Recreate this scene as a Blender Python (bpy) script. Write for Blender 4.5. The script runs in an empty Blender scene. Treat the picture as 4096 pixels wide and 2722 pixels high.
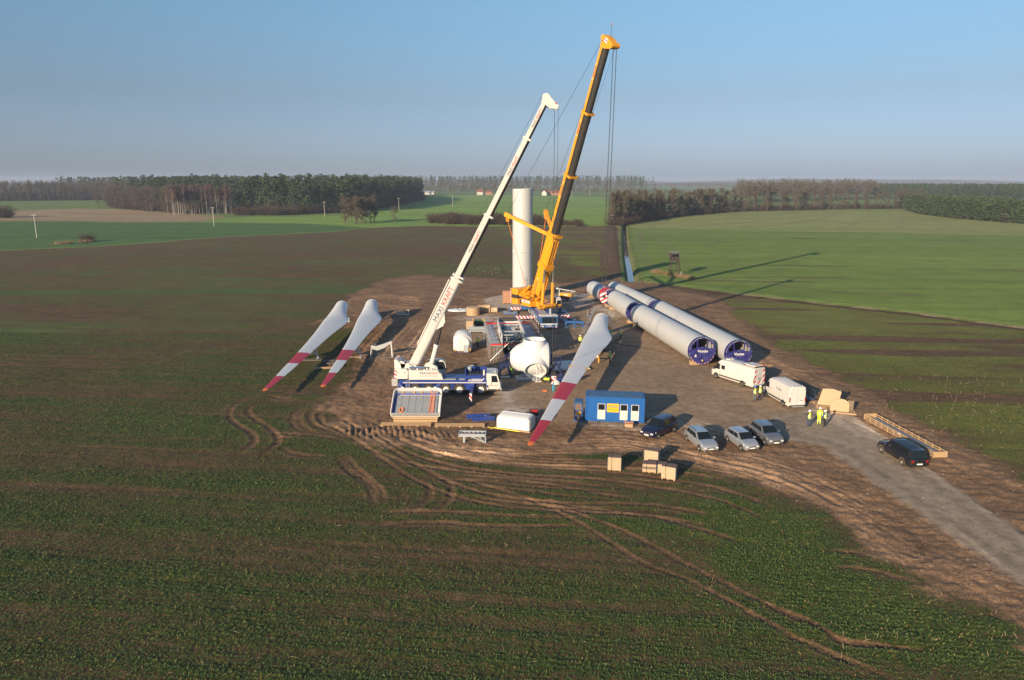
import bpy, math, random
import numpy as np
from mathutils import Vector, Matrix
R = math.radians
random.seed(7)
SC = bpy.context.scene
COL = SC.collection
# ---------------------------------------------------------------- camera
F, CX, CY, CAMH, PITCH = 2850.0, 2048.0, 1361.0, 25.0, math.atan(634 / 2850.0)
cam = bpy.data.cameras.new('camera')
cam.lens = F / 4096 * 36
cam.sensor_width = 36
cam.clip_start, cam.clip_end = 0.5, 30000
camo = bpy.data.objects.new('camera', cam)
COL.objects.link(camo)
camo.location = (0, 0, CAMH)
camo.rotation_euler = (math.pi / 2 - PITCH, 0, 0)
SC.camera = camo
# ---------------------------------------------------------------- sky and sun
ELEV, AZ = R(15.6), math.atan2(-0.562, -0.827)      # low winter sun behind the viewer's left shoulder
w = bpy.data.worlds.new('World')
SC.world = w
w.use_nodes = True
nt = w.node_tree
bg = nt.nodes['Background']
sky = nt.nodes.new('ShaderNodeTexSky')
sky.sky_type = 'NISHITA'
sky.sun_disc = False
sky.sun_elevation = ELEV
sky.sun_rotation = AZ
sky.altitude = 60
sky.air_density = 1.5
sky.dust_density = 0.5
sky.ozone_density = 6.0
# hazy winter air: the sky greys towards the horizon all round
geo = nt.nodes.new('ShaderNodeNewGeometry'); sep = nt.nodes.new('ShaderNodeSeparateXYZ'); ab = nt.nodes.new('ShaderNodeMath'); ab.operation = 'ABSOLUTE'
rmp = nt.nodes.new('ShaderNodeValToRGB'); mul = nt.nodes.new('ShaderNodeMix'); mul.data_type = 'RGBA'; mul.blend_type = 'MULTIPLY'; mul.inputs[0].default_value = 1
el = rmp.color_ramp.elements
el[0].position = 0.0; el[0].color = (0.37, 0.50, 0.97, 1)
el[1].position = 0.24; el[1].color = (0.66, 0.62, 0.60, 1)
e = el.new(0.107); e.color = (0.48, 0.44, 0.545, 1)
nt.links.new(geo.outputs['Incoming'], sep.inputs[0]); nt.links.new(sep.outputs['Z'], ab.inputs[0]); nt.links.new(ab.outputs[0], rmp.inputs[0])
nt.links.new(sky.outputs[0], mul.inputs[6]); nt.links.new(rmp.outputs[0], mul.inputs[7]); nt.links.new(mul.outputs[2], bg.inputs[0])
bg.inputs[1].default_value = 0.15
sl = bpy.data.lights.new('sun', 'SUN')
sl.energy = 5.0
sl.angle = R(0.5)
sl.color = (1.0, 0.79, 0.54)
so = bpy.data.objects.new('sun', sl)
COL.objects.link(so)
so.location = (-60, -90, 60)
so.rotation_euler = Vector((0.562 * math.cos(ELEV), 0.827 * math.cos(ELEV), -math.sin(ELEV))).to_track_quat('-Z', 'Y').to_euler()
SC.view_settings.view_transform = 'Standard'
SC.view_settings.look = 'None'
SC.view_settings.exposure = 0.68
SC.view_settings.gamma = 1
SC.view_settings.use_curve_mapping = False
SC.cycles.use_denoising = True
SC.cycles.max_bounces = 6
SC.cycles.diffuse_bounces = 3
SC.cycles.glossy_bounces = 3
SC.cycles.transmission_bounces = 4
SC.cycles.volume_bounces = 0
SC.cycles.caustics_reflective = SC.cycles.caustics_refractive = False
# ---------------------------------------------------------------- helpers
_c, _s = math.cos(PITCH), math.sin(PITCH)
def at(u, v, z=0.0):
    """survey point: where the line of sight (photo pixel) meets height z"""
    a, b = (u - CX) / F, -(v - CY) / F
    d = (a, _c + b * _s, -_s + b * _c)
    t = (z - CAMH) / d[2]
    return Vector((d[0] * t, d[1] * t, z))
def D(u, v, z=0.0):
    return at(u * 1.73633, v * 1.73633, z)
MATS = {}
def mat(key, rgb, rough=0.55, metal=0.0, var=0.12, scale=3.0, bump=0.0, dirt=0.0, spec=0.5, coat=0.0, trans=0.0):
    """procedural paint: base colour broken up by two noises, optional dirt film and relief"""
    if key in MATS: return MATS[key]
    m = bpy.data.materials.new(key); m.use_nodes = True
    n, l = m.node_tree.nodes, m.node_tree.links
    p = n['Principled BSDF']
    tc = n.new('ShaderNodeTexCoord')
    n1 = n.new('ShaderNodeTexNoise'); n1.inputs['Scale'].default_value = scale; n1.inputs['Detail'].default_value = 6
    l.new(tc.outputs['Object'], n1.inputs['Vector'])
    mx = n.new('ShaderNodeMix'); mx.data_type = 'RGBA'
    mx.inputs[6].default_value = (*[c * (1 - var) for c in rgb], 1)
    mx.inputs[7].default_value = (*[min(1, c * (1 + var)) for c in rgb], 1)
    l.new(n1.outputs['Fac'], mx.inputs[0])
    out = mx.outputs[2]
    if dirt > 0:
        n2 = n.new('ShaderNodeTexNoise'); n2.inputs['Scale'].default_value = scale * 0.45; n2.inputs['Detail'].default_value = 8
        n2.inputs['Roughness'].default_value = 0.7
        l.new(tc.outputs['Object'], n2.inputs['Vector'])
        rp = n.new('ShaderNodeMapRange'); rp.inputs[1].default_value = 0.48; rp.inputs[2].default_value = 0.78
        rp.inputs[3].default_value = 0; rp.inputs[4].default_value = dirt
        l.new(n2.outputs['Fac'], rp.inputs[0])
        m2 = n.new('ShaderNodeMix'); m2.data_type = 'RGBA'
        m2.inputs[7].default_value = (0.16, 0.115, 0.075, 1)
        l.new(rp.outputs[0], m2.inputs[0]); l.new(out, m2.inputs[6]); out = m2.outputs[2]
    l.new(out, p.inputs['Base Color'])
    p.inputs['Roughness'].default_value = rough
    p.inputs['Metallic'].default_value = metal
    p.inputs['Specular IOR Level'].default_value = spec
    if coat: p.inputs['Coat Weight'].default_value = coat; p.inputs['Coat Roughness'].default_value = 0.08
    if trans: p.inputs['Transmission Weight'].default_value = trans
    if bump:
        b = n.new('ShaderNodeBump'); b.inputs['Strength'].default_value = bump; b.inputs['Distance'].default_value = 0.05
        n3 = n.new('ShaderNodeTexNoise'); n3.inputs['Scale'].default_value = scale * 5
        l.new(tc.outputs['Object'], n3.inputs['Vector']); l.new(n3.outputs['Fac'], b.inputs['Height']); l.new(b.outputs[0], p.inputs['Normal'])
    MATS[key] = m
    return m
def stripes(key, c1, c2, freq, vec, rough=0.45):
    """diagonal hazard stripes as paint: vec is the (object space) stripe normal"""
    if key in MATS: return MATS[key]
    m = bpy.data.materials.new(key); m.use_nodes = True
    n, l = m.node_tree.nodes, m.node_tree.links
    p = n['Principled BSDF']; p.inputs['Roughness'].default_value = rough
    tc = n.new('ShaderNodeTexCoord'); d = n.new('ShaderNodeVectorMath'); d.operation = 'DOT_PRODUCT'
    d.inputs[1].default_value = [v * freq for v in vec]
    l.new(tc.outputs['Object'], d.inputs[0])
    f = n.new('ShaderNodeMath'); f.operation = 'FRACT'; l.new(d.outputs['Value'], f.inputs[0])
    g = n.new('ShaderNodeMath'); g.operation = 'GREATER_THAN'; g.inputs[1].default_value = 0.5; l.new(f.outputs[0], g.inputs[0])
    mx = n.new('ShaderNodeMix'); mx.data_type = 'RGBA'; mx.inputs[6].default_value = (*c1, 1); mx.inputs[7].default_value = (*c2, 1)
    l.new(g.outputs[0], mx.inputs[0]); l.new(mx.outputs[2], p.inputs['Base Color'])
    MATS[key] = m
    return m
class MB:
    """collects faces of one part; obj() links them as ONE mesh object"""
    def __init__(s, M=None): s.v, s.f, s.m, s.M = [], [], [], M
    def add(s, vs, fs, mi=0):
        o = len(s.v)
        s.v += [tuple(s.M @ Vector(v)) for v in vs] if s.M is not None else [tuple(v) for v in vs]
        s.f += [tuple(i + o for i in f) for f in fs]; s.m += [mi] * len(fs)
        return s
    def bx(s, x0, x1, y0, y1, z0, z1, mi=0):
        return s.add([(x0,y0,z0),(x1,y0,z0),(x1,y1,z0),(x0,y1,z0),(x0,y0,z1),(x1,y0,z1),(x1,y1,z1),(x0,y1,z1)],
              [(0,3,2,1),(4,5,6,7),(0,1,5,4),(1,2,6,5),(2,3,7,6),(3,0,4,7)], mi)
    def beam(s, a, b, w=0.1, h=None, mi=0, up=(0, 0, 1)):
        a, b = Vector(a), Vector(b); d = (b - a)
        if d.length < 1e-6: return s
        d.normalize(); u = Vector(up)
        if abs(d.dot(u)) > 0.98: u = Vector((0, 1, 0)) if abs(d.y) < 0.9 else Vector((1, 0, 0))
        x = d.cross(u).normalized() * w / 2; y = x.cross(d).normalized() * (h or w) / 2
        vs = [a-x-y, a+x-y, a+x+y, a-x+y, b-x-y, b+x-y, b+x+y, b-x+y]
        return s.add(vs, [(0,1,2,3),(7,6,5,4),(0,4,5,1),(1,5,6,2),(2,6,7,3),(3,7,4,0)], mi)
    def cyl(s, a, b, r0, r1=None, n=12, mi=0, caps=True):
        r1 = r0 if r1 is None else r1
        a, b = Vector(a), Vector(b); d = (b - a).normalized()
        u = Vector((0, 0, 1)) if abs(d.z) < 0.9 else Vector((1, 0, 0))
        x = d.cross(u).normalized(); y = x.cross(d)
        ca = [(math.cos(2*math.pi*i/n), math.sin(2*math.pi*i/n)) for i in range(n)]
        vs = [a + (x*c + y*q) * r0 for c, q in ca] + [b + (x*c + y*q) * r1 for c, q in ca]
        fs = [(i, (i+1) % n, n+(i+1) % n, n+i) for i in range(n)]
        if caps: fs += [tuple(range(n-1, -1, -1)), tuple(range(n, 2*n))]
        return s.add(vs, fs, mi)
    def tube(s, pts, r, n=6, mi=0):
        pts = [Vector(p) for p in pts]; rings = []
        rr = r if isinstance(r, (list, tuple)) else [r] * len(pts)
        for i, p in enumerate(pts):
            d = (pts[min(i+1, len(pts)-1)] - pts[max(i-1, 0)]).normalized()
            u = Vector((0, 0, 1)) if abs(d.z) < 0.9 else Vector((1, 0, 0))
            x = d.cross(u).normalized(); y = x.cross(d)
            rings.append([p + (x*math.cos(2*math.pi*k/n) + y*math.sin(2*math.pi*k/n)) * rr[i] for k in range(n)])
        return s.loft(rings, mi)
    def loft(s, rings, mi=0, caps=True, closed=True):
        n = len(rings[0]); vs = [p for r in rings for p in r]; fs = []
        for j in range(len(rings)-1):
            for i in range(n if closed else n-1):
                fs.append((j*n+i, j*n+(i+1) % n, (j+1)*n+(i+1) % n, (j+1)*n+i))
        if caps and closed: fs += [tuple(range(n-1, -1, -1)), tuple((len(rings)-1)*n+i for i in range(n))]
        return s.add(vs, fs, mi)
    def prism(s, poly, y0, y1, mi=0):
        """polygon in x,z pushed from y0 to y1"""
        n = len(poly)
        vs = [(x, y0, z) for x, z in poly] + [(x, y1, z) for x, z in poly]
        fs = [tuple(range(n)), tuple(range(2*n-1, n-1, -1))] + [(i, n+i, n+(i+1) % n, (i+1) % n) for i in range(n)]
        return s.add(vs, fs, mi)
    def plate(s, a, b, c, d, t=0.02, mi=0):
        a, b, c, d = map(Vector, (a, b, c, d)); nn = ((b-a).cross(d-a)).normalized() * t
        return s.add([a, b, c, d, a+nn, b+nn, c+nn, d+nn], [(3,2,1,0),(4,5,6,7),(0,1,5,4),(1,2,6,5),(2,3,7,6),(3,0,4,7)], mi)
    def obj(s, name, mats, parent=None, smooth=None, loc=None, rz=None):
        me = bpy.data.meshes.new(name); me.from_pydata(s.v, [], s.f)
        for k in (mats if isinstance(mats, (list, tuple)) else [mats]): me.materials.append(k)
        if any(s.m): me.polygons.foreach_set('material_index', s.m)
        if smooth:
            me.polygons.foreach_set('use_smooth', [True] * len(s.f)); me.set_sharp_from_angle(angle=R(smooth))
        me.update()
        o = bpy.data.objects.new(name, me); COL.objects.link(o); o.parent = parent
        if loc is not None: o.location = loc
        if rz is not None: o.rotation_euler = (0, 0, rz)
        return o
def tag(o, label, cat, group=None):
    o['label'] = label; o['category'] = cat
    if group: o['group'] = group
    return o
def thing(name, label, cat, loc=(0, 0, 0), rz=0, group=None):
    o = bpy.data.objects.new(name, None); COL.objects.link(o)
    o.empty_display_size = 0.3
    o.location = loc; o.rotation_euler = (0, 0, rz)
    return tag(o, label, cat, group)
def dup(root, loc, rz=0, label=None, scale=None):
    r = root.copy(); COL.objects.link(r); r.location = loc; r.rotation_euler = (0, 0, rz)
    if label: r['label'] = label
    if scale: r.scale = scale
    for ch in list(root.children):
        c = ch.copy(); COL.objects.link(c); c.parent = r
        for g in ch.children:
            d = g.copy(); COL.objects.link(d); d.parent = c
    return r
def text(word, size, m, parent, M, name='lettering', depth=0.006, sx=1.0):
    """flat lettering: baseline along local x, facing local +z of M"""
    cu = bpy.data.curves.new(name, 'FONT'); cu.body = word; cu.size = size; cu.extrude = depth; cu.align_x = 'CENTER'; cu.align_y = 'CENTER'
    cu.resolution_u = 2
    t = bpy.data.objects.new(name, cu); COL.objects.link(t)
    me = bpy.data.meshes.new_from_object(t)
    bpy.data.objects.remove(t); bpy.data.curves.remove(cu)
    me.transform(M @ Matrix.Diagonal((sx, 1, 1, 1))); me.materials.clear(); me.materials.append(m); me.name = name
    o = bpy.data.objects.new(name, me); COL.objects.link(o); o.parent = parent
    return o
def frame(o, x, n):
    """matrix with local x along x and local z along n"""
    x = Vector(x).normalized(); n = Vector(n).normalized(); y = n.cross(x).normalized(); x = y.cross(n)
    return Matrix(((x.x, y.x, n.x, o[0]), (x.y, y.y, n.y, o[1]), (x.z, y.z, n.z, o[2]), (0, 0, 0, 1)))
# ---------------------------------------------------------------- common materials
WHITE = mat('white_paint', (0.58, 0.565, 0.535), 0.35, var=0.05, dirt=0.12)
GRP = mat('white_gelcoat', (0.64, 0.645, 0.64), 0.38, var=0.04, scale=0.6, dirt=0.08)
TOWER = mat('light_grey_tower_paint', (0.47, 0.48, 0.48), 0.42, var=0.05, scale=0.5, dirt=0.06)
YEL = mat('crane_yellow_paint', (0.70, 0.30, 0.012), 0.38, var=0.08, dirt=0.10)
BLUE = mat('carrier_blue_paint', (0.02, 0.05, 0.24), 0.32, var=0.12, dirt=0.18)
LBLUE = mat('outrigger_blue_paint', (0.02, 0.12, 0.36), 0.45, var=0.15, dirt=0.3)
CBLUE = mat('container_blue_paint', (0.004, 0.095, 0.34), 0.45, var=0.12, scale=1.2, dirt=0.12)
NAVY = mat('navy_frame_paint', (0.015, 0.025, 0.10), 0.4, dirt=0.12)
BLK = mat('black_rubber', (0.018, 0.018, 0.018), 0.8, dirt=0.25)
TYRE = mat('muddy_tyre_rubber', (0.03, 0.028, 0.026), 0.85, var=0.3, scale=6, dirt=0.8)
DARK = mat('dark_steel', (0.045, 0.045, 0.048), 0.55, 0.2, dirt=0.2)
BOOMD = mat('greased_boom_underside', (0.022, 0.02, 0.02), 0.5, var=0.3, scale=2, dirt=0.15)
GALV = mat('galvanised_steel', (0.48, 0.50, 0.52), 0.42, 0.55, var=0.15, dirt=0.1)
CHROME = mat('chrome_rod', (0.75, 0.76, 0.78), 0.15, 1.0, var=0.02)
ALU = mat('grey_deck_plate', (0.33, 0.36, 0.40), 0.6, 0.1, var=0.2, dirt=0.25)
GLASS = mat('dark_window_glass', (0.010, 0.015, 0.019), 0.06, var=0.2, spec=0.35)
RED = mat('signal_red_paint', (0.55, 0.02, 0.015), 0.45, var=0.1)
BRED = mat('blade_red_paint', (0.46, 0.010, 0.022), 0.42, var=0.06, scale=0.8)
WOOD = mat('fresh_pine_wood', (0.42, 0.28, 0.155), 0.75, var=0.2, scale=4, dirt=0.12)
PLY = mat('pale_plywood', (0.46, 0.335, 0.21), 0.7, var=0.16, scale=2.5, dirt=0.1)
OSB = mat('brown_crate_lid', (0.15, 0.105, 0.085), 0.8, var=0.25, scale=4, bump=0.3)
OLDWOOD = mat('weathered_grey_timber', (0.17, 0.13, 0.10), 0.85, var=0.3, scale=6, bump=0.3)
LIME = mat('hi_vis_yellow_cloth', (0.62, 0.80, 0.03), 0.75, var=0.06)
HGREEN = mat('hi_vis_green_cloth', (0.22, 0.60, 0.04), 0.75, var=0.08)
REFL = mat('reflective_tape', (0.85, 0.86, 0.86), 0.35, var=0.02)
NCLOTH = mat('dark_navy_cloth', (0.018, 0.022, 0.04), 0.85, var=0.2)
GCLOTH = mat('grey_work_cloth', (0.10, 0.115, 0.135), 0.85, var=0.2)
SKIN = mat('skin', (0.50, 0.27, 0.18), 0.55, var=0.06)
ORANGE = mat('orange_plastic', (0.85, 0.19, 0.02), 0.5, var=0.08)
HAZ = lambda k, v, f=2.2: stripes(k, (0.55, 0.02, 0.02), (0.8, 0.8, 0.8), f, v)
# ================================================================ GROUND
def vnoise(x, y, seed=0):
    xi, yi = np.floor(x).astype(np.int64), np.floor(y).astype(np.int64)
    xf, yf = x - xi, y - yi
    def h(a, b):
        n = (a * 374761393 + b * 668265263 + seed * 1442695041) & 0x7fffffff
        n = ((n ^ (n >> 13)) * 1274126177) & 0x7fffffff
        return ((n ^ (n >> 16)) & 0xffff) / 65535.0
    u, v = xf * xf * (3 - 2 * xf), yf * yf * (3 - 2 * yf)
    return (h(xi, yi) * (1-u) + h(xi+1, yi) * u) * (1-v) + (h(xi, yi+1) * (1-u) + h(xi+1, yi+1) * u) * v
def fbm(x, y, o=4, seed=0):
    t, a, s = 0.0, 0.5, 0.0
    for k in range(o):
        t = t + a * vnoise(x * 2**k + 17.3 * k, y * 2**k - 9.1 * k, seed + k); s += a; a *= 0.5
    return t / s
def sst(e0, e1, x):
    t = np.clip((x - e0) / (e1 - e0), 0, 1); return t * t * (3 - 2 * t)
def sdf(poly, x, y):
    """signed distance to a polygon, inside positive"""
    P = np.array([(p[0], p[1]) for p in poly]); d2 = np.full(x.shape, 1e18); ins = np.zeros(x.shape, bool)
    for (ax, ay), (bx, by) in zip(P, np.roll(P, -1, 0)):
        ex, ey = bx - ax, by - ay; wx, wy = x - ax, y - ay
        t = np.clip((wx*ex + wy*ey) / (ex*ex + ey*ey + 1e-12), 0, 1)
        d2 = np.minimum(d2, (wx - ex*t)**2 + (wy - ey*t)**2)
        c = (ay > y) != (by > y)
        ins ^= c & (x < (bx-ax) * (y-ay) / (by-ay + 1e-12) + ax)
    return np.where(ins, 1, -1) * np.sqrt(d2)
def pdist(pts, x, y):
    """distance to a polyline and arc length at the nearest point"""
    d = np.full(x.shape, 1e9); sl = np.zeros(x.shape); side = np.zeros(x.shape); s0 = 0.0
    for (ax, ay), (bx, by) in zip(pts[:-1], pts[1:]):
        ex, ey = bx-ax, by-ay; L = math.hypot(ex, ey)
        if L < 1e-6: continue
        wx, wy = x-ax, y-ay; t = np.clip((wx*ex + wy*ey) / (L*L), 0, 1)
        q = np.hypot(wx - ex*t, wy - ey*t); k = q < d
        d = np.where(k, q, d); sl = np.where(k, s0 + t*L, sl); side = np.where(k, np.sign(wx*ey - wy*ex), side); s0 += L
    return d, sl, side, s0
def smooth_path(P, n=8):
    P = [np.array((p[0], p[1])) for p in P]; P = [2*P[0]-P[1]] + P + [2*P[-1]-P[-2]]; out = []
    for i in range(1, len(P)-2):
        a, b, c, d = P[i-1:i+3]
        for k in range(n):
            t = k/n
            out.append(0.5*((2*b) + (c-a)*t + (2*a-5*b+4*c-d)*t*t + (3*b-a-3*c+d)*t**3))
    return out + [P[-2]]
def W(pts): return [D(*p) for p in pts]
mud_poly = W([(735,745),(770,712),(830,672),(880,645),(960,634),(1180,644),(1300,652),(1440,636),(1560,668),(1665,690),(1690,715),(1760,782),(1900,852),(2010,912),(2359,1098),(2700,1290),(2700,1720),(2359,1478),(2250,1400),(2130,1335),(2010,1265),(1900,1180),(1760,1115),(1640,1072),(1560,1040),(1400,1030),(1220,1040),(1130,1060),(1060,1050),(1010,1050),(960,1020),(900,1030),(830,1005),(770,968),(745,935),(790,880),(812,842),(838,800),(850,755),(800,760),(775,740)])
gravel_poly = W([(1050,728),(1120,706),(1180,690),(1300,668),(1420,700),(1500,745),(1570,800),(1640,848),(1770,888),(1920,940),(1860,985),(1810,1012),(1600,985),(1480,978),(1330,976),(1240,972),(1150,960),(1120,930),(1150,890),(1100,850),(1120,800),(1040,770)])
road_poly = W([(1800,1010),(1780,960),(1900,935),(1960,955),(2130,1075),(2359,1238),(2600,1410),(2600,1500),(2359,1350),(2160,1212),(2030,1120),(1900,1030)])
found_poly = W([(1118,692),(1140,682),(1175,676),(1215,678),(1240,690),(1225,706),(1170,712),(1130,706)])
chalk_polys = [W([(1145,905),(1165,890),(1200,900),(1190,925),(1155,930)]), W([(1135,938),(1180,930),(1240,940),(1230,965),(1160,962)]), W([(1060,735),(1120,722),(1180,735),(1140,760),(1080,770)]), W([(1325,968),(1400,972),(1500,985),(1490,992),(1330,978)]), W([(1290,690),(1370,672),(1400,690),(1330,712)]), W([(1330,700),(1430,705),(1480,735),(1400,730)])]
lush_poly = W([(1500,1130),(1760,1125),(1900,1190),(2010,1275),(2140,1345),(2359,1490),(2500,1600),(2300,1600),(2100,1560),(1900,1490),(1760,1400),(1600,1300),(1480,1200)])
north_edge = [(-500,1012),(0,1005),(450,985),(900,950),(1330,930),(1500,912),(1680,905),(2000,907),(2470,905)]
brown_poly = [at(u, v) for u, v in north_edge] + [at(2525,1127), at(2640,1135), at(2865,1166), at(3299,1216), at(3646,1252), at(4096,1312), at(5200,1450), Vector((400, -300, 0)), Vector((-700, -300, 0)), Vector((-700, 230, 0))]
ditch = smooth_path([at(2499,900), at(2499,930), at(2503,980), at(2510,1030), at(2520,1080), at(2527,1124)], 6)
wheat_poly = [at(2510,915), at(2520,980), at(2532,1060), at(2550,1128), at(2865,1158), at(3299,1206), at(3646,1241), at(4096,1302), at(5200,1440), Vector((700, 200, 0)), Vector((700, 320, 0)), at(4096,942), at(3600,932), at(3100,922), at(2530,912)]
olive_poly = [at(2505,906), at(2530,914), at(3100,924), at(3600,934), at(4096,944), Vector((700, 322, 0)), Vector((900, 700, 0)), at(3700,838), at(3000,846), at(2900,850), at(2700,870), at(2520,900)]
dkgreen_poly = [at(0,1000), at(450,980), at(900,946), at(1330,926), at(1500,910), at(1200,895), at(800,892), at(400,888), at(0,888), Vector((-600, 330, 0)), Vector((-500, 240, 0))]
straw_poly = [at(-200,886), at(0,884), at(300,886), at(560,892), at(800,888), at(900,868), at(700,848), at(480,838), at(300,835), at(0,845), at(-200,848)]
cgreen_poly = [at(800,890), at(1200,894), at(1480,912), at(2470,904), at(2440,860), at(2420,790), at(2000,780), at(1700,785), at(1500,860), at(1000,868), at(900,872)]
# --- wheel tracks surveyed from the photo
def zm(P): return [at(900 + x/1.967, 1500 + y/1.967) for x, y in P]
def zc(P): return [at(1300 + x/1.5343, 1700 + y/1.5343) for x, y in P]
def zr(P): return [at(2700 + x/1.5344, 1700 + y/1.5344) for x, y in P]
def z1(P): return [at(1500 + x/2.851, 1050 + y/2.851) for x, y in P]
TR = []   # (points, half width, depth)
for P in [[(330,150),(200,185),(90,225),(30,290),(40,350),(120,410),(200,460),(235,510),(215,545),(120,610),(70,660)],
          [(330,215),(280,222),(200,250),(175,290),(220,340),(310,400),(380,450),(410,500),(395,550),(310,610),(240,670)],
          [(650,235),(570,280),(525,340),(540,400),(600,440),(680,470)], [(690,245),(610,285),(570,340),(600,400),(670,440),(770,480)],
          [(760,240),(690,280),(660,330),(690,390),(760,420),(850,450),(950,470)], [(800,260),(745,300),(750,360),(800,400),(900,440),(1000,480)],
          [(410,540),(450,580),(520,615),(640,635),(760,640),(860,650)], [(230,465),(400,465),(560,470),(700,480),(850,500),(1000,560)],
          [(240,520),(400,505),(560,490),(700,470)], [(600,520),(700,560),(800,580)], [(860,620),(920,690),(970,750),(1060,820),(1130,870),(1160,950),(1165,1060)],
          [(900,600),(1010,720),(1130,830),(1200,890),(1230,960),(1225,1050)], [(1350,870),(1390,940),(1400,1040)],
          [(1500,800),(1580,870),(1610,940),(1560,1010),(1450,1065),(1200,1120)], [(1680,790),(1750,850),(1775,920),(1750,1000),(1650,1070),(1500,1140)],
          [(290,145),(400,180),(520,190),(610,210)], [(400,130),(480,150),(580,155),(700,170)], [(340,170),(420,190),(600,215)]]:
    TR.append((zm(P), 0.30, 0.11))
for P in [[(1100,1110),(1300,1085),(1700,1080),(2100,1105),(2360,1120),(2900,1140)], [(1120,1200),(1400,1170),(1700,1165),(2000,1190),(2360,1195),(2900,1180)]]:
    TR.append((zm(P), 0.24, 0.08))
for P in [[(800,400),(1100,440),(1460,490),(1800,540),(2100,590)], [(790,420),(1000,460),(1300,490),(1600,530),(1950,560)], [(760,310),(1100,410),(1350,500),(1500,580),(1650,660),(1850,790),(2000,870),(2148,920),(2448,1070),(2648,1180),(2948,1340),(3158,1430),(3398,1530),(3600,1640)], [(1300,470),(1600,570),(1860,670),(2000,740),(2148,820),(2448,975),(2748,1125),(2978,1215),(3158,1325),(3348,1355),(3648,1385),(3900,1420)],
          [(600,330),(900,345),(1250,380),(1600,400),(2000,440)], [(760,310),(1100,330),(1450,350),(1800,390)], [(800,370),(1200,400),(1500,440),(1850,470)], [(1000,330),(1400,370),(1700,430),(2000,470)]]:
    TR.append((zc(P), 0.22, 0.085))
for P in [[(-300,520),(0,600),(300,690),(530,750)],
          [(1000,530),(1150,640),(1300,740)], [(1750,960),(1950,1100),(2142,1240)], [(1800,930),(2000,1070),(2142,1180)], [(1600,560),(1750,690),(1900,810),(2142,980)], [(1300,860),(1500,840),(1700,780)], [(850,880),(1200,900),(1600,1010)], [(800,780),(1100,790),(1350,860)]]:
    TR.append((zr(P), 0.26, 0.09))
rng = np.random.RandomState(4)
def family(A, n, spread, w, d, seg=1.0):
    A = smooth_path(A, 6); A = np.array(A)
    tg = np.gradient(A, axis=0); nn = np.stack([-tg[:, 1], tg[:, 0]], 1); nn /= np.linalg.norm(nn, axis=1)[:, None] + 1e-9
    for k in range(n):
        o = rng.uniform(-spread, spread); i0 = rng.randint(0, max(1, int(len(A)*(1-seg)) + 1)); i1 = min(len(A), i0 + max(4, int(len(A)*rng.uniform(seg*0.5, seg))))
        ph = rng.uniform(0, 6.28); wob = np.sin(np.linspace(0, rng.uniform(1, 4), len(A)) + ph)[:, None] * rng.uniform(0.2, 1.0)
        TR.append(([Vector((p[0], p[1], 0)) for p in (A + nn*(o + wob))[i0:i1]], w*rng.uniform(0.7, 1.3), d*rng.uniform(0.5, 1.2)))
family(W([(830,985),(920,1020),(1010,1050),(1200,1075),(1450,1085),(1640,1105),(1760,1140)]), 16, 3.2, 0.22, 0.07, 0.8)
for P in ([(830,975),(920,1035),(1040,1075),(1200,1095),(1420,1110),(1640,1150),(1800,1215)], [(845,965),(940,1020),(1060,1058),(1220,1078),(1440,1092),(1660,1128),(1830,1190)], [(760,950),(860,1010),(980,1085),(1120,1140),(1300,1160),(1500,1165),(1700,1200)], [(740,965),(840,1030),(960,1110),(1110,1160),(1300,1180),(1500,1190),(1680,1225)]):
    TR.append((W(P), 0.24, 0.10))
family(W([(1000,1010),(1220,1020),(1420,1015),(1600,1050),(1800,1100),(2000,1200),(2200,1330),(2420,1470)]), 26, 3.0, 0.24, 0.07, 0.6)
family(W([(1850,925),(2000,985),(2180,1080),(2420,1220)]), 14, 2.2, 0.22, 0.05, 0.9)
family(W([(1560,735),(1660,770),(1760,830),(1900,900),(2050,980)]), 12, 2.5, 0.25, 0.06, 0.8)
family(W([(800,700),(880,690),(960,700),(1060,690),(1120,660)]), 12, 6.0, 0.3, 0.07, 0.8)
family(W([(860,880),(900,800),(960,740),(1030,720)]), 14, 5.0, 0.3, 0.08, 0.8)
family(W([(1190,650),(1300,665),(1420,650),(1530,690)]), 8, 5.0, 0.3, 0.06, 0.8)
family(W([(1500,930),(1650,980),(1800,1010),(1900,1040)]), 10, 4.0, 0.22, 0.03, 0.8)
family(W([(1350,545),(1385,580),(1380,620),(1330,640)]), 3, 3.0, 0.4, 0.12, 1.0)
for k in range(15):      # deep parallel ruts in front of the leaning panel
    x = 955 + k*44
    TR.append((zm([(x+rng.uniform(-6, 6), 365+rng.uniform(-8, 25)), (x+8, 430), (x+14+k*2, 480+rng.uniform(0, 60))]), 0.17, 0.36))
for k in range(9):
    x = 1600 + k*46
    TR.append((zm([(x, 415), (x+26, 470), (x+80+k*6, 530+rng.uniform(0, 30))]), 0.17, 0.26))
for k in range(9):
    x = 420+k*42
    TR.append((z1([(x-180, 1480), (x-150, 1380), (x-150+rng.uniform(-20, 20), 1250)]), 0.18, 0.20))
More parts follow.
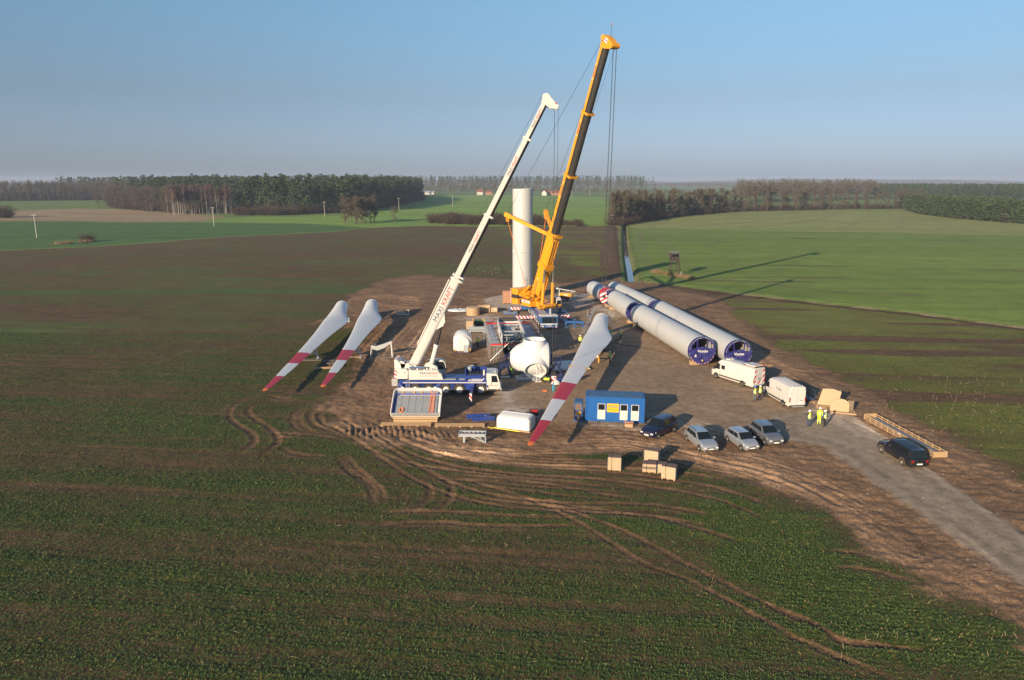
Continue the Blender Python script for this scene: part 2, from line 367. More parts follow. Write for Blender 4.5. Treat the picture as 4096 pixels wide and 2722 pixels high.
def surface(x, y):
    """height, soil colour, plant cover, plant colour, region id for ground points"""
    n_big = fbm(x*0.035, y*0.035, 4, 3); n_mid = fbm(x*0.35, y*0.35, 4, 11); n_fine = fbm(x*1.6, y*1.6, 3, 23)
    wx, wy = x + (n_mid-0.5)*5.0, y + (fbm(x*0.3, y*0.3, 3, 31)-0.5)*5.0
    band = 0.55*fbm(x*0.035, (y + x*0.10)*0.22, 5, 41) + 0.45*fbm(x*0.12, y*0.16, 4, 43)      # drilling rows run nearly across the view
    row = fbm(x*0.10, (y + x*0.12)*1.5, 3, 47)
    drill = fbm(x*0.03, (y + x*0.12)*0.9, 3, 49)
    z = (n_mid-0.5)*0.08 + (n_fine-0.5)*0.06 + (row-0.5)*0.07 + (drill-0.5)*0.10
    soil = np.stack([np.full(x.shape, c) for c in (0.118, 0.073, 0.041)], -1) * (0.75 + 0.5*n_mid)[..., None]
    far = sst(120, 230, y)
    veg = np.clip(0.52 + (band-0.5)*0.7 + (n_big-0.5)*0.35 + (drill-0.5)*0.55, 0.15, 0.85)
    veg = veg*(1 - 0.12*far)
    plant = np.stack([np.full(x.shape, c) for c in (0.085, 0.112, 0.032)], -1) * (0.75 + 0.5*n_big)[..., None]
    soil = soil*(1 + 0.10*far)[..., None]
    reg = np.zeros(x.shape, int)
    lush = sst(-1.5, 4, sdf(lush_poly, wx, wy)); veg = np.maximum(veg, lush*(0.6 + 0.35*n_mid)); z = z + lush*0.05*n_fine
    plant = plant*(1 + 0.25*lush)[..., None]
    # strip of stubble east of the yard
    east = sst(0, 6, x - 26 - (150-y)*0.16) * sst(40, 75, y)
    veg = veg*(1-east) + east*np.clip(0.66 + (band-0.5)*1.6 - 0.8*sst(0.55, 0.72, fbm(x*0.025, (y + x*0.09)*0.22, 3, 83)), 0.05, 0.95)
    plant = plant*(1-0.0*east[..., None]) + east[..., None]*np.array((0.060, 0.040, 0.004))
    # everything outside the brown field: crops and meadows beyond
    sb = sdf(brown_poly, x, y); out = sst(0.6, -0.6, sb)
    veg = veg*(1-out) + out*0.93
    g = np.stack([np.full(x.shape, c) for c in (0.13, 0.19, 0.045)], -1)
    str_ = (0.66 + 0.40*fbm(x*0.006, (y + x*0.06)*0.10, 4, 53) + 0.30*fbm(x*0.02, (y + x*0.075)*0.45, 3, 57))[..., None]
    plant = plant*(1-out[..., None]) + out[..., None]*g*str_
    for poly, c, cov, e in [(wheat_poly, (0.160, 0.225, 0.044), 0.90, 2), (olive_poly, (0.235, 0.255, 0.080), 0.95, 3), (dkgreen_poly, (0.075, 0.145, 0.040), 0.95, 2), (straw_poly, (0.31, 0.225, 0.125), 0.95, 8), (cgreen_poly, (0.185, 0.285, 0.055), 0.96, 3)]:
        k = (sst(-e, e, sdf(poly, x, y + (n_big-0.5)*(12 if poly is straw_poly else 0))) * out)[..., None]
        plant = plant*(1-k) + k*np.array(c)*str_; veg = veg*(1-k[..., 0]) + cov*k[..., 0]
        if poly in (wheat_poly, olive_poly): reg = np.where(k[..., 0] > 0.5, 4, reg)
    wh = sst(0, 6, sdf(wheat_poly, x, y))          # drill gaps and bare wisps in the wheat
    veg = np.clip(veg - wh*0.55*sst(0.64, 0.84, fbm(x*0.015, (y + x*0.075)*0.30, 4, 61)), 0, 1)
    reg = np.where((out > 0.5) & (reg == 0), 5, reg)
    # dark ploughed edge and verge
    edge = sst(9, 3, sb) * (1-out) * sst(150, 200, y); veg = veg*(1-0.85*edge)
    verge = np.exp(-((sb + 2.2)/1.6)**2) * sst(90, 130, y) * (x > 15)
    plant = plant*(1-verge[..., None]) + verge[..., None]*np.array((0.19, 0.26, 0.055))
    dry = np.exp(-((sb - 0.6)/1.1)**2) * sst(0.35, 0.6, n_mid) * (x > 15); veg = np.maximum(veg, dry*0.9)
    plant = plant*(1-dry[..., None]) + dry[..., None]*np.array((0.36, 0.26, 0.15)); z = z + 0.25*verge*n_fine
    lip = np.exp(-((sb - 2.1)/0.9)**2) * (x > 30) * sst(80, 110, y); veg = veg*(1-0.95*lip); soil = soil*(1-0.35*lip)[..., None]      # ploughed lip beside the verge
    # green strip behind the yard and fresh weed patches by the ditch
    gs = np.exp(-((y - 168 - x*0.05)/7.0)**2) * sst(8, -2, x); veg = np.maximum(veg, gs*0.8); plant = plant*(1-gs[..., None]*0.5) + gs[..., None]*0.5*np.array((0.06, 0.11, 0.025))
    gp = np.exp(-(((x-17)/9)**2 + ((y-225)/28)**2)) * sst(0.42, 0.6, fbm(x*0.12, y*0.05, 3, 71)); veg = np.maximum(veg, gp*0.9); plant = plant + gp[..., None]*np.array((0.01, 0.05, 0.0))
    # bare mud, gravel yard, road
    mud = sst(-1.2, 1.4, sdf(mud_poly, wx, wy)); veg = veg*(1 - mud*0.97)
    mc = np.stack([np.full(x.shape, c) for c in (0.225, 0.138, 0.080)], -1) * (0.60 + 0.76*n_mid)[..., None]
    soil = soil*(1-mud[..., None]) + mud[..., None]*mc; z = z + mud*((n_fine-0.5)*0.16 + (n_mid-0.5)*0.10)
    reg = np.where(mud > 0.5, 1, reg)
    gx, gy = x + (n_mid-0.5)*2.5, y + (n_fine-0.5)*2.5
    gr = sst(-1.2, 1.0, sdf(gravel_poly, gx, gy)); rd = sst(-0.5, 0.5, sdf(road_poly, x + (n_mid-0.5)*1.2, y + (n_fine-0.5)*1.0)); fo = sst(-0.6, 0.6, sdf(found_poly, gx, gy))
    hard = np.maximum(np.maximum(gr, rd), fo); z = z*(1-0.80*hard)*(1-0.7*rd) + 0.04*rd; veg = veg*(1-hard)
    gc = np.stack([np.full(x.shape, c) for c in (0.285, 0.202, 0.132)], -1) * (0.80 + 0.4*n_mid)[..., None]
    rs = sdf(road_poly, x, y); lane = np.exp(-((rs-1.4)/0.6)**2)[..., None]
    rc = np.stack([np.full(x.shape, c) for c in (0.31, 0.245, 0.180)], -1) * (0.85 + 0.3*n_fine)[..., None] * (1 - 0.22*lane) * (1 + 0.75*np.exp(-((rs-0.1)/0.35)**2)*sst(0.35, 0.65, n_mid)*sst(33, 37, x))[..., None]
    soil = soil*(1-gr[..., None]) + gr[..., None]*gc; soil = soil*(1-rd[..., None]) + rd[..., None]*rc
    soil = soil*(1-fo[..., None]) + fo[..., None]*np.array((0.42, 0.35, 0.27))*(0.8 + 0.4*n_fine)[..., None]
    for P in chalk_polys:
        k = (sst(-1.0, 1.5, sdf(P, gx, gy)) * sst(0.30, 0.62, n_fine*0.6 + n_mid*0.4))[..., None]; soil = soil*(1-k) + k*np.array((0.47, 0.40, 0.33))
    reg = np.where(gr > 0.5, 2, reg); reg = np.where(rd > 0.5, 3, reg)
    # wheel tracks
    for P, hw, dep in TR:
        pts = [(p[0], p[1]) for p in P]; X0 = min(p[0] for p in pts)-2; X1 = max(p[0] for p in pts)+2; Y0 = min(p[1] for p in pts)-2; Y1 = max(p[1] for p in pts)+2
        k = np.nonzero((x > X0) & (x < X1) & (y > Y0) & (y < Y1))
        if not len(k[0]): continue
        xx, yy = x[k], y[k]
        if len(pts) < 24: pts = smooth_path(pts, 5)
        d, s, sd, L = pdist(pts, xx, yy)
        d = d + (vnoise(xx*1.3, yy*1.3, 5) - 0.5)*0.16; fade = sst(0, 3.5, s)*sst(L, L-3.5, s)*(0.72 + 0.4*vnoise(xx*0.45, yy*0.45, 15))
        q = d/hw; prof = -np.exp(-q**4) + 0.85*np.exp(-((q-1.6)/0.45)**2)*(0.6 + 0.8*vnoise(xx*2.2, yy*2.2, 9))
        lug = np.exp(-q**4)*0.35*np.sin(s*2*math.pi/0.42 + sd*d*5)
        z[k] += 0.5*dep*(prof + lug)*fade*(1-0.6*hard[k])
        cut = fade*np.exp(-(q/1.5)**4); veg[k] *= 1-0.85*cut
        lite = fade*np.exp(-((q-1.5)/0.7)**2)*0.30; soil[k] = soil[k]*(1 + lite[:, None])
    # ditch
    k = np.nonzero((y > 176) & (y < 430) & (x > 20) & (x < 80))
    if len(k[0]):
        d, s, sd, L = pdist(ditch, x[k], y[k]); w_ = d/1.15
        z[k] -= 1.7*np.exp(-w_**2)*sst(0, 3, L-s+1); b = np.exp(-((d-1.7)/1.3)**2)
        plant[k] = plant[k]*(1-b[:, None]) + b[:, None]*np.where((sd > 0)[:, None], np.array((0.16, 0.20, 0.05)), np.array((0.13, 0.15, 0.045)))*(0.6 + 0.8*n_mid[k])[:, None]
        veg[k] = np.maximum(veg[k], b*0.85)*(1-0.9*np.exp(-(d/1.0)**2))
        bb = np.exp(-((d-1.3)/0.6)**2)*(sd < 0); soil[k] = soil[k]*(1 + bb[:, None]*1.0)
    return z, soil, np.clip(veg, 0, 1), plant, reg, hard
def ground_material():
    m = bpy.data.materials.new('field_soil_and_crop'); m.use_nodes = True
    n, l = m.node_tree.nodes, m.node_tree.links; p = n['Principled BSDF']
    def attr(a): k = n.new('ShaderNodeAttribute'); k.attribute_name = a; return k
    A, V, P, FI = attr('soil'), attr('cover'), attr('plant'), attr('firm')
    geo = n.new('ShaderNodeNewGeometry')
    def noise(sc, det, ro=0.6):
        k = n.new('ShaderNodeTexNoise'); k.inputs['Scale'].default_value = sc; k.inputs['Detail'].default_value = det; k.inputs['Roughness'].default_value = ro
        l.new(geo.outputs['Position'], k.inputs['Vector']); return k
    def mr(src, a, b, c, d):
        k = n.new('ShaderNodeMapRange'); k.inputs[1].default_value, k.inputs[2].default_value, k.inputs[3].default_value, k.inputs[4].default_value = a, b, c, d; l.new(src, k.inputs[0]); return k.outputs[0]
    def math_(op, a, b):
        k = n.new('ShaderNodeMath'); k.operation = op
        for i, q in enumerate((a, b)):
            if hasattr(q, 'links') or hasattr(q, 'is_output'): l.new(q, k.inputs[i])
            else: k.inputs[i].default_value = q
        return k.outputs[0]
    def scale(colr, f):
        k = n.new('ShaderNodeVectorMath'); k.operation = 'SCALE'; l.new(colr, k.inputs[0]); l.new(f, k.inputs['Scale']); return k.outputs[0]
    nf, nm, nl = noise(5.5, 4, 0.65), noise(1.1, 5), noise(0.12, 4)
    loose = mr(FI.outputs['Fac'], 0, 1, 1.0, 0.38)      # compacted gravel is smoother than churned soil
    fine = math_('ADD', math_('MULTIPLY', math_('SUBTRACT', mr(nf.outputs['Fac'], 0.25, 0.75, 0.35, 1.65), 1.0), loose), 1.0)
    soil = scale(A.outputs['Color'], math_('MULTIPLY', fine, mr(nm.outputs['Fac'], 0.3, 0.7, 0.75, 1.25)))
    nv = noise(3.4, 5, 0.7)
    plant = scale(P.outputs['Color'], math_('MULTIPLY', mr(nv.outputs['Fac'], 0.25, 0.75, 0.35, 1.65), mr(nl.outputs['Fac'], 0.3, 0.7, 0.85, 1.15)))
    vf = noise(4.2, 4, 0.7)
    th = math_('SUBTRACT', V.outputs['Fac'], mr(vf.outputs['Fac'], 0.25, 0.75, 0.0, 1.0))
    fac = mr(th, -0.10, 0.12, 0.0, 1.0)
    mx = n.new('ShaderNodeMix'); mx.data_type = 'RGBA'; l.new(fac, mx.inputs[0]); l.new(soil, mx.inputs[6]); l.new(plant, mx.inputs[7])
    l.new(mx.outputs[2], p.inputs['Base Color']); p.inputs['Roughness'].default_value = 0.95; p.inputs['Specular IOR Level'].default_value = 0.15
    b = n.new('ShaderNodeBump'); b.inputs['Strength'].default_value = 0.9; b.inputs['Distance'].default_value = 0.12
    h = math_('ADD', math_('MULTIPLY', nf.outputs['Fac'], 0.5), math_('MULTIPLY', fac, 0.35)); l.new(h, b.inputs['Height']); l.new(mr(FI.outputs['Fac'], 0, 1, 0.9, 0.4), b.inputs['Strength']); l.new(b.outputs[0], p.inputs['Normal'])
    return m
GMAT = ground_material()
RNAMES = ['crop_field', 'mud_ground', 'gravel_yard', 'access_road', 'wheat_field', 'meadow']
def hwid(y): return 12 + 0.82*y
def grid_mesh(X, Y, data=None, force=None, flat=None):
    ny, nx = X.shape
    z, soil, veg, plant, reg, firm = surface(X, Y)
    if flat is not None: z = z*flat
    i = np.arange(ny*nx).reshape(ny, nx); q = np.stack([i[:-1, :-1], i[:-1, 1:], i[1:, 1:], i[1:, :-1]], -1).reshape(-1, 4)
    fr = reg[:-1, :-1].reshape(-1)
    co = np.stack([X, Y, z], -1).reshape(-1, 3); soil, plant, veg = soil.reshape(-1, 3), plant.reshape(-1, 3), veg.reshape(-1); firm = firm.reshape(-1)
    for r, nm in enumerate(RNAMES):
        k = fr == r
        if not k.any(): continue
        qq = q[k]; u, inv = np.unique(qq, return_inverse=True); inv = inv.reshape(-1)
        GP.setdefault(r, []).append((co[u], inv.reshape(-1, 4), soil[u], plant[u], veg[u], firm[u]))
    return z, veg.reshape(X.shape)
GP = {}
# near ground: fine rows, columns that fan out with distance
ys = [24.0]
while ys[-1] < 165: ys.append(ys[-1]*(1.003))
ys[-1] = 165.0; ys = np.array(ys); sx = np.linspace(-1, 1, 741)
Yn, Sn = np.meshgrid(ys, sx, indexing='ij'); Xn = Sn*hwid(Yn)
fl = sst(1.0, 0.97, np.abs(Sn))*sst(165, 160, Yn)*sst(24, 25, Yn)
Zn, Vn = grid_mesh(Xn, Yn, flat=fl)
# far ground
ys2 = [165.0]
while ys2[-1] < 6900: ys2.append(ys2[-1]*(1.008 if ys2[-1] < 450 else 1.03))
ys2 = np.array(ys2); sx2 = np.unique(np.concatenate([np.linspace(-1, 1, 201), np.arange(0.118, 0.262, 0.0015)]))
Yf, Sf = np.meshgrid(ys2, sx2, indexing='ij'); Xf = Sf*hwid(Yf)
grid_mesh(Xf, Yf, flat=sst(165, 172, Yf)*sst(1.0, 0.98, np.abs(Sf)))
for sgn in (-1, 1):      # wide flanks outside the view
    yy = np.concatenate([np.linspace(-400, 24, 10), np.linspace(60, 165, 5), ys2[::12]])
    t = np.linspace(0, 1, 12)**2
    Yw, Tw = np.meshgrid(yy, t, indexing='ij'); e = np.where(Yw < 24, hwid(24.0), hwid(Yw)); Xw = sgn*(e + Tw*(7500 - e))
    if sgn < 0: Xw, Yw = Xw[:, ::-1], Yw[:, ::-1]
    grid_mesh(Xw, Yw, flat=np.zeros(Xw.shape))
Yb, Xb = np.meshgrid(np.linspace(-400, 24, 12), np.linspace(-hwid(24.0), hwid(24.0), 20), indexing='ij')
grid_mesh(Xb, Yb, flat=np.zeros(Xb.shape))
for r, chunks in GP.items():
    off, V_, F_, S_, P_, C_, H_ = 0, [], [], [], [], [], []
    for co, q, so_, pl, ve, fi in chunks:
        V_.append(co); F_.append(q + off); off += len(co); S_.append(so_); P_.append(pl); C_.append(ve); H_.append(fi)
    V_, F_, S_, P_, C_, H_ = map(np.concatenate, (V_, F_, S_, P_, C_, H_))
    me = bpy.data.meshes.new(RNAMES[r]); me.vertices.add(len(V_)); me.vertices.foreach_set('co', V_.astype(np.float32).ravel())
    me.loops.add(len(F_)*4); me.loops.foreach_set('vertex_index', F_.astype(np.int32).ravel())
    me.polygons.add(len(F_)); me.polygons.foreach_set('loop_start', np.arange(0, len(F_)*4, 4, dtype=np.int32)); me.polygons.foreach_set('use_smooth', np.ones(len(F_), bool))
    me.update(calc_edges=True)
    for nm, dat in (('soil', S_), ('plant', P_)):
        a = me.attributes.new(nm, 'FLOAT_COLOR', 'POINT'); a.data.foreach_set('color', np.concatenate([dat, np.ones((len(dat), 1))], 1).astype(np.float32).ravel())
    a = me.attributes.new('cover', 'FLOAT', 'POINT'); a.data.foreach_set('value', C_.astype(np.float32)); a = me.attributes.new('firm', 'FLOAT', 'POINT'); a.data.foreach_set('value', H_.astype(np.float32))
    me.materials.append(GMAT)
    o = bpy.data.objects.new(RNAMES[r], me); COL.objects.link(o); o['kind'] = 'structure'
def gz(x, y):
    """ground height at a spot of the yard (nearest grid sample)"""
    j = int(np.clip(np.searchsorted(ys, y), 0, len(ys)-1)); i = int(np.clip(round((x/hwid(ys[j]) + 1)/2*740), 0, 740))
    return float((Zn*fl)[j, i]) if False else float(Zn[j, i])
Zn = Zn*fl
# ditch water
wm = mat('ditch_water', (0.02, 0.025, 0.03), 0.04, var=0.1, spec=0.9)
b = MB(); L_ = []; R_ = []
for i, p in enumerate(ditch):
    t = ditch[min(i+1, len(ditch)-1)] - ditch[max(i-1, 0)]; t = t/np.linalg.norm(t); nn = np.array((-t[1], t[0]))*0.85
    L_.append((p[0]+nn[0], p[1]+nn[1], -0.95)); R_.append((p[0]-nn[0], p[1]-nn[1], -0.95))
b.add(L_ + R_, [(i, i+1, len(L_)+i+1, len(L_)+i) for i in range(len(L_)-1)])
o = b.obj('ditch_water', wm); o['kind'] = 'structure'
# seedlings: small leaf tufts standing in the near crop
def leaf_field(name, n, y0, y1, size, cols, label, hfac=0.8, cover_pow=1.4, seed=5, lush_only=False):
    g = np.random.RandomState(seed)
    yy = y0*np.exp(g.rand(n*3)*math.log(y1/y0)); xx = (g.rand(n*3)*2-1)*(4 + 0.76*yy); vv_ = yy + 0.12*xx; yy = np.round(vv_/0.42)*0.42 - 0.12*xx + g.normal(size=n*3)*0.09
    j = np.clip(np.searchsorted(ys, yy), 0, len(ys)-1); i = np.clip(np.round((xx/hwid(yy)+1)/2*740).astype(int), 0, 740)
    v = Vn[j, i]; keep = (g.rand(n*3) < (v**cover_pow)) & ~((xx > 24 + (150-yy)*0.16) & (yy > 50) & (g.rand(n*3) < 0.75))
    xx, yy, j, i, v = xx[keep][:n], yy[keep][:n], j[keep][:n], i[keep][:n], v[keep][:n]
    zz = Zn[j, i]; N = len(xx); nl = 3
    sz = size*(0.6 + 0.8*g.rand(N))*(0.7 + 0.6*v)*(1 + 0.004*(yy-40).clip(0)); co = np.zeros((N, nl, 3, 3)); az = g.rand(N)*6.28
    for k in range(nl):
        a = az + k*2.09 + g.rand(N)*0.8; ln = sz*(0.7 + 0.6*g.rand(N)); up = (0.25 + 0.75*g.rand(N))*hfac; wd = ln*0.42
        dx, dy = np.cos(a), np.sin(a)
        base = np.stack([xx, yy, zz], -1); tip = base + np.stack([dx*ln, dy*ln, ln*up], -1); mid = base + np.stack([dx*ln*0.55, dy*ln*0.55, ln*up*0.75], -1)
        off = np.stack([-dy*wd/2, dx*wd/2, np.zeros(N)], -1)
        co[:, k, 0], co[:, k, 1], co[:, k, 2] = base, tip-off, tip+off
    me = bpy.data.meshes.new(name); V_ = co.reshape(-1, 3); me.vertices.add(len(V_)); me.vertices.foreach_set('co', V_.astype(np.float32).ravel())
    nf = N*nl; me.loops.add(nf*3); me.loops.foreach_set('vertex_index', np.arange(nf*3, dtype=np.int32)); me.polygons.add(nf)
    me.polygons.foreach_set('loop_start', np.arange(0, nf*3, 3, dtype=np.int32)); me.polygons.foreach_set('material_index', np.repeat(g.choice(len(cols), N, p=[c[1] for c in cols]), nl).astype(np.int32))
    for c in cols: me.materials.append(c[0])
    me.update(calc_edges=True)
    o = bpy.data.objects.new(name, me); COL.objects.link(o); o['kind'] = 'stuff'; tag(o, label, 'crop')
    return o
LEAF = [(mat('crop_leaf_%d' % i, c, 0.6, var=0.2, scale=2, spec=0.3), p) for i, (c, p) in enumerate([((0.062, 0.102, 0.023), 0.42), ((0.094, 0.135, 0.033), 0.3), ((0.042, 0.070, 0.018), 0.20), ((0.20, 0.15, 0.05), 0.08)])]
leaf_field('crop_seedlings', 270000, 30, 118, 0.100, LEAF, 'short green crop seedlings sprouting all over the brown field')
# dry stalks left standing
g_ = np.random.RandomState(3); b = MB()
def stalk(x, y, h, l, a):
    z = gz(x, y) if y < 160 else 0; b.beam((x, y, z-0.02), (x+math.cos(a)*l, y+math.sin(a)*l, z+h), 0.015)
for k in range(40):
    p = at(g_.uniform(3300, 4090), g_.uniform(2380, 2640)); stalk(p.x, p.y, g_.uniform(0.1, 0.35), g_.uniform(0, 0.3), g_.rand()*6.28)
for k in range(110):
    p = at(g_.uniform(3480, 4096), g_.uniform(1500, 1760)); stalk(p.x, p.y, g_.uniform(0.1, 0.5), g_.uniform(0, 0.4), g_.rand()*6.28)
for k in range(160):
    p = at(g_.uniform(0, 3200), g_.uniform(1850, 2700)); stalk(p.x, p.y, g_.uniform(0.02, 0.1), g_.uniform(0.2, 0.5), g_.rand()*6.28)
for k in range(60):
    p = at(g_.uniform(1880, 2080), g_.uniform(1072, 1105)); b.beam((p.x, p.y, -0.02), (p.x+g_.uniform(-.2, .2), p.y, g_.uniform(0.15, 0.4)), 0.03)
o = b.obj('dry_stalks', mat('dry_straw', (0.40, 0.31, 0.18), 0.8, var=0.2)); o['kind'] = 'stuff'; tag(o, 'pale dry stalks left standing in the crop', 'straw')

# ================================================================ HAZE
vm = bpy.data.materials.new('winter_haze'); vm.use_nodes = True
vn = vm.node_tree.nodes; vn.remove(vn['Principled BSDF'])
pv = vn.new('ShaderNodeVolumePrincipled'); pv.inputs['Color'].default_value = (0.62, 0.74, 0.95, 1); pv.inputs['Density'].default_value = 0.00016; pv.inputs['Anisotropy'].default_value = 0.0
vm.node_tree.links.new(pv.outputs[0], vn['Material Output'].inputs['Volume'])
hz = MB().bx(-7600, 7600, -450, 7100, -4, 62).obj('haze', vm); hz['kind'] = 'stuff'
hz.display_type = 'WIRE'

# tractor wheel tracks in the far crops: narrow worn strips just above the sward
tk = mat('worn_track_soil', (0.20, 0.16, 0.085), 0.95, var=0.3, scale=0.5)
def farm_track(P, gauge=1.9, wd=0.45):
    P = smooth_path([(p.x, p.y) for p in P], 10)
    for s in (-gauge/2, gauge/2):
        b = MB(); L_, R_ = [], []
        for i, p in enumerate(P):
            t = P[min(i+1, len(P)-1)] - P[max(i-1, 0)]; t = t/np.linalg.norm(t); nn = np.array((-t[1], t[0])); q = p + nn*s; w2 = nn*wd*(0.6 + 0.5*vnoise(np.array([i*0.7]), np.array([s]), 2)[0])/2
            L_.append((*(q+w2), 0.075)); R_.append((*(q-w2), 0.075))
        b.add(L_ + R_, [(i, i+1, len(L_)+i+1, len(L_)+i) for i in range(len(L_)-1)]); o = b.obj('wheel_track', tk); o['kind'] = 'structure'
for P in ([(2600,900),(2640,895),(2900,878),(3200,850)], [(2760,905),(3000,888),(3250,862),(3365,848)], [(2950,912),(3150,898),(3340,862),(3365,846)], [(3385,915),(3440,880),(3500,846)], [(3580,918),(3610,875),(3625,848)], [(3810,922),(3780,900),(3770,890)], [(4040,925),(3990,908)],
          [(2605,905),(2618,930),(2650,980),(2700,1040),(2800,1080)], [(2560,920),(2562,980),(2590,1050),(2640,1095)], [(2620,1110),(2900,1120),(3300,1165),(3700,1185)]):
    farm_track([at(*p) for p in P])
# ================================================================ TREES AND WOODS
TRNG = np.random.RandomState(12)
def raw_mesh(name, V, Fq, mats, mi=None, smooth=False):
    """quads or triangles straight from arrays"""
    V, Fq = np.asarray(V, np.float32), np.asarray(Fq, np.int32); k = Fq.shape[1]
    me = bpy.data.meshes.new(name); me.vertices.add(len(V)); me.vertices.foreach_set('co', V.ravel())
    me.loops.add(Fq.size); me.loops.foreach_set('vertex_index', Fq.ravel()); me.polygons.add(len(Fq)); me.polygons.foreach_set('loop_start', np.arange(0, Fq.size, k, dtype=np.int32))
    for m in mats: me.materials.append(m)
    if mi is not None: me.polygons.foreach_set('material_index', np.asarray(mi, np.int32))
    me.update(calc_edges=True); return me
def leaf_quads(C, rad, n, size, g, flat=0.6, tri=False):
    """n small randomly turned leaf sprays in ellipsoids round the centres C"""
    k = g.randint(0, len(C), n); d = g.normal(size=(n, 3)); d /= np.linalg.norm(d, axis=1)[:, None]
    p = np.array(C)[k] + d*(np.array(rad)[k]*(0.45 + 0.6*g.rand(n)))[:, None]*np.array((1, 1, flat))
    a = g.normal(size=(n, 3)); a[:, 2] *= 0.5; a /= np.linalg.norm(a, axis=1)[:, None]; b = np.cross(a, g.normal(size=(n, 3))); b /= np.linalg.norm(b, axis=1)[:, None]
    s = (size*(0.6 + 0.8*g.rand(n)))[:, None]
    V = np.stack([p - a*s, p + b*s*0.6, p + a*s, p - b*s*0.6], 1).reshape(-1, 3)
    return V, np.arange(4*n).reshape(n, 4)
def twigs(base, n, length, width, g, up=0.5):
    """n thin twig blades growing from points"""
    k = g.randint(0, len(base), n); p = np.array(base)[k] + g.normal(size=(n, 3))*0.25
    d = g.normal(size=(n, 3)); d[:, 2] = np.abs(d[:, 2])*0.6 + up; d /= np.linalg.norm(d, axis=1)[:, None]
    L = (length*(0.5 + 0.9*g.rand(n)))[:, None]; s = np.cross(d, g.normal(size=(n, 3))); s /= np.linalg.norm(s, axis=1)[:, None]; s *= width/2
    V = np.stack([p - s, p + s, p + d*L], 1).reshape(-1, 3)
    return V, np.arange(3*n).reshape(n, 3)
BARK = mat('dark_bark', (0.085, 0.065, 0.05), 0.9, var=0.3)
PBARK = mat('reddish_pine_bark', (0.13, 0.085, 0.055), 0.9, var=0.3)
BIRCH = mat('white_birch_bark', (0.36, 0.33, 0.30), 0.8, var=0.25, scale=1.5)
TWIG = mat('bare_brown_twigs', (0.105, 0.086, 0.060), 0.9, var=0.25, spec=0.1)
TWIGB = mat('purplish_birch_twigs', (0.13, 0.075, 0.062), 0.9, var=0.25, spec=0.1)
SHRUB = mat('dark_shrub_twigs', (0.075, 0.055, 0.042), 0.9, var=0.3, spec=0.1)
OAK = mat('rusty_oak_foliage', (0.105, 0.080, 0.056), 0.9, var=0.35, spec=0.1)
NEED = [mat('pine_needles_%d' % i, c, 0.75, var=0.25, scale=0.6, spec=0.2) for i, c in enumerate([(0.042, 0.066, 0.025), (0.062, 0.086, 0.032), (0.028, 0.046, 0.019)])]
def trunk_mesh(name, m, h, r, limbs, g, lean=0.0):
    b = MB(); a = g.rand()*6.28; pts = [(math.cos(a)*lean*h*t*t + (g.rand()-.5)*0.15*h*0.1, math.sin(a)*lean*h*t*t, h*t - (0.3 if t == 0 else 0)) for t in (0, 0.3, 0.6, 0.85, 1.0)]
    b.tube(pts, [r*1.15, r*0.9, r*0.7, r*0.45, r*0.15], 6)
    for p, q, rr in limbs: b.tube([p, ((p[0]+q[0])/2, (p[1]+q[1])/2, (p[2]+q[2])/2 + 0.15), q], [rr, rr*0.75, rr*0.3], 4)
    o = b.obj(name, m, None, 60); me = o.data; bpy.data.objects.remove(o); return me
def pine_kind(i, h=24.0, low=0.30, n=360, spread=3.0):
    g = np.random.RandomState(100 + i); C, Rd, limbs = [], [], []
    for k in range(13):
        t = low + (1-low)*(k/12)**0.9; a = g.rand()*6.28; rr = spread*(1.15-t)*1.9*(0.4 + 0.7*g.rand()) if k < 11 else 0.3
        c = (math.cos(a)*rr, math.sin(a)*rr, h*t*(0.98 + 0.05*g.rand())); C.append(c); Rd.append(1.3 + 1.0*g.rand()*(1.3-t)*1.7)
        limbs.append(((0, 0, c[2]-1.2), (c[0]*0.8, c[1]*0.8, c[2]-0.2), 0.07))
    V, Q = leaf_quads(C, Rd, n, 0.75, g, 0.66)
    return trunk_mesh('trunk', PBARK, h*0.95, 0.19, limbs, g, 0.02), raw_mesh('crown', V, Q, NEED, g.randint(0, 3, len(Q)))
def young_pine(i, h=12.0):
    g = np.random.RandomState(150 + i); C, Rd = [], []
    for k in range(16):
        t = 0.12 + 0.86*k/15; a = k*2.4 + g.rand(); rr = 2.3*(1.05-t)**0.8*(0.5 + 0.6*g.rand()); C.append((math.cos(a)*rr, math.sin(a)*rr, h*t)); Rd.append(0.7 + 0.9*(1.1-t))
    V, Q = leaf_quads(C, Rd, 300, 0.6, g, 0.45)
    return trunk_mesh('trunk', BARK, h*0.95, 0.16, [], g), raw_mesh('crown', V, Q, NEED, g.randint(0, 3, len(Q)))
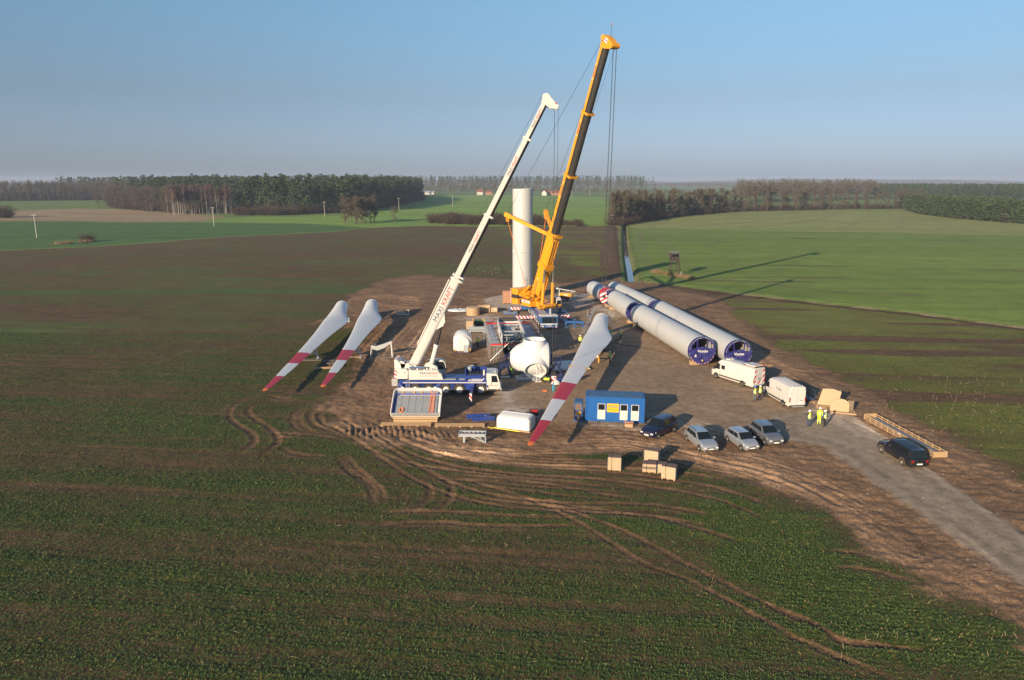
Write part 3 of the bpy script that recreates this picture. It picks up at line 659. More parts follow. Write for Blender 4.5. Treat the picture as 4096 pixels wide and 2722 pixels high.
def bare_kind(i, h=17.0, spread=3.2, bark=BARK, twig=TWIG, n=1300, low=0.10, stems=1, r=0.2, tl=1.6, tw=0.095, conic=False):
    g = np.random.RandomState(200 + i); limbs, tips = [], []
    for k in range(22):
        t = low + (0.95-low)*g.rand()**0.8; a = g.rand()*6.28
        env = (1.05-t) if conic else (0.35 + 1.3*min(t-low + 0.12, 1.12-t))
        L = spread*env*(0.6 + 0.6*g.rand()); q = (math.cos(a)*L, math.sin(a)*L, h*t + L*(0.75 if not conic else 0.2)); q = (q[0], q[1], min(q[2], h*(1.0 - 0.16*(L/spread)**2 - 0.06*g.rand())))
        limbs.append(((0, 0, h*t-0.2), q, 0.06 + 0.05*(1-t)))
        for s in np.linspace(0.35, 1.0, 5): tips.append((q[0]*s, q[1]*s, h*t + (q[2]-h*t)*s))
    for s in np.linspace(0.6, 1, 5): tips.append((0, 0, h*s*0.97))
    V, Q = twigs(tips, n, tl, tw, g)
    return trunk_mesh('trunk', bark, h*0.97, r, limbs, g, 0.03), raw_mesh('crown', V, Q, [twig])
def oak_kind(i, h=18.0):
    g = np.random.RandomState(300 + i); C = [(g.normal()*2.6, g.normal()*2.6, h*(0.45 + 0.5*g.rand())) for _ in range(14)]
    V, Q = leaf_quads(C, [1.8 + g.rand() for _ in C], 260, 0.7, g, 0.8)
    return trunk_mesh('trunk', BARK, h*0.8, 0.25, [((0, 0, h*0.3), c, 0.08) for c in C[:8]], g), raw_mesh('crown', V, Q, [OAK, TWIG], g.randint(0, 2, len(Q)))
def shrub_kind(i, h=4.0, w=3.0):
    g = np.random.RandomState(400 + i); stems = [(g.normal()*w*0.28, g.normal()*w*0.28, 0.2) for _ in range(40)]
    V, Q = twigs(stems, 420, h*0.85, 0.12, g, 0.9); tp = V.reshape(-1, 3, 3)[:, 2]*np.array((1, 1, 0.8)); V2, Q2 = twigs(tp, 420, h*0.35, 0.09, g, 0.2)
    b = MB()
    for s in stems[:9]: b.tube([(s[0]*0.5, s[1]*0.5, -0.1), (s[0], s[1], h*0.3), (s[0]*1.6, s[1]*1.6, h*0.75)], [0.06, 0.05, 0.02], 4)
    o = b.obj('stem', BARK); me = o.data; bpy.data.objects.remove(o)
    return me, raw_mesh('crown', np.concatenate([V, V2]), np.concatenate([Q, Q2 + len(V)]), [SHRUB])
KIND = {'pine': [pine_kind(i) for i in range(5)], 'young': [young_pine(i) for i in range(4)], 'alder': [bare_kind(i, conic=(i % 2 == 1)) for i in range(5)],
        'bare': [bare_kind(20+i, 20, 3.4, n=1000, low=0.1) for i in range(4)], 'birch': [bare_kind(40+i, 22, 2.6, BIRCH, TWIGB, 900, 0.40, r=0.12, tl=1.8, tw=0.07) for i in range(4)],
        'oak': [oak_kind(i) for i in range(4)], 'shrub': [shrub_kind(i) for i in range(4)]}
def tree(kind, x, y, s, label, group, name, sxy=None, z=0.0, cat='tree'):
    tm, cm = KIND[kind][TRNG.randint(len(KIND[kind]))]
    r = thing(name, label, cat, (x, y, z), TRNG.rand()*6.28, group); q = sxy or s; r.scale = (q, q, s)
    for nm, me in (('trunk' if kind != 'shrub' else 'stem', tm), ('crown', cm)):
        o = bpy.data.objects.new(nm, me); COL.objects.link(o); o.parent = r
def mass(name, spots, kinds, label, smin=0.85, smax=1.15, thin=1.0):
    """a wood beyond counting as one object: crowns (and trunks) of many trees joined"""
    Vs, Fs, Ms, off = [], [], [], 0; mats = []
    cache = {}
    for kd in kinds:
        for tm, cm in KIND[kd]:
            for me in (cm,):
                v = np.zeros(len(me.vertices)*3, np.float32); me.vertices.foreach_get('co', v); k = me.polygons[0].loop_total
                f = np.zeros(len(me.loops), np.int32); me.loops.foreach_get('vertex_index', f); mi = np.zeros(len(me.polygons), np.int32); me.polygons.foreach_get('material_index', mi)
                f = f.reshape(-1, k); f = np.concatenate([f, f[:, 2:3]], 1) if k == 3 else f
                base = []
                for m in me.materials:
                    if m not in mats: mats.append(m)
                    base.append(mats.index(m))
                cache.setdefault(kd, []).append((v.reshape(-1, 3), f, np.array(base)[mi], k))
    quads, tris = [], []
    for (x, y, z) in spots:
        kd = kinds[TRNG.randint(len(kinds))]; v, f, mi, k = cache[kd][TRNG.randint(len(cache[kd]))]
        s = TRNG.uniform(smin, smax); a = TRNG.rand()*6.28; c, d = math.cos(a)*s, math.sin(a)*s
        if thin < 1: q = TRNG.rand(len(f)) < thin; f2, mi2 = f[q], mi[q]
        else: f2, mi2 = f, mi
        Vs.append(np.stack([v[:, 0]*c - v[:, 1]*d + x, v[:, 0]*d + v[:, 1]*c + y, v[:, 2]*s + z], 1)); Fs.append(f2 + off); Ms.append(mi2); off += len(v)
    V, Fa, Ma = np.concatenate(Vs), np.concatenate(Fs), np.concatenate(Ms)
    t = Fa[:, 2] == Fa[:, 3]
    ls = np.where(t, 3, 4); st = np.concatenate([[0], np.cumsum(ls)[:-1]]); keep = np.ones(Fa.shape, bool); keep[:, 3] = ~t
    me = bpy.data.meshes.new(name); me.vertices.add(len(V)); me.vertices.foreach_set('co', V.astype(np.float32).ravel()); lv = Fa[keep].astype(np.int32)
    me.loops.add(len(lv)); me.loops.foreach_set('vertex_index', lv); me.polygons.add(len(Fa)); me.polygons.foreach_set('loop_start', st.astype(np.int32)); me.polygons.foreach_set('material_index', Ma.astype(np.int32))
    for m in mats: me.materials.append(m)
    me.update(calc_edges=True); o = bpy.data.objects.new(name, me); COL.objects.link(o); o['kind'] = 'stuff'; tag(o, label, 'forest'); return o
def along(P, n, jx, jy):
    P = np.array([(p[0], p[1]) for p in P]); seg = np.linalg.norm(np.diff(P, axis=0), axis=1); cs = np.concatenate([[0], np.cumsum(seg)])
    for k in range(n):
        s = (k + 0.5 + TRNG.uniform(-.35, .35))/n*cs[-1]; i = min(len(seg)-1, max(0, np.searchsorted(cs, s)-1)); p = P[i] + (P[i+1]-P[i])*(s-cs[i])/seg[i]
        yield p[0] + TRNG.uniform(-jx, jx), p[1] + TRNG.uniform(-jy, jy)
# left wood: edge rows of pines are single trees, the depth behind them is one mass
edge_p = [at(960,852), at(1180,860), at(1400,850), at(1560,830), at(1640,812), at(1690,800)]
for dep, n in ((6, 70), (16, 60), (28, 50)):
    for x, y in along([(p.x - dep*0.25, p.y + dep) for p in edge_p], n, 2.5, 3): tree('pine', x, y, TRNG.uniform(0.88, 1.2), 'tall dark green pine with bare trunk at the edge of the left wood', 'pines along the left wood edge', 'pine_tree')
sp = []
for dep in np.arange(40, 330, 13):
    for x, y in along([(p.x - dep*0.25, p.y + dep) for p in edge_p], 42, 5, 6): sp.append((x, y, 0.0))
mass('pine_forest', sp, ['pine'], 'deep mass of dark green pines behind the left wood edge', 0.95, 1.3, 0.36)
sp = []
for dep in np.arange(60, 400, 14):
    for x, y in along([(p.x - dep*0.15 - 20, p.y + dep) for p in (at(480,832), at(700,845), at(960,852))], 34, 6, 6): sp.append((x, y, 0.0))
mass('pine_forest', sp, ['pine'], 'dark green pine wood rising behind the birches', 0.92, 1.28, 0.34)
for x, y in along([at(690,862), at(760,858), at(860,856), at(930,854)], 46, 4, 8): tree('birch', x, y, TRNG.uniform(0.85, 1.1), 'slender white-stemmed birch with bare purplish twigs by the left wood', 'birches in front of the left wood', 'birch_tree')
for x, y in along([at(420,830), at(520,842), at(640,852), at(720,860)], 48, 5, 14): tree('bare', x, y + 8, TRNG.uniform(0.8, 1.05), 'bare brown deciduous tree in the thicket left of the birches', 'bare trees left of the birches', 'bare_tree')
sp = []
for dep in np.arange(20, 120, 12):
    for x, y in along([(p.x - dep*0.3, p.y + dep) for p in (at(400,826), at(560,842), at(700,852))], 30, 6, 6): sp.append((x, y, 0.0))
mass('bare_wood', sp, ['bare'], 'brown leafless wood between the birches and far left', 0.85, 1.1, 0.5)
fl_edge = [at(-250,808), at(0,806), at(200,804), at(400,802), at(480,805)]
for x, y in along([(p.x, p.y + 8) for p in fl_edge], 90, 4, 6): tree('bare', x, y, TRNG.uniform(0.85, 1.35), 'bare grey-brown tree along the far left wood edge', 'bare trees of the far left wood', 'bare_tree')
sp = []
for dep in np.arange(20, 220, 16):
    for x, y in along([(p.x, p.y + dep) for p in fl_edge], 66, 6, 7): sp.append((x, y, 0.0))
mass('bare_wood', sp, ['bare'], 'greyish leafless wood filling the far left horizon', 0.9, 1.4, 0.28)
sp = [(x, y, 0) for dep in (240, 265, 290, 315) for x, y in along([(p.x, p.y + dep) for p in fl_edge], 50, 8, 8)]
mass('pine_forest', sp, ['pine'], 'line of pines topping the far left wood', 1.15, 1.35, 0.45)
for x, y in along([at(945,862), at(1100,862), at(1350,852)], 34, 3, 3): tree('shrub', x, y, TRNG.uniform(1.1, 1.7), 'dark bare shrub at the foot of the left pine wood', 'shrubs under the left wood', 'shrub', cat='shrub')
# clump and single tree in the middle distance
for x, y in along([at(1370,893), at(1440,897), at(1500,890)], 16, 3, 9): tree('alder', x, y, TRNG.uniform(0.85, 1.0), 'tall bare alder in the round clump before the left wood', 'alders of the round clump', 'alder_tree')
p = at(1579,897); tree('alder', p.x, p.y, 0.62, 'small lone bare tree right of the alder clump', None, 'lone_tree', 0.75)
p = at(352,968); tree('shrub', p.x, p.y, 0.9, 'lone bare bush on the grassy edge of the left green field', None, 'field_bush', cat='shrub')
for u in (-30, 8, 30): p = at(u, 872); tree('shrub', p.x, p.y, 2.2, 'dark thicket bush at the left border of the photo', 'bushes at the left border', 'shrub', 1.7, cat='shrub')
# hedge behind the tower
for x, y in along([at(1735,893), at(1900,898), at(2120,900), at(2330,904)], 70, 2, 5):
    tree('shrub', x, y, TRNG.uniform(1.15, 1.75) if x < 15 else TRNG.uniform(0.7, 1.1), 'dark leafless shrub of the long hedge behind the tower', 'shrubs of the long hedge', 'hedge_shrub', cat='shrub')
# alder rows on the right
for x, y in along([at(2455,905), at(2480,897), at(2600,880), at(2750,862), at(2905,850)], 84, 2.5, 7): tree('alder', x, y, TRNG.uniform(0.72, 1.2), 'bare brown alder in the dense row beyond the ditch', 'alders of the dense row beyond the ditch', 'alder_tree')
for x, y in along([at(2930,848), at(3150,843), at(3350,838), at(3700,836)], 62, 3, 4): tree('alder', x, y, TRNG.uniform(0.6, 1.15), 'bare brown alder in the gappy row across the right field', 'alders of the gappy row on the right', 'alder_tree')
# young pine plantation at the right border
pe = [at(3686,858), at(3750,866), at(3850,878), at(4000,890), at(4150,900)]
for dep, n in ((3, 46), (9, 44), (16, 40)):
    for x, y in along([(p.x + dep*0.4, p.y + dep) for p in pe], n, 1.5, 1.5): tree('young', x, y, TRNG.uniform(0.9, 1.15), 'dense dark green young pine of the plantation at right', 'young pines of the right plantation', 'young_pine')
sp = []
for dep in np.arange(24, 130, 5.5):
    for x, y in along([(p.x + dep*0.4, p.y + dep) for p in pe], 44, 2, 2): sp.append((x, y, 0.0))
mass('young_pine_plantation', sp, ['young'], 'solid mass of young pines behind the plantation edge at right', 1.0, 1.2, 0.4)
# undergrowth closing the gaps between the stems
mass('undergrowth', [(x, y, 0) for dep in (12, 22) for x, y in along([(p.x - dep*.25, p.y + dep) for p in edge_p], 46, 3, 4)], ['shrub'], 'dark undergrowth between the pine stems of the left wood', 1.2, 2.2, .6)
mass('undergrowth', [(x, y, 0) for dep in (10, 24) for x, y in along([(p.x, p.y + dep) for p in (at(430,832), at(560,844), at(720,858), at(930,854))], 44, 4, 5)], ['shrub'], 'brown undergrowth among the birches and bare trees', 1.3, 2.4, .6)
mass('undergrowth', [(x, y, 0) for dep in (14, 34) for x, y in along([(p.x, p.y + dep) for p in fl_edge], 60, 5, 6)], ['shrub'], 'grey undergrowth of the far left wood', 1.8, 3.0, .6)
mass('undergrowth', [(x, y, 0) for x, y in along([at(2455,904), at(2600,879), at(2750,861), at(2905,849)], 70, 2.5, 6)], ['shrub'], 'brown undergrowth at the foot of the dense alder row', .9, 1.7, .6)
mass('undergrowth', [(x, y, 0) for x, y in along([at(2930,847), at(3150,842), at(3350,837), at(3700,835)], 66, 3, 4)], ['shrub'], 'brown undergrowth at the foot of the gappy alder row', .7, 1.5, .6)
# distant woods
def blockwood(name, P, depth, step, n, kinds, label, s0, s1, thin, rise=0.0):
    sp = []
    for dep in np.arange(0, depth, step):
        for x, y in along([(p[0]*(1 + dep/p[1]), p[1] + dep) for p in P], n, step*0.6, step*0.6): sp.append((x, y, rise*dep/depth))
    mass(name, sp, kinds, label, s0, s1, thin)
G0 = lambda u, Y: ((u-CX)/F*(Y*_c + CAMH*_s), Y)
blockwood('distant_oak_wood', [G0(2960, 820), G0(3150, 900), G0(3400, 1000), G0(3500, 1050)], 160, 14, 30, ['oak', 'bare'], 'rust brown oak wood behind the right alder rows', 0.95, 1.5, 0.5)
blockwood('distant_pine_wood', [G0(3480, 1060), G0(3800, 950), G0(4150, 820)], 260, 18, 50, ['pine'], 'far pine wood along the right horizon', 0.75, 0.92, 0.33)
blockwood('distant_pine_wood', [G0(1560, 1800), G0(1900, 1780), G0(2300, 1750), G0(2580, 1700)], 420, 40, 80, ['pine', 'bare'], 'bluish far pine forest behind the village', 1.25, 1.5, 0.28, 8)
blockwood('distant_tree_belt', [G0(2560, 2300), G0(3000, 2100), G0(3600, 2300)], 300, 50, 60, ['bare', 'oak'], 'hazy far tree belt near the right horizon', 0.9, 1.2, 0.3)
blockwood('village_trees', [G0(1700, 1420), G0(1850, 1440), G0(2080, 1450)], 120, 20, 26, ['bare', 'oak'], 'leafless village trees round the far houses', 0.7, 1.2, 0.4)
blockwood('village_trees', [G0(2130, 1440), G0(2330, 1330), G0(2560, 1250)], 90, 20, 30, ['bare', 'oak'], 'leafless trees around the red roofed farm', 0.6, 1.0, 0.4)
for u, Y, s in [(2590, 900, 0.75), (2615, 905, 0.9), (2625, 930, 0.8), (2660, 1000, 0.7), (2715, 880, 0.8), (2725, 890, 0.8), (2790, 820, 0.8), (2820, 850, 0.85), (2850, 840, 0.7), (2880, 830, 0.75), (2935, 800, 1.0)]:
    x, y = G0(u, Y); tree('bare', x, y, s, 'lone bare field tree in the hazy meadows right of the yellow crane', 'lone trees in the hazy meadows', 'field_tree', s*1.5)
for u, Y in [(2660, 830), (2690, 830), (2745, 800), (2770, 790), (2920, 740), (2945, 735), (2970, 735), (2560, 1100), (2500, 1000)]:
    x, y = G0(u, Y); tree('shrub', x, y, 1.5, 'dark bush in the hazy meadows on the right', 'bushes in the hazy meadows', 'shrub', 2.2, cat='shrub')
# far ridges on the horizon
hm = mat('far_wooded_ridge', (0.05, 0.062, 0.045), 0.95, var=0.3, scale=0.01)
def ridge(P, h, label):
    g = np.random.RandomState(int(abs(P[0][0])) % 97); b = MB(); n = 90; rows = []
    for t in np.linspace(0, 1, n):
        i = min(len(P)-2, int(t*(len(P)-1))); f = t*(len(P)-1)-i; x, y = P[i][0] + (P[i+1][0]-P[i][0])*f, P[i][1] + (P[i+1][1]-P[i][1])*f
        hh = h*math.sin(math.pi*min(max(t, 0.001), 0.999))**0.6*(0.8 + 0.35*vnoise(np.array([t*9.0]), np.array([0.5]), 3)[0]) + g.rand()*1.6
        rows.append([(x, y-90, -1), (x, y-30, hh*0.8), (x, y+40, hh), (x, y+300, hh*0.6), (x, y+500, -1)])
    b.loft(rows, 0, False, False); o = b.obj('far_ridge', hm, None, 60); o['kind'] = 'structure'
ridge([G0(-400, 5200), G0(1500, 5600), G0(2400, 5600), G0(2900, 5500)], 36, '')
ridge([G0(2500, 5600), G0(3100, 5000), G0(3500, 4800), G0(4500, 5200)], 44, '')
ridge([G0(2300, 4000), G0(2700, 3800), G0(3100, 3600), G0(3500, 3500)], 20, '')
# dry reeds and tufts
def tuft(name, x, y, r, h, n, label, c='dry'):
    g = np.random.RandomState(int(x*7+y*3) % 9999); ba = [(g.normal()*r*0.5, g.normal()*r*0.5, 0) for _ in range(60)]
    V, Q = twigs(ba, n, h, 0.10, g, 0.9); me = raw_mesh(name, V, Q, [mat('dry_grass', (0.26, 0.17, 0.09), 0.9, var=0.3) if c == 'dry' else mat('rank_grass', (0.12, 0.16, 0.04), 0.9, var=0.3)])
    o = bpy.data.objects.new(name, me); COL.objects.link(o); o.location = (x, y, 0); o['kind'] = 'stuff'; tag(o, label, 'grass')
for u, v, r in [(2640,1095,1.6), (2670,1100,1.8), (2700,1108,1.6), (2735,1112,1.8), (2765,1118,1.6), (2620,1092,1.2)]:
    p = at(u, v); tuft('dry_brush', p.x, p.y, r*.8, 0.8, 260, 'dry reddish brush at the foot of the near hunting stand')
for u, v, r in [(240,978,2.5), (270,976,2), (330,972,1.8), (350,970,2)]: p = at(u, v); tuft('dry_grass_tuft', p.x, p.y, r, 1.4, 300, 'pale dry grass on the edge of the left green field')
# ================================================================ FAR BUILDINGS, POLES, HUNTING STANDS
POLE = mat('pale_concrete_pole', (0.45, 0.42, 0.37), 0.85, var=0.15)
def pole(u, v, label, h=10.5):
    p = at(u, v); t = thing('utility_pole', label, 'utility pole', p, 0, 'utility poles across the left fields')
    MB().tube([(0, 0, -0.5), (0, 0, h)], [0.19, 0.12], 8).obj('post', POLE, t, 60)
    MB().beam((-1.3, 0, h-0.25), (1.3, 0, h-0.25), 0.12, 0.14).obj('crossarm', POLE, t)
    for x in (-1.2, 0, 1.2): MB().cyl((x, 0, h-0.18), (x, 0, h+0.12), 0.06, n=6).obj('insulator', BLK, t)
pole(148, 953, 'pale utility pole in the dark green field near the left border')
pole(856, 904, 'utility pole in front of the birches')
pole(1299, 866, 'utility pole before the dark pines, left of the alder clump')
pole(1596, 841, 'utility pole just left of the end of the pine wood')
pole(1811, 826, 'distant utility pole between the pine wood and the white boom')
pole(1975, 811, 'distant utility pole touching the white boom')
pole(2206, 790, 'distant utility pole just right of the standing tower')
pole(2289, 792, 'far utility pole behind the yellow boom')
pole(2359, 788, 'far utility pole left of the alder row')
DKWOOD = mat('tarred_dark_timber', (0.045, 0.036, 0.03), 0.85, var=0.3, scale=6)
def stand(p, s, label, rz=0.0):
    OLDWOOD = DKWOOD
    t = thing('hunting_stand', label, 'hunting stand', p, rz); t.scale = (s, s, s)
    for sx in (-1, 1):
        for sy in (-1, 1): MB().beam((sx*1.35, sy*1.1, -0.2), (sx*0.8, sy*0.7, 4.3), 0.16).obj('leg', OLDWOOD, t)
        MB().beam((sx*1.15, -0.95, 1.5), (sx*1.15, 0.95, 1.5), 0.12).obj('brace', OLDWOOD, t)
    for y in (-0.95, 0.95): MB().beam((-1.15, y, 1.5), (1.15, y, 1.5), 0.12).obj('brace', OLDWOOD, t); MB().beam((-1.3, y, 0.4), (0.9, y*0.85, 3.8), 0.09).obj('brace', OLDWOOD, t)
    MB().bx(-1.15, 1.15, -1.0, 1.0, 4.2, 4.32).obj('platform', OLDWOOD, t)
    b = MB(); b.bx(-1.0, 1.0, -0.9, -0.84, 4.32, 5.3); b.bx(-1.0, -0.94, -0.84, 0.84, 4.32, 5.3); b.bx(0.94, 1.0, -0.84, 0.84, 4.32, 5.3); b.bx(-1.0, 1.0, 0.84, 0.9, 4.32, 6.4)
    for sx in (-0.97, 0.97): b.bx(sx-.04, sx+.04, -0.9, -0.82, 5.3, 6.25)
    b.bx(-1.0, 1.0, -0.9, -0.84, 5.85, 6.25); b.bx(-1, -0.94, -0.84, 0.84, 5.9, 6.25); b.bx(0.94, 1, -0.84, 0.84, 5.9, 6.25)
    b.obj('cabin', OLDWOOD, t)
    MB().bx(-0.93, 0.93, -0.8, -0.78, 5.3, 5.85).obj('window', GLASS, t)
    MB().plate((-1.25, -1.15, 6.25), (1.25, -1.15, 6.25), (1.25, 1.1, 6.5), (-1.25, 1.1, 6.5), 0.08).obj('roof', mat('felt_roof', (0.2, 0.19, 0.17), 0.8), t)
    for y in (-0.3, 0.3): MB().beam((2.3, y, 0), (1.05, y, 4.4), 0.09).obj('ladder_rail', OLDWOOD, t)
    for k in range(1, 11): MB().beam((2.3-k*0.115, -0.36, k*0.4), (2.3-k*0.115, 0.36, k*0.4), 0.06).obj('rung', OLDWOOD, t)
    return t
stand(at(2694, 1105), 1.0, 'dark wooden hunting stand with ladder beside the wheat field', 0.12)
b = MB().cyl((0, 0, -0.2), (0, 0, 1.3), 0.09, n=8); tag(b.obj('marker_post', POLE, loc=at(2724, 1106)), 'short pale marker post right of the near hunting stand', 'post')
stand(at(2447, 904), 0.95, 'small far hunting stand at the end of the hedge, left of the alders', -0.3)
stand(at(1648, 832), 0.9, 'tiny hunting stand under the right end of the pine wood', 0.2)
stand(at(4018, 893), 0.8, 'hunting stand under the young pines near the right border', 0.1)
ROOFR = mat('red_tile_roof', (0.20, 0.07, 0.045), 0.8, var=0.2); WALLW = mat('white_render_wall', (0.50, 0.48, 0.45), 0.85, var=0.08); WALLB = mat('brick_wall', (0.36, 0.19, 0.12), 0.85, var=0.2); ROOFG = mat('grey_sheet_roof', (0.30, 0.34, 0.38), 0.6, var=0.1)
def house(u, Y, w, d, h, rh, wall, roof, label, rz=0.0, nw=3):
    x, y = G0(u, Y); t = thing('house', label, 'house', (x, y, 0), rz)
    MB().bx(-w/2, w/2, -d/2, d/2, -0.5, h).add([(-w/2+.02, -d/2, h), (-w/2+.02, d/2, h), (-w/2+.02, 0, h+rh-.1), (w/2-.02, -d/2, h), (w/2-.02, d/2, h), (w/2-.02, 0, h+rh-.1)], [(0, 2, 1), (3, 4, 5)]).obj('wall', wall, t)
    r = MB().plate((-w/2-.4, -d/2-.5, h-.3), (w/2+.4, -d/2-.5, h-.3), (w/2+.4, 0, h+rh), (-w/2-.4, 0, h+rh), 0.2).plate((w/2+.4, d/2+.5, h-.3), (-w/2-.4, d/2+.5, h-.3), (-w/2-.4, 0, h+rh), (w/2+.4, 0, h+rh), 0.2).obj('roof', roof, t)
    MB().bx(w*0.2-.35, w*0.2+.35, -0.35, 0.35, h+rh*0.6, h+rh+1.0).obj('chimney', WALLB, r)
    for k in range(nw):
        xx = -w/2 + (k+0.5)*w/nw; f = MB().bx(xx-.7, xx+.7, -d/2-.04, -d/2+.02, 1.0, 2.4).obj('window', WHITE, t); MB().bx(xx-.55, xx+.55, -d/2-.07, -d/2-.042, 1.12, 2.28).obj('pane', GLASS, f)
    MB().bx(-0.5, 0.5, -d/2-.05, -d/2+.02, 0, 2.1).obj('door', OLDWOOD, t)
house(1712, 1400, 24, 12, 4.5, 3.0, WALLW, ROOFG, 'long grey roofed barn just right of the pine wood')
house(1920, 1370, 11, 10, 6, 4.5, WALLW, ROOFR, 'white village house left of the brick house, behind the white boom')
house(1955, 1372, 12, 10, 5.5, 3.5, WALLB, ROOFR, 'brick village house nearest the white boom', 0.1)
house(2180, 1330, 10, 9, 5, 4.5, WALLW, ROOFR, 'white gabled farmhouse just right of the standing tower', 1.2, 2)
house(2225, 1345, 36, 11, 4.5, 4.0, WALLB, ROOFR, 'long red roofed farm building behind the yellow crane', 0.05, 6)
# ================================================================ CRANES
def V3(p=(0, 0, 0)):
    p = tuple(p); return Vector(p if len(p) == 3 else (p[0], p[1], 0))
def wheel(par, x, y, z, r, w, side, rimmat, hub=0.55):
    """tyre with rounded shoulders and a dished rim; side = outward y sign"""
    prof = [(r*0.50, -w/2), (r*0.92, -w/2), (r, -w*0.34), (r, w*0.34), (r*0.92, w/2), (r*0.50, w/2)]; n = 22
    rings = [[(x + q*math.cos(2*math.pi*k/n), y + o, z + q*math.sin(2*math.pi*k/n)) for k in range(n)] for q, o in prof]
    b = MB().loft(rings, 0, False); t = b.obj('wheel', TYRE, par, 40)
    c = MB(); yo = y + side*w*0.5
    def disc(rr, d): return [(x + rr*math.cos(2*math.pi*k/n), yo + side*d, z + rr*math.sin(2*math.pi*k/n)) for k in range(n)]
    R_ = [disc(r*0.53, -0.03), disc(r*0.50, 0.01), disc(r*0.44, -0.06), disc(r*0.30, -0.04), disc(r*0.17, 0.02), disc(r*0.02, 0.02)]
    c.loft(R_ if side < 0 else R_, 0, False); c.obj('rim', rimmat, t, 30)
    return t
def boom_section(name, par, O, ax, up, sd, s0, s1, w, h, mats, lo=-0.16):
    """telescopic section: flat top, rounded belly; upper shell mats[0], belly mats[1]"""
    pts = [(-w/2, h*0.5), (w/2, h*0.5), (w/2, lo*h)] + [(w/2*math.cos(a), h*(lo - (0.5+lo)*math.sin(a))) for a in np.linspace(0.25, math.pi-0.25, 9)] + [(-w/2, lo*h)]
    b = MB(); rings = [[O + ax*s + sd*p[0] + up*p[1] for p in pts] for s in (s0, s1)]; n = len(pts)
    b.loft(rings, 0)
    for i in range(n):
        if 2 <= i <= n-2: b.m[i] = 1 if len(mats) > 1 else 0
    return b.obj(name, mats, par, 25)
def collar(name, par, O, ax, up, sd, s, L, w, h, m):
    b = MB(); b.M = None
    for (x0, x1, y0, y1) in ((-w/2, w/2, h/2-.04, h/2+.08), (-w/2, w/2, -h/2-.1, -h/2+.06), (-w/2-.1, -w/2+.03, -h/2, h/2), (w/2-.03, w/2+.1, -h/2, h/2)):
        P = [O + ax*q + sd*a + up*c for q in (s, s+L) for a, c in ((x0, y0), (x1, y0), (x1, y1), (x0, y1))]
        b.add(P, [(0,1,2,3),(7,6,5,4),(0,4,5,1),(1,5,6,2),(2,6,7,3),(3,7,4,0)])
    return b.obj(name, m, par)
def rope(par, a, b, r=0.03, name='rope', m=None):
    return MB().tube([a, b], r, 5).obj(name, m or DARK, par)
INK = mat('navy_lettering', (0.02, 0.03, 0.10), 0.5); INKR = mat('red_lettering', (0.36, 0.02, 0.02), 0.5); INKW = mat('white_lettering', (0.85, 0.85, 0.85), 0.5); INKG = mat('grey_lettering', (0.25, 0.25, 0.27), 0.5)
# ---------------------------------------------------------------- white and blue mobile crane
wc = thing('mobile_crane', 'white and blue five-axle mobile crane with white boom raised to the right', 'crane', (-8.0, 83.2, 0))
b = MB()
b.bx(-5.5, 4.9, -0.95, 0.95, 0.75, 1.6); b.bx(-5.4, 4.95, -1.37, 1.37, 1.5, 1.9)
for x0, x1 in ((-5.5, -4.35), (-1.1, -0.72), (0.75, 0.95), (2.45, 3.5)): b.bx(x0, x1, -1.365, -0.9, 0.7, 1.5); b.bx(x0, x1, 0.9, 1.365, 0.7, 1.5)
b.prism([(-5.5, 1.9), (-5.5, 1.2), (-4.4, 1.2), (-4.6, 1.9)], -1.36, 1.36)
b.obj('chassis', BLUE, wc)
MB().bx(-5.0, 4.9, -1.385, -1.372, 1.53, 1.64).obj('side_stripe', WHITE, wc)
for x0, x1 in ((-1.1, 1.3), (1.7, 4.0)): MB().bx(x0, x1, -1.36, -0.75, 1.92, 2.0).obj('walkway', GALV, wc)
b = MB(); b.bx(2.4, 4.9, -1.36, 1.36, 1.9, 2.45); b.bx(2.4, 2.5, -1.3, 1.3, 2.45, 3.05); b.bx(2.4, 4.9, 1.2, 1.3, 2.45, 2.9); b.obj('engine_cover', BLUE, wc)
b = MB()
for k in range(14): b.bx(2.7+k*0.14, 2.8+k*0.14, -0.9, 0.9, 2.46, 2.5 + 0.12*((k*7) % 3)/2)
b.obj('engine_deck', DARK, wc)
MB().cyl((2.9, -0.1, 2.45), (2.9, -0.1, 3.25), 0.26, n=14).obj('muffler', GALV, wc, 40)
MB().tube([(2.9, -0.1, 3.25), (2.9, -0.1, 3.35), (3.4, -0.1, 3.38)], 0.06).obj('exhaust_pipe', GALV, wc)
MB().bx(4.55, 4.75, -1.2, -1.0, 2.45, 3.1).obj('air_intake', WHITE, wc)
MB().bx(4.2, 4.9, -1.367, -1.362, 2.25, 2.34).obj('model_plate', BLK, wc)
b = MB(); b.prism([(3.05, 1.75), (4.4, 1.75), (4.75, 2.12), (4.6, 2.12), (4.3, 1.87), (3.15, 1.87)], -1.379, -1.362); b.prism([(2.75, 1.75), (2.85, 1.75), (2.98, 2.0), (2.88, 2.0)], -1.379, -1.362); b.prism([(2.92, 1.75), (3.0, 1.75), (3.1, 2.0), (3.02, 2.0)], -1.379, -1.362); b.prism([(3.15, 1.95), (4.3, 1.95), (4.4, 2.05), (3.2, 2.05)], -1.379, -1.362)
b.obj('side_graphic', WHITE, wc)
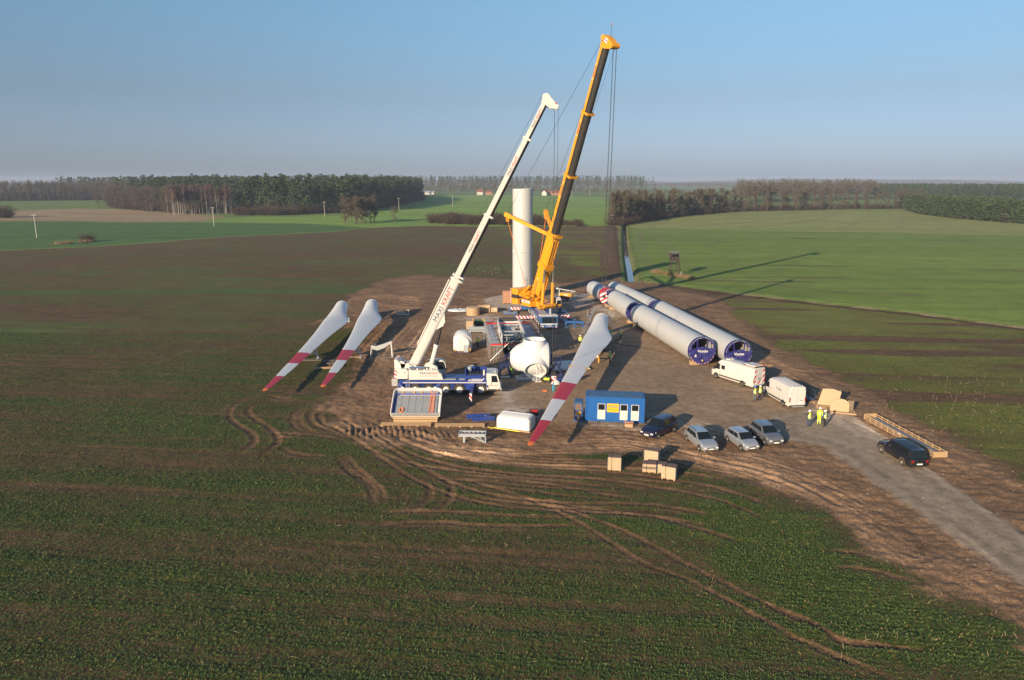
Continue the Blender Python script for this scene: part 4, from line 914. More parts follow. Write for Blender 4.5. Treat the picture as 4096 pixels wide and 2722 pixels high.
# driver's cab
cab = MB(); P = [(4.95, 0.65), (6.45, 0.65), (6.62, 0.95), (6.55, 1.55), (6.28, 2.5), (6.1, 2.66), (4.95, 2.7)]
cab.prism(P, -1.32, 1.32); cab = cab.obj('driver_cab', WHITE, wc)
MB().prism([(5.55, 1.62), (6.35, 1.62), (6.16, 2.42), (5.55, 2.42)], -1.335, -1.322).obj('side_window', GLASS, cab)
MB().plate((6.575, -1.2, 1.58), (6.575, 1.2, 1.58), (6.31, 1.15, 2.48), (6.31, -1.15, 2.48), 0.012).obj('windscreen', GLASS, cab)
MB().bx(5.1, 6.5, -1.33, -1.30, 0.60, 0.78).obj('step', DARK, cab); MB().bx(6.6, 6.72, -1.2, 1.2, 0.6, 0.95).obj('bumper', WHITE, cab)
MB().tube([(6.45, -1.3, 2.3), (6.75, -1.45, 2.35), (6.78, -1.5, 2.0)], 0.03).bx(6.72, 6.82, -1.6, -1.4, 1.5, 2.0).obj('mirror', BLK, cab)
MB().bx(5.5, 5.58, -1.34, -1.322, 1.35, 1.5).obj('door_handle', BLK, cab)
MB().bx(6.2, 6.35, -1.34, -1.32, 0.66, 0.76).obj('indicator', ORANGE, cab)
MB().cyl((6.0, -0.6, 2.66), (6.0, -0.6, 2.85), 0.06, n=8).obj('beacon', WHITE, cab)
text('MAXI KRAFT', 0.22, INKR, cab, frame((5.8, -1.326, 1.2), (1, 0, 0), (0, -1, 0)))
for x in (-3.55, -1.95, 0.07, 1.71, 4.29):
    for s in (-1, 1): wheel(wc, x, s*1.12, 0.73, 0.73, 0.5, s, WHITE if x > -3 else GALV)
    MB().prism([(x + 0.95*math.cos(a), 0.76 + 0.86*math.sin(a)) for a in np.linspace(0.25, math.pi-0.25, 9)] + [(x-0.80, 0.9), (x-0.5, 1.42), (x+0.5, 1.42), (x+0.80, 0.9)], -1.362, -0.88).obj('mudguard', BLUE, wc)
# access ladder, outriggers
b = MB()
for x in (-4.6, -4.25): b.beam((x, -1.45, 0.35), (x, -1.40, 1.95), 0.04)
for k in range(6): b.beam((-4.6, -1.43, 0.45+k*0.28), (-4.25, -1.43, 0.45+k*0.28), 0.03)
b.obj('ladder', GALV, wc)
for x in (-5.25, 3.25):
    for s in (-1, 1):
        t = MB().beam((x, 0, 1.0), (x, s*4.85, 0.98), 0.34, 0.36).bx(x-.24, x+.24, s*1.55-.2, s*1.55+.2, 0.55, 1.5).obj('outrigger', BLUE, wc)
        MB().bx(x-.15, x+.15, s*4.87-.16, s*4.87+.16, 0.35, 1.3).obj('jack_housing', HAZ('hazard_stripe_c', (0.8, 0, 0.6), 2.6), t)
        MB().cyl((x, s*4.87, 0.05), (x, s*4.87, 0.4), 0.09, n=10).obj('jack', CHROME, t)
        MB().bx(x-.42, x+.42, s*4.87-.42, s*4.87+.42, -0.02, 0.08).obj('pad', DARK, t)
b = MB(); b.bx(-6.35, -5.62, -1.3, 1.3, 1.15, 1.95); b.obj('rear_box', mat('dusty_grey_paint', (0.5, 0.5, 0.48), 0.6, dirt=0.3), wc)
b = MB()
for a, c in (((-6.25, 1.22), (-5.72, 1.85)), ((-6.25, 1.85), (-5.72, 1.22)), ((-6.25, 1.22), (-5.72, 1.22)), ((-6.25, 1.85), (-5.72, 1.85)), ((-6.25, 1.22), (-6.25, 1.85)), ((-5.72, 1.22), (-5.72, 1.85))): b.beam((a[0], -1.32, a[1]), (c[0], -1.32, c[1]), 0.06)
b.obj('lattice_cover', GALV, wc)
# superstructure
MB().cyl((-2.2, 0, 1.6), (-2.2, 0, 2.0), 1.15, n=24).obj('slewing_ring', DARK, wc, 40)
b = MB(); b.prism([(-4.3, 1.96), (-0.2, 1.96), (-0.38, 2.6), (-0.8, 3.1), (-4.3, 3.12)], -1.42, -0.62); b.prism([(-4.3, 1.96), (-1.6, 1.96), (-1.6, 2.6), (-4.3, 3.0)], -0.62, 1.4); b.obj('superstructure', WHITE, wc)
MB().prism([(-0.21, 2.0), (-0.16, 2.0), (-0.34, 2.62), (-0.72, 3.05), (-0.80, 3.05), (-0.4, 2.6)], -1.44, -1.421).obj('front_trim', DARK, wc)
b = MB(); b.prism([(-5.95, 2.05), (-4.42, 2.05), (-4.36, 3.0), (-4.6, 3.3), (-5.95, 3.3)], -1.4, 1.4); b.prism([(-6.0, 3.3), (-5.2, 3.3), (-5.3, 3.9), (-5.7, 4.35), (-6.0, 4.3)], -1.1, 1.2); cw = b.obj('counterweight', WHITE, wc)
MB().bx(-5.975, -5.955, -1.35, 1.35, 2.1, 3.2).bx(-5.95, -5.72, -1.415, -1.402, 2.1, 3.1).obj('hazard_panel', HAZ('hazard_stripe_a', (0.6, 0, 0.8), 2.6), cw)
for x in (-5.6, -4.75): MB().bx(x-.12, x+.12, -1.412, -1.402, 2.75, 2.95).obj('lifting_pocket', GALV, cw)
b = MB(); b.cyl((-5.2, -0.8, 3.65), (-5.2, 0.7, 3.65), 0.36, n=16); b.cyl((-4.55, -0.7, 3.5), (-4.55, 0.6, 3.5), 0.33, n=16); b.cyl((-5.2, -0.95, 3.65), (-5.2, -0.85, 3.65), 0.48, n=16); b.bx(-5.6, -4.2, -0.95, -0.88, 3.1, 3.8); b.cyl((-4.1, -0.9, 3.45), (-4.1, -1.0, 3.45), 0.2, n=12); b.obj('winch', WHITE, wc, 40)
MB().cyl((-4.2, -1.1, 3.32), (-2.4, -1.1, 3.32), 0.19, n=14).obj('oil_tank', CHROME, wc, 40)
b = MB()
for k in range(12): b.bx(-4.2+k*0.28, -4.0+k*0.28, -1.3+(k % 3)*0.2, -1.05+(k % 3)*0.2, 3.11, 3.22+0.1*(k % 2))
b.prism([(-2.6, 3.0), (-0.9, 3.0), (-1.0, 3.3), (-1.8, 3.75), (-2.5, 3.5)], -0.45, -0.38); b.prism([(-2.6, 3.0), (-0.9, 3.0), (-1.0, 3.3), (-1.8, 3.75), (-2.5, 3.5)], 0.38, 0.45); b.prism([(-4.9, 2.9), (-3.2, 2.9), (-3.5, 3.6), (-4.1, 3.9), (-4.7, 3.7)], -0.72, -0.62); b.prism([(-4.9, 2.9), (-3.2, 2.9), (-3.5, 3.6), (-4.1, 3.9), (-4.7, 3.7)], 0.62, 0.72)
b.obj('machinery_deck', WHITE, wc)
for x, y in ((-5.6, 0.4), (-5.5, -0.7)): MB().cyl((x, y, 4.3 if y > 0 else 3.95), (x, y, 4.45 if y > 0 else 4.1), 0.07, n=8).obj('beacon', ORANGE, wc)
oc = MB().prism([(-1.45, 1.98), (-0.35, 1.98), (-0.05, 2.5), (-0.05, 3.3), (-0.3, 3.75), (-0.55, 3.9), (-1.45, 3.85)], 0.55, 1.5).obj('operator_cab', WHITE, wc)
MB().prism([(-1.25, 2.75), (-0.12, 2.75), (-0.12, 3.25), (-0.35, 3.68), (-1.25, 3.68)], 0.535, 0.549).obj('side_window', GLASS, oc); MB().prism([(-0.04, 2.3), (-0.02, 2.3), (-0.02, 3.3), (-0.28, 3.76), (-0.3, 3.74), (-0.04, 3.28)], 0.62, 1.44).obj('windscreen', GLASS, oc)
b = MB()
for y in (0.6, 1.45):
    for x in (-3.9, -2.9, -1.9): b.beam((x, y, 3.1), (x, y, 3.95), 0.04)
    b.beam((-3.9, y, 3.95), (-1.9, y, 3.95), 0.04)
b.obj('guard_rail', GALV, wc)
text('MAXI', 0.42, INK, wc, frame((-2.35, -1.424, 2.75), (1, 0, 0), (0, -1, 0)), sx=1.2); text('KRAFT', 0.36, INKR, wc, frame((-1.15, -1.424, 2.75), (1, 0, 0), (0, -1, 0)), sx=1.1)
text('Kran und Schwerlastlogistik', 0.2, INKG, wc, frame((-1.95, -1.424, 2.42), (1, 0, 0), (0, -1, 0)))
# boom
O = V3((-4.15, 0, 2.75)); TIP = V3((11.72, 0, 33.6)); ax = (TIP-O).normalized(); sd = V3((0, -1, 0)); up = sd.cross(ax).normalized() * -1
if up.z < 0: up = -up
BL = (TIP-O).length
boom_section('boom_base', wc, O, ax, up, sd, 0.0, 12.6, 1.05, 1.25, [WHITE])
SEC = [(12.2, 20.8, 0.84, 0.94), (20.6, 30.4, 0.74, 0.81), (30.2, BL, 0.64, 0.68)]
for i, (a, c, w_, h_) in enumerate(SEC):
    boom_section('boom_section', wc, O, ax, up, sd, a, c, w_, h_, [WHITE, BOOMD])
for s_, w_, h_ in ((12.3, 1.15, 1.35), (12.75, 1.08, 1.25), (20.55, 0.92, 1.0), (30.15, 0.82, 0.87)): collar('boom_collar', wc, O, ax, up, sd, s_, 0.22, w_, h_, WHITE)
def boomtext(s, sz, w_, off=0.0):
    for wd, m_, o_ in (('MAXI', INK, -1.05), ('KRAFT', INKR, 1.25)):
        c = O + ax*(s + o_*sz*1.25) + sd*(w_/2 + 0.008) + up*off
        text(wd, sz, m_, wc, frame(c, ax, sd), sx=0.95)
boomtext(8.9, 0.84, 1.05, 0.1); boomtext(17.2, 0.50, 0.84, 0.1); boomtext(26.8, 0.44, 0.74, 0.08); boomtext(32.6, 0.40, 0.64, 0.06)
MB().tube([O + ax*3.2 + up*0.75, O + ax*12 + up*0.8], 0.07).obj('hose_rail', WHITE, wc)
LB = V3((-1.95, 0, 2.55)); LT = O + ax*7.0 - up*0.75; mid = LB + (LT-LB)*0.56
MB().cyl(LB, mid, 0.29, n=18).cyl(mid-(LT-LB).normalized()*0.3, mid, 0.34, n=18).obj('luffing_cylinder', WHITE, wc, 40)
MB().cyl(mid, LT, 0.17, n=14).obj('luffing_rod', mat('dark_oiled_rod', (0.10, 0.10, 0.11), 0.25, 0.9), wc, 40)
b = MB()
for s_ in (-0.4, 0.4): P = [O + ax*q + up*r_ + sd*s_ for q, r_ in ((5.9, -0.45), (8.2, -0.45), (7.3, -1.0), (6.7, -1.0))]; b.plate(P[0], P[1], P[2], P[3], 0.06)
b.obj('luffing_bracket', WHITE, wc)
hp = [O + ax*q + up*r_ for q, r_ in ((BL-0.2, 0.45), (BL+0.75, 0.55), (BL+0.95, 0.25), (BL+0.5, -0.85), (BL+0.3, -1.5), (BL-0.05, -1.5), (BL-0.35, -0.75), (BL-0.3, -0.35))]
b = MB()
for s_ in (-0.34, 0.26): b.add([p + sd*s_ for p in hp] + [p + sd*(s_+0.08) for p in hp], [tuple(range(8)), tuple(range(15, 7, -1))] + [(i, 8+i, 8+(i+1) % 8, (i+1) % 8) for i in range(8)])
hd = b.obj('boom_head', WHITE, wc)
b = MB()
for q, r_ in ((BL+0.55, 0.3), (BL+0.12, -1.25)): c = O + ax*q + up*r_; b.cyl(c-sd*0.26, c+sd*0.26, 0.33, n=18)
b.obj('sheave', WHITE, hd, 40)
c = O + ax*(BL+0.35) - up*1.0 + sd*0.352; MB().plate(c, c+ax*0.12+up*0.05, c+ax*0.12-up*0.2, c-up*0.25, 0.012).obj('warning_sticker', RED, hd)
hx, hy, hz_ = 13.04, 0.3, 1.95
for dx, s_ in ((-0.2, -0.2), (-0.2, 0.15), (0.22, 0.0)): rope(wc, (hx+dx-0.1, s_, 33.1), (hx+dx*0.8, hy+s_, hz_+0.55), 0.018, 'hoist_rope')
rope(wc, (-5.2, 0, 4.0), tuple(O + ax*(BL+0.5) + up*0.62), 0.018, 'hoist_rope')
hk = MB().prism([(hx-.26, hz_+.55), (hx+.26, hz_+.55), (hx+.34, hz_+.1), (hx+.28, hz_-.1), (hx-.28, hz_-.1), (hx-.34, hz_+.1)], hy-.2, hy+.2).obj('hook_block', BLK, wc)
MB().prism([(hx-.27, hz_-.12), (hx+.27, hz_-.12), (hx+.22, hz_-.45), (hx, hz_-.62), (hx-.22, hz_-.45)], hy-.19, hy+.19).obj('striped_cheek', HAZ('hazard_stripe_b', (0.7, 0, 0.7), 2.6), hk); MB().bx(hx-.27, hx+.27, hy-.215, hy-.201, hz_-.1, hz_+.05).obj('load_plate', WHITE, hk)
MB().tube([(hx, hy, hz_-.55), (hx, hy, hz_-.8), (hx+.12, hy, hz_-.95), (hx, hy, hz_-1.05), (hx-.12, hy, hz_-.95)], 0.05).obj('hook', DARK, hk)
SLING = mat('cyan_sling', (0.02, 0.35, 0.60), 0.7)
sl_ = MB().tube([(5.0, 83.5, 1.0), (4.96, 83.5, 0.05)], 0.05).tube([(5.08, 83.5, 1.0), (5.12, 83.5, 0.05)], 0.05).obj('lifting_sling', SLING); tag(sl_, 'cyan lifting sling hanging from the white crane hook', 'sling')
# ---------------------------------------------------------------- yellow crane: blue carrier
yc = thing('mobile_crane', 'huge yellow telescopic crane on a blue carrier in front of the standing tower', 'crane', (5.2, 131.0, 0), math.atan2(-16.7, 1.9))
b = MB(); b.bx(-8.8, 8.9, -0.75, 0.75, 0.8, 1.75); b.bx(-8.6, 8.9, -1.48, 1.48, 1.3, 1.72); b.obj('chassis', LBLUE, yc)
b = MB(); b.bx(-2, 6.5, -0.6, 0.6, 1.75, 1.82); b.bx(5.5, 8.6, -1.3, -0.8, 1.73, 2.0); b.bx(5.5, 8.6, 0.8, 1.3, 1.73, 2.0); b.obj('walkway', ALU, yc)
b = MB(); b.bx(6.4, 9.0, -1.45, -1.15, 1.73, 2.15); b.bx(6.4, 9.0, 1.15, 1.45, 1.73, 2.15); b.bx(7.2, 8.6, -0.7, 0.7, 1.82, 2.1); b.obj('engine_cover', LBLUE, yc)
for y in (-1.38, 1.38): MB().bx(8.7, 9.3, y-.14, y+.14, 2.15, 2.5).obj('air_box', WHITE, yc)
MB().cyl((6.2, 0.95, 1.75), (6.2, 0.95, 2.95), 0.2, n=12).obj('muffler', GALV, yc, 40)
cab = MB().prism([(9.0, 0.75), (10.75, 0.75), (10.8, 1.2), (10.6, 2.25), (10.4, 2.36), (9.0, 2.36)], -1.45, 1.45).obj('driver_cab', LBLUE, yc)
MB().plate((10.815, -1.3, 1.22), (10.815, 1.3, 1.22), (10.635, 1.25, 2.2), (10.635, -1.25, 2.2), 0.012).obj('windscreen', GLASS, cab)
MB().bx(9.0, 10.6, -1.46, 1.46, 2.365, 2.5).obj('cab_roof', WHITE, cab); MB().bx(10.76, 10.86, -1.47, 1.47, 0.95, 1.15).obj('white_band', WHITE, cab)
MB().bx(10.7, 10.84, -1.47, 1.47, 0.55, 0.94).obj('bumper', LBLUE, cab); MB().bx(10.7, 10.86, -1.47, 1.47, 0.38, 0.54).obj('hazard_board', HAZ('hazard_stripe_d', (0, 0.8, 0.6), 2.2), cab)
for s in (-1, 1):
    MB().bx(9.9, 10.5, s*1.462-.006, s*1.462+.006, 1.3, 2.15).obj('side_window', GLASS, cab); MB().bx(10.4, 10.8, s*1.468-.01, s*1.468+.01, 0.5, 1.15).obj('hazard_board', HAZ('hazard_stripe_e', (0.6, 0, 0.8), 2.2), cab)
    MB().bx(10.84, 10.87, s*1.15-.16, s*1.15+.16, 0.6, 0.75).obj('headlight', REFL, cab)
text('REGEL', 0.34, INKW, cab, frame((10.845, 0, 0.76), (0, 1, 0), (1, 0, 0)), sx=1.1); MB().bx(10.86, 10.88, -0.3, 0.3, 0.4, 0.52).obj('number_plate', WHITE, cab)
for x in (8.2, 6.5, 3.9, 1.9, -1.2, -3.0, -4.8, -7.4):
    for s in (-1, 1): wheel(yc, x, s*1.22, 0.74, 0.74, 0.5, s, GALV)
b = MB()
for s in (-1, 1):
    for k in range(9): b.beam((-0.5+k*0.8, s*1.52, 0.5), (-0.5+k*0.8, s*1.52, 1.7), 0.14, 0.06)
b.obj('side_steps', GALV, yc)
HY = HAZ('hazard_stripe_f', (0, 0.8, 0.6), 2.0); HY2 = HAZ('hazard_stripe_g', (0, -0.8, 0.6), 2.0)
for x, sp_ in ((3.3, 5.0), (-6.0, 4.9)):
    for s in (-1, 1):
        t = MB().bx(x-.3, x+.3, min(s*0.6, s*sp_), max(s*0.6, s*sp_), 0.72, 1.22).obj('outrigger_beam', LBLUE, yc)
        MB().bx(x+.302, x+.312, min(s*(sp_-2.0), s*sp_), max(s*(sp_-2.0), s*sp_), 0.72, 1.22).obj('hazard_board', HY if s < 0 else HY2, t)
        if x > 0: MB().bx(x+.302, x+.312, min(s*1.5, s*(sp_-2.1)), max(s*1.5, s*(sp_-2.1)), 0.72, 1.22).obj('hazard_board', HY if s < 0 else HY2, t)
        MB().cyl((x, s*sp_, 0.3), (x, s*sp_, 1.3), 0.2, n=12).obj('jack', LBLUE, t, 40); MB().cyl((x, s*sp_, 0.27), (x, s*sp_, 0.36), 0.5, n=14).obj('jack_foot', DARK, t)
        p = yc.matrix_basis @ V3((x, s*sp_, 0)) if False else V3((5.2, 131, 0)) + Matrix.Rotation(math.atan2(-16.7, 1.9), 3, 'Z') @ V3((x, s*sp_, 0))
        mt = thing('outrigger_mat', 'blue-edged steel mat under the yellow crane, %s %s outrigger' % ('front' if x > 0 else 'rear', 'left' if s < 0 else 'right'), 'ground mat', p, 0.05, 'mats under the yellow crane outriggers')
        MB().bx(-1.35, 1.35, -1.1, 1.1, 0.0, 0.2).obj('frame', LBLUE, mt); MB().bx(-1.3, 1.3, -1.05, 1.05, 0.202, 0.25).obj('plate', ALU, mt)
# upper works
ang = math.atan2(-0.850, 0.526)
b_ = lambda p: Matrix.Translation(V3((5.4, 133.3, 0))) @ Matrix.Rotation(ang, 4, 'Z') @ V3(p)
inv = (Matrix.Translation(V3((5.2, 131.0, 0))) @ Matrix.Rotation(math.atan2(-16.7, 1.9), 4, 'Z')).inverted()
UM = inv @ Matrix.Translation(V3((5.4, 133.3, 0))) @ Matrix.Rotation(ang, 4, 'Z')
def UB(): return MB(UM)
UB().cyl((0, 0, 1.7), (0, 0, 2.0), 1.35, n=28).obj('slewing_ring', DARK, yc, 40)
b = UB(); b.prism([(-4.2, 2.0), (2.6, 2.0), (3.2, 2.3), (3.2, 2.7), (1.2, 2.9), (-0.4, 3.2), (-4.2, 3.2)], -1.2, 1.2); b.obj('superstructure', YEL, yc)
b = UB(); b.bx(-3.4, 0.2, -2.45, -1.25, 2.0, 3.15); p_ = b.obj('engine_housing', YEL, yc)
b = UB(); b.bx(-2.75, 0.0, -2.462, -2.452, 2.62, 3.1); b.obj('name_board', WHITE, p_); b = UB(); b.bx(-3.38, -2.85, -2.462, -2.452, 2.1, 3.05); b.obj('grille', DARK, p_)
text('REGEL', 0.46, INK, yc, UM @ frame((-1.35, -2.464, 2.86), (1, 0, 0), (0, -1, 0)), sx=1.25)
b = UB(); b.bx(2.35, 2.75, -2.15, 1.7, 1.95, 2.75); fb = b.obj('front_crossbeam', YEL, yc)
b = UB()
for y in np.linspace(-1.7, 1.3, 6): b.cyl((2.745, y, 2.4), (2.76, y, 2.4), 0.13, n=10)
b.obj('lightening_hole', DARK, fb)
b = UB(); b.prism([(0.9, 1.98), (2.5, 1.98), (2.75, 2.4), (2.75, 3.2), (2.45, 3.75), (0.9, 3.85)], 1.75, 2.85); oc = b.obj('operator_cab', WHITE, yc)
for y0, y1 in ((1.735, 1.748), (2.852, 2.865)): b = UB(); b.prism([(1.05, 2.75), (2.6, 2.75), (2.62, 3.15), (2.38, 3.65), (1.05, 3.72)], y0, y1); b.obj('side_window', GLASS, oc)
b = UB(); b.plate((2.765, 1.85, 2.5), (2.765, 2.75, 2.5), (2.765, 2.75, 3.2), (2.765, 1.85, 3.2), 0.01); b.obj('windscreen', GLASS, oc); b = UB(); b.bx(0.9, 2.77, 1.73, 2.87, 2.1, 2.5); b.obj('yellow_band', YEL, oc)
g = np.random.RandomState(8); b = UB()
b.cyl((-2.6, -0.9, 4.0), (-2.6, 0.9, 4.0), 0.62, n=18); b.cyl((-3.9, -0.9, 3.9), (-3.9, 0.9, 3.9), 0.62, n=18)
for y in (-1.05, 1.05): b.prism([(-4.7, 3.2), (-1.6, 3.2), (-1.9, 4.3), (-2.8, 4.75), (-3.9, 4.7), (-4.6, 4.2)], y-.08, y+.08)
b.obj('winch', YEL, yc, 40)
b = UB()
for k in range(46):
    c = (g.uniform(-4.4, 0.2), g.uniform(-2.2, -0.6), g.uniform(3.15, 4.3)); s = g.uniform(0.1, 0.3, 3); b.bx(c[0]-s[0], c[0]+s[0], c[1]-s[1], c[1]+s[1], c[2]-s[2], c[2]+s[2])
for k in range(14): p0 = (g.uniform(-4, 0), g.uniform(-2, -0.8), 3.2); b.tube([p0, (p0[0]+g.uniform(-.6, .6), p0[1], 4.2+g.rand()), (p0[0]+g.uniform(-1, 1), p0[1]+.3, 3.6)], 0.05)
b.prism([(-4.5, 4.2), (-3.0, 4.9), (-1.6, 5.9), (-1.4, 5.7), (-2.8, 4.5), (-4.2, 3.9)], -1.5, -1.3); b.prism([(-4.5, 4.2), (-3.0, 4.9), (-1.6, 5.9), (-1.4, 5.7), (-2.8, 4.5), (-4.2, 3.9)], -0.7, -0.5)
b.obj('machinery', YEL, yc)
b = UB()
for k in range(18): c = (g.uniform(-4.2, 0.0), g.uniform(-2.1, -0.9), g.uniform(3.2, 3.9)); b.bx(c[0]-.15, c[0]+.15, c[1]-.12, c[1]+.12, c[2]-.08, c[2]+.08)
b.tube([(-4, -2.3, 3.5), (-1, -2.4, 3.3), (0.5, -2.3, 3.2)], 0.06); b.obj('hydraulic_blocks', DARK, yc)
zz = 1.75
for k in range(8):
    m_ = BLK if k in (3, 4) else YEL; ch = 0.28; b = UB()
    P = [(-5.2, -2.3), (-5.2+ch, -2.0), (-5.2+ch, 2.0), (-5.2, 2.3), (-6.7, 2.3), (-7.0, 2.0), (-7.0, -2.0), (-6.7, -2.3)]
    b.add([(x, y, zz) for x, y in P] + [(x, y, zz+0.36) for x, y in P], [tuple(range(7, -1, -1)), tuple(range(8, 16))] + [(i, (i+1) % 8, 8+(i+1) % 8, 8+i) for i in range(8)]); b.obj('counterweight_slab', m_, yc); zz += 0.375
b = UB(); b.bx(-7.04, -6.9, -2.36, -2.31, 1.8, 4.7); b.obj('counterweight_marker', HAZ('hazard_stripe_h', (0, 0, 1), 3.0), yc); b = UB(); b.bx(-5.2, -4.2, -0.8, 0.8, 2.1, 3.1); b.obj('counterweight_frame', YEL, yc)
# boom in crane coordinates
FOOT, YT = inv @ V3((4.7, 134.4, 3.0)), inv @ V3((14.85, 118.0, 46.2)); ax = (YT-FOOT).normalized(); sd = (inv.to_3x3() @ V3((-0.850, -0.526, 0))).normalized(); up = sd.cross(ax).normalized()
if up.z < 0: up = -up
YL = (YT-FOOT).length
boom_section('boom_base', yc, FOOT, ax, up, sd, -0.6, 14.2, 1.75, 2.05, [YEL])
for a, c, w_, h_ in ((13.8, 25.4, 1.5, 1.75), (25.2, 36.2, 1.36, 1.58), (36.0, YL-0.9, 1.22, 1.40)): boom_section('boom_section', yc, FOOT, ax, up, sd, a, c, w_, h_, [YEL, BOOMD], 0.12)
for s_, w_, h_ in ((13.6, 1.9, 2.2), (6.9, 1.95, 2.35), (7.6, 1.95, 2.3), (25.0, 1.58, 1.84), (35.9, 1.44, 1.66)): collar('boom_collar', yc, FOOT, ax, up, sd, s_, 0.35 if s_ != 6.9 else 0.7, w_, h_, YEL)
for s_, w_, sz in ((2.9, 1.75, 0.8), (22.4, 1.5, 0.62), (33.4, 1.36, 0.6), (42.6, 1.22, 0.56)):
    text('REGEL', sz, INK, yc, frame(FOOT + ax*s_ + sd*(w_/2+0.01) + up*(0.22 if s_ < 5 else 0.42), ax, sd), sx=1.1)
    for e in (-1, 1): text('\u2022', sz*1.1, INKW, yc, frame(FOOT + ax*(s_ + e*sz*2.1) + sd*(w_/2+0.012) + up*(0.22 if s_ < 5 else 0.42), ax, sd), name='white_mark')
for e in (-0.55, 0.35): c = FOOT + ax*(0.6+e) + sd*(0.885); MB().cyl(c, c+sd*0.015, 0.38, n=18).obj('badge', WHITE, yc)
b = MB(); b.add([], [])
for k in (-0.45, 0.45): P = FOOT + sd*k*1.2 - up*1.02; b.beam(P + ax*1.5, P + ax*13, 0.1, 0.14)
b.obj('belly_rib', YEL, yc)
for e in (-1, 1):
    B0 = UM @ V3((2.55, e*1.15-0.2, 2.5)); T0 = FOOT + ax*7.3 - up*1.1 - sd*e*0.98; md = B0 + (T0-B0)*0.62
    MB().cyl(B0, md, 0.32, n=16).obj('luffing_cylinder', YEL, yc, 40); MB().cyl(md, T0, 0.17, n=14).obj('luffing_rod', CHROME, yc, 40)
# head
b = MB(); q = YL
P = [(q-1.2, 0.72), (q+0.3, 0.9), (q+0.75, 0.5), (q+0.75, -0.5), (q+0.2, -1.9), (q-0.4, -2.2), (q-0.7, -1.6), (q-0.9, -0.72)]
pts = [FOOT + ax*a + up*c for a, c in P]
b.add([p + sd*0.62 for p in pts] + [p - sd*0.62 for p in pts], [tuple(range(7, -1, -1)), tuple(range(8, 16))] + [(i, (i+1) % 8, 8+(i+1) % 8, 8+i) for i in range(8)]); hd = b.obj('boom_head', YEL, yc)
b = MB()
for a, c in ((q+0.4, 0.6), (q-0.1, -1.9)): cc = FOOT + ax*a + up*c; b.cyl(cc-sd*0.75, cc+sd*0.75, 0.42, n=16)
b.obj('sheave', YEL, hd, 40)
cc = FOOT + ax*(q-0.1) + sd*0.63; MB().plate(cc+up*0.6, cc-up*0.8, cc-up*0.8+ax*0.6, cc+up*0.6+ax*0.6, 0.015).obj('hazard_board', HAZ('hazard_stripe_i', (0.5, 0.3, 0.8), 2.6), hd)
cc = FOOT + ax*(q+0.7) - up*0.6; MB().tube([cc, cc + V3((0, 0, 1.9))], 0.03).obj('mast_light_pole', DARK, hd); MB().cyl(cc + V3((0, 0, 1.85)), cc + V3((0, 0, 2.1)), 0.09, n=8).obj('obstruction_light', RED, hd)
# guying masts
MBASE = [FOOT + ax*13.4 + up*1.1 + sd*e*0.6 for e in (1, -1)]
MTIP = [inv @ V3((-0.84, 135.0, 18.9)), inv @ V3((6.5, 138.7, 19.2))]
for k in (0, 1):
    A, T = MBASE[k], MTIP[k]; d = (T-A).normalized()
    m_ = MB().beam(A, T, 0.5, 0.62).beam(A + d*0.5 - up*0.4, A + d*3.5, 0.3, 0.3).obj('guying_mast', YEL, yc)
    MB().beam(T - d*0.9, T + d*0.5, 0.72, 0.8).cyl(T + V3((0, 0.3, -0.5)), T + V3((0, -0.3, -0.5)), 0.5, n=14).bx(T.x-.25, T.x+.25, T.y-.25, T.y+.25, T.z-1.2, T.z-0.3).obj('mast_head', YEL, m_)
    rope(m_, T + V3((0, 0, 0.3)), FOOT + ax*(q+0.1) + up*0.7 + sd*(0.5 if k == 0 else -0.5), 0.03, 'guy_rope')
    MB().tube([T - V3((0, 0, 0.9)), UM @ V3((-3.2, -1.0 if k == 0 else 1.0, 4.6))], 0.045).obj('guy_strap', ORANGE, m_)
    MB().cyl(A - up*0.2 - ax*0.3, FOOT + ax*9.5 + up*1.2 + sd*(0.6 if k == 0 else -0.6), 0.13, n=10).obj('erecting_cylinder', CHROME, m_, 40)
MB().bx(0, 0.9, -.1, .1, 0, .1).obj('mast_strut', YEL, yc).matrix_local = Matrix.Translation(MBASE[0])
# hoist ropes and hook block
HK = inv @ V3((15.15, 116.6, 6.4)); q0 = FOOT + ax*(q-0.3) - up*2.1
for dx, dy in ((-0.35, -0.2), (-0.12, 0.25), (0.15, -0.25), (0.4, 0.2)): rope(yc, q0 + V3((dx, dy, 0)), HK + V3((dx*1.2, dy, 0.8)), 0.028, 'hoist_rope')
rope(yc, q0 + V3((0.2, 0, 0)), UM @ V3((-2.6, 0, 4.6)), 0.02, 'hoist_rope')
HM = Matrix.Translation(HK) @ inv.to_3x3().to_4x4()
hk = MB(HM).prism([(-.55, .5), (.35, .8), (.55, .2), (.5, -.7), (.1, -1.1), (-.45, -.8), (-.65, -.1)], -.35, .35).obj('hook_block', HAZ('hazard_stripe_j', (0.75, 0.3, -0.7), 2.2), yc)
MB(HM).cyl((0, -.42, .1), (0, .42, .1), 0.3, n=14).obj('sheave', DARK, hk); MB(HM).tube([(0, 0, -1.0), (0, 0, -1.35), (.2, 0, -1.6), (0, 0, -1.8), (-.2, 0, -1.6)], 0.09).obj('hook', DARK, hk)
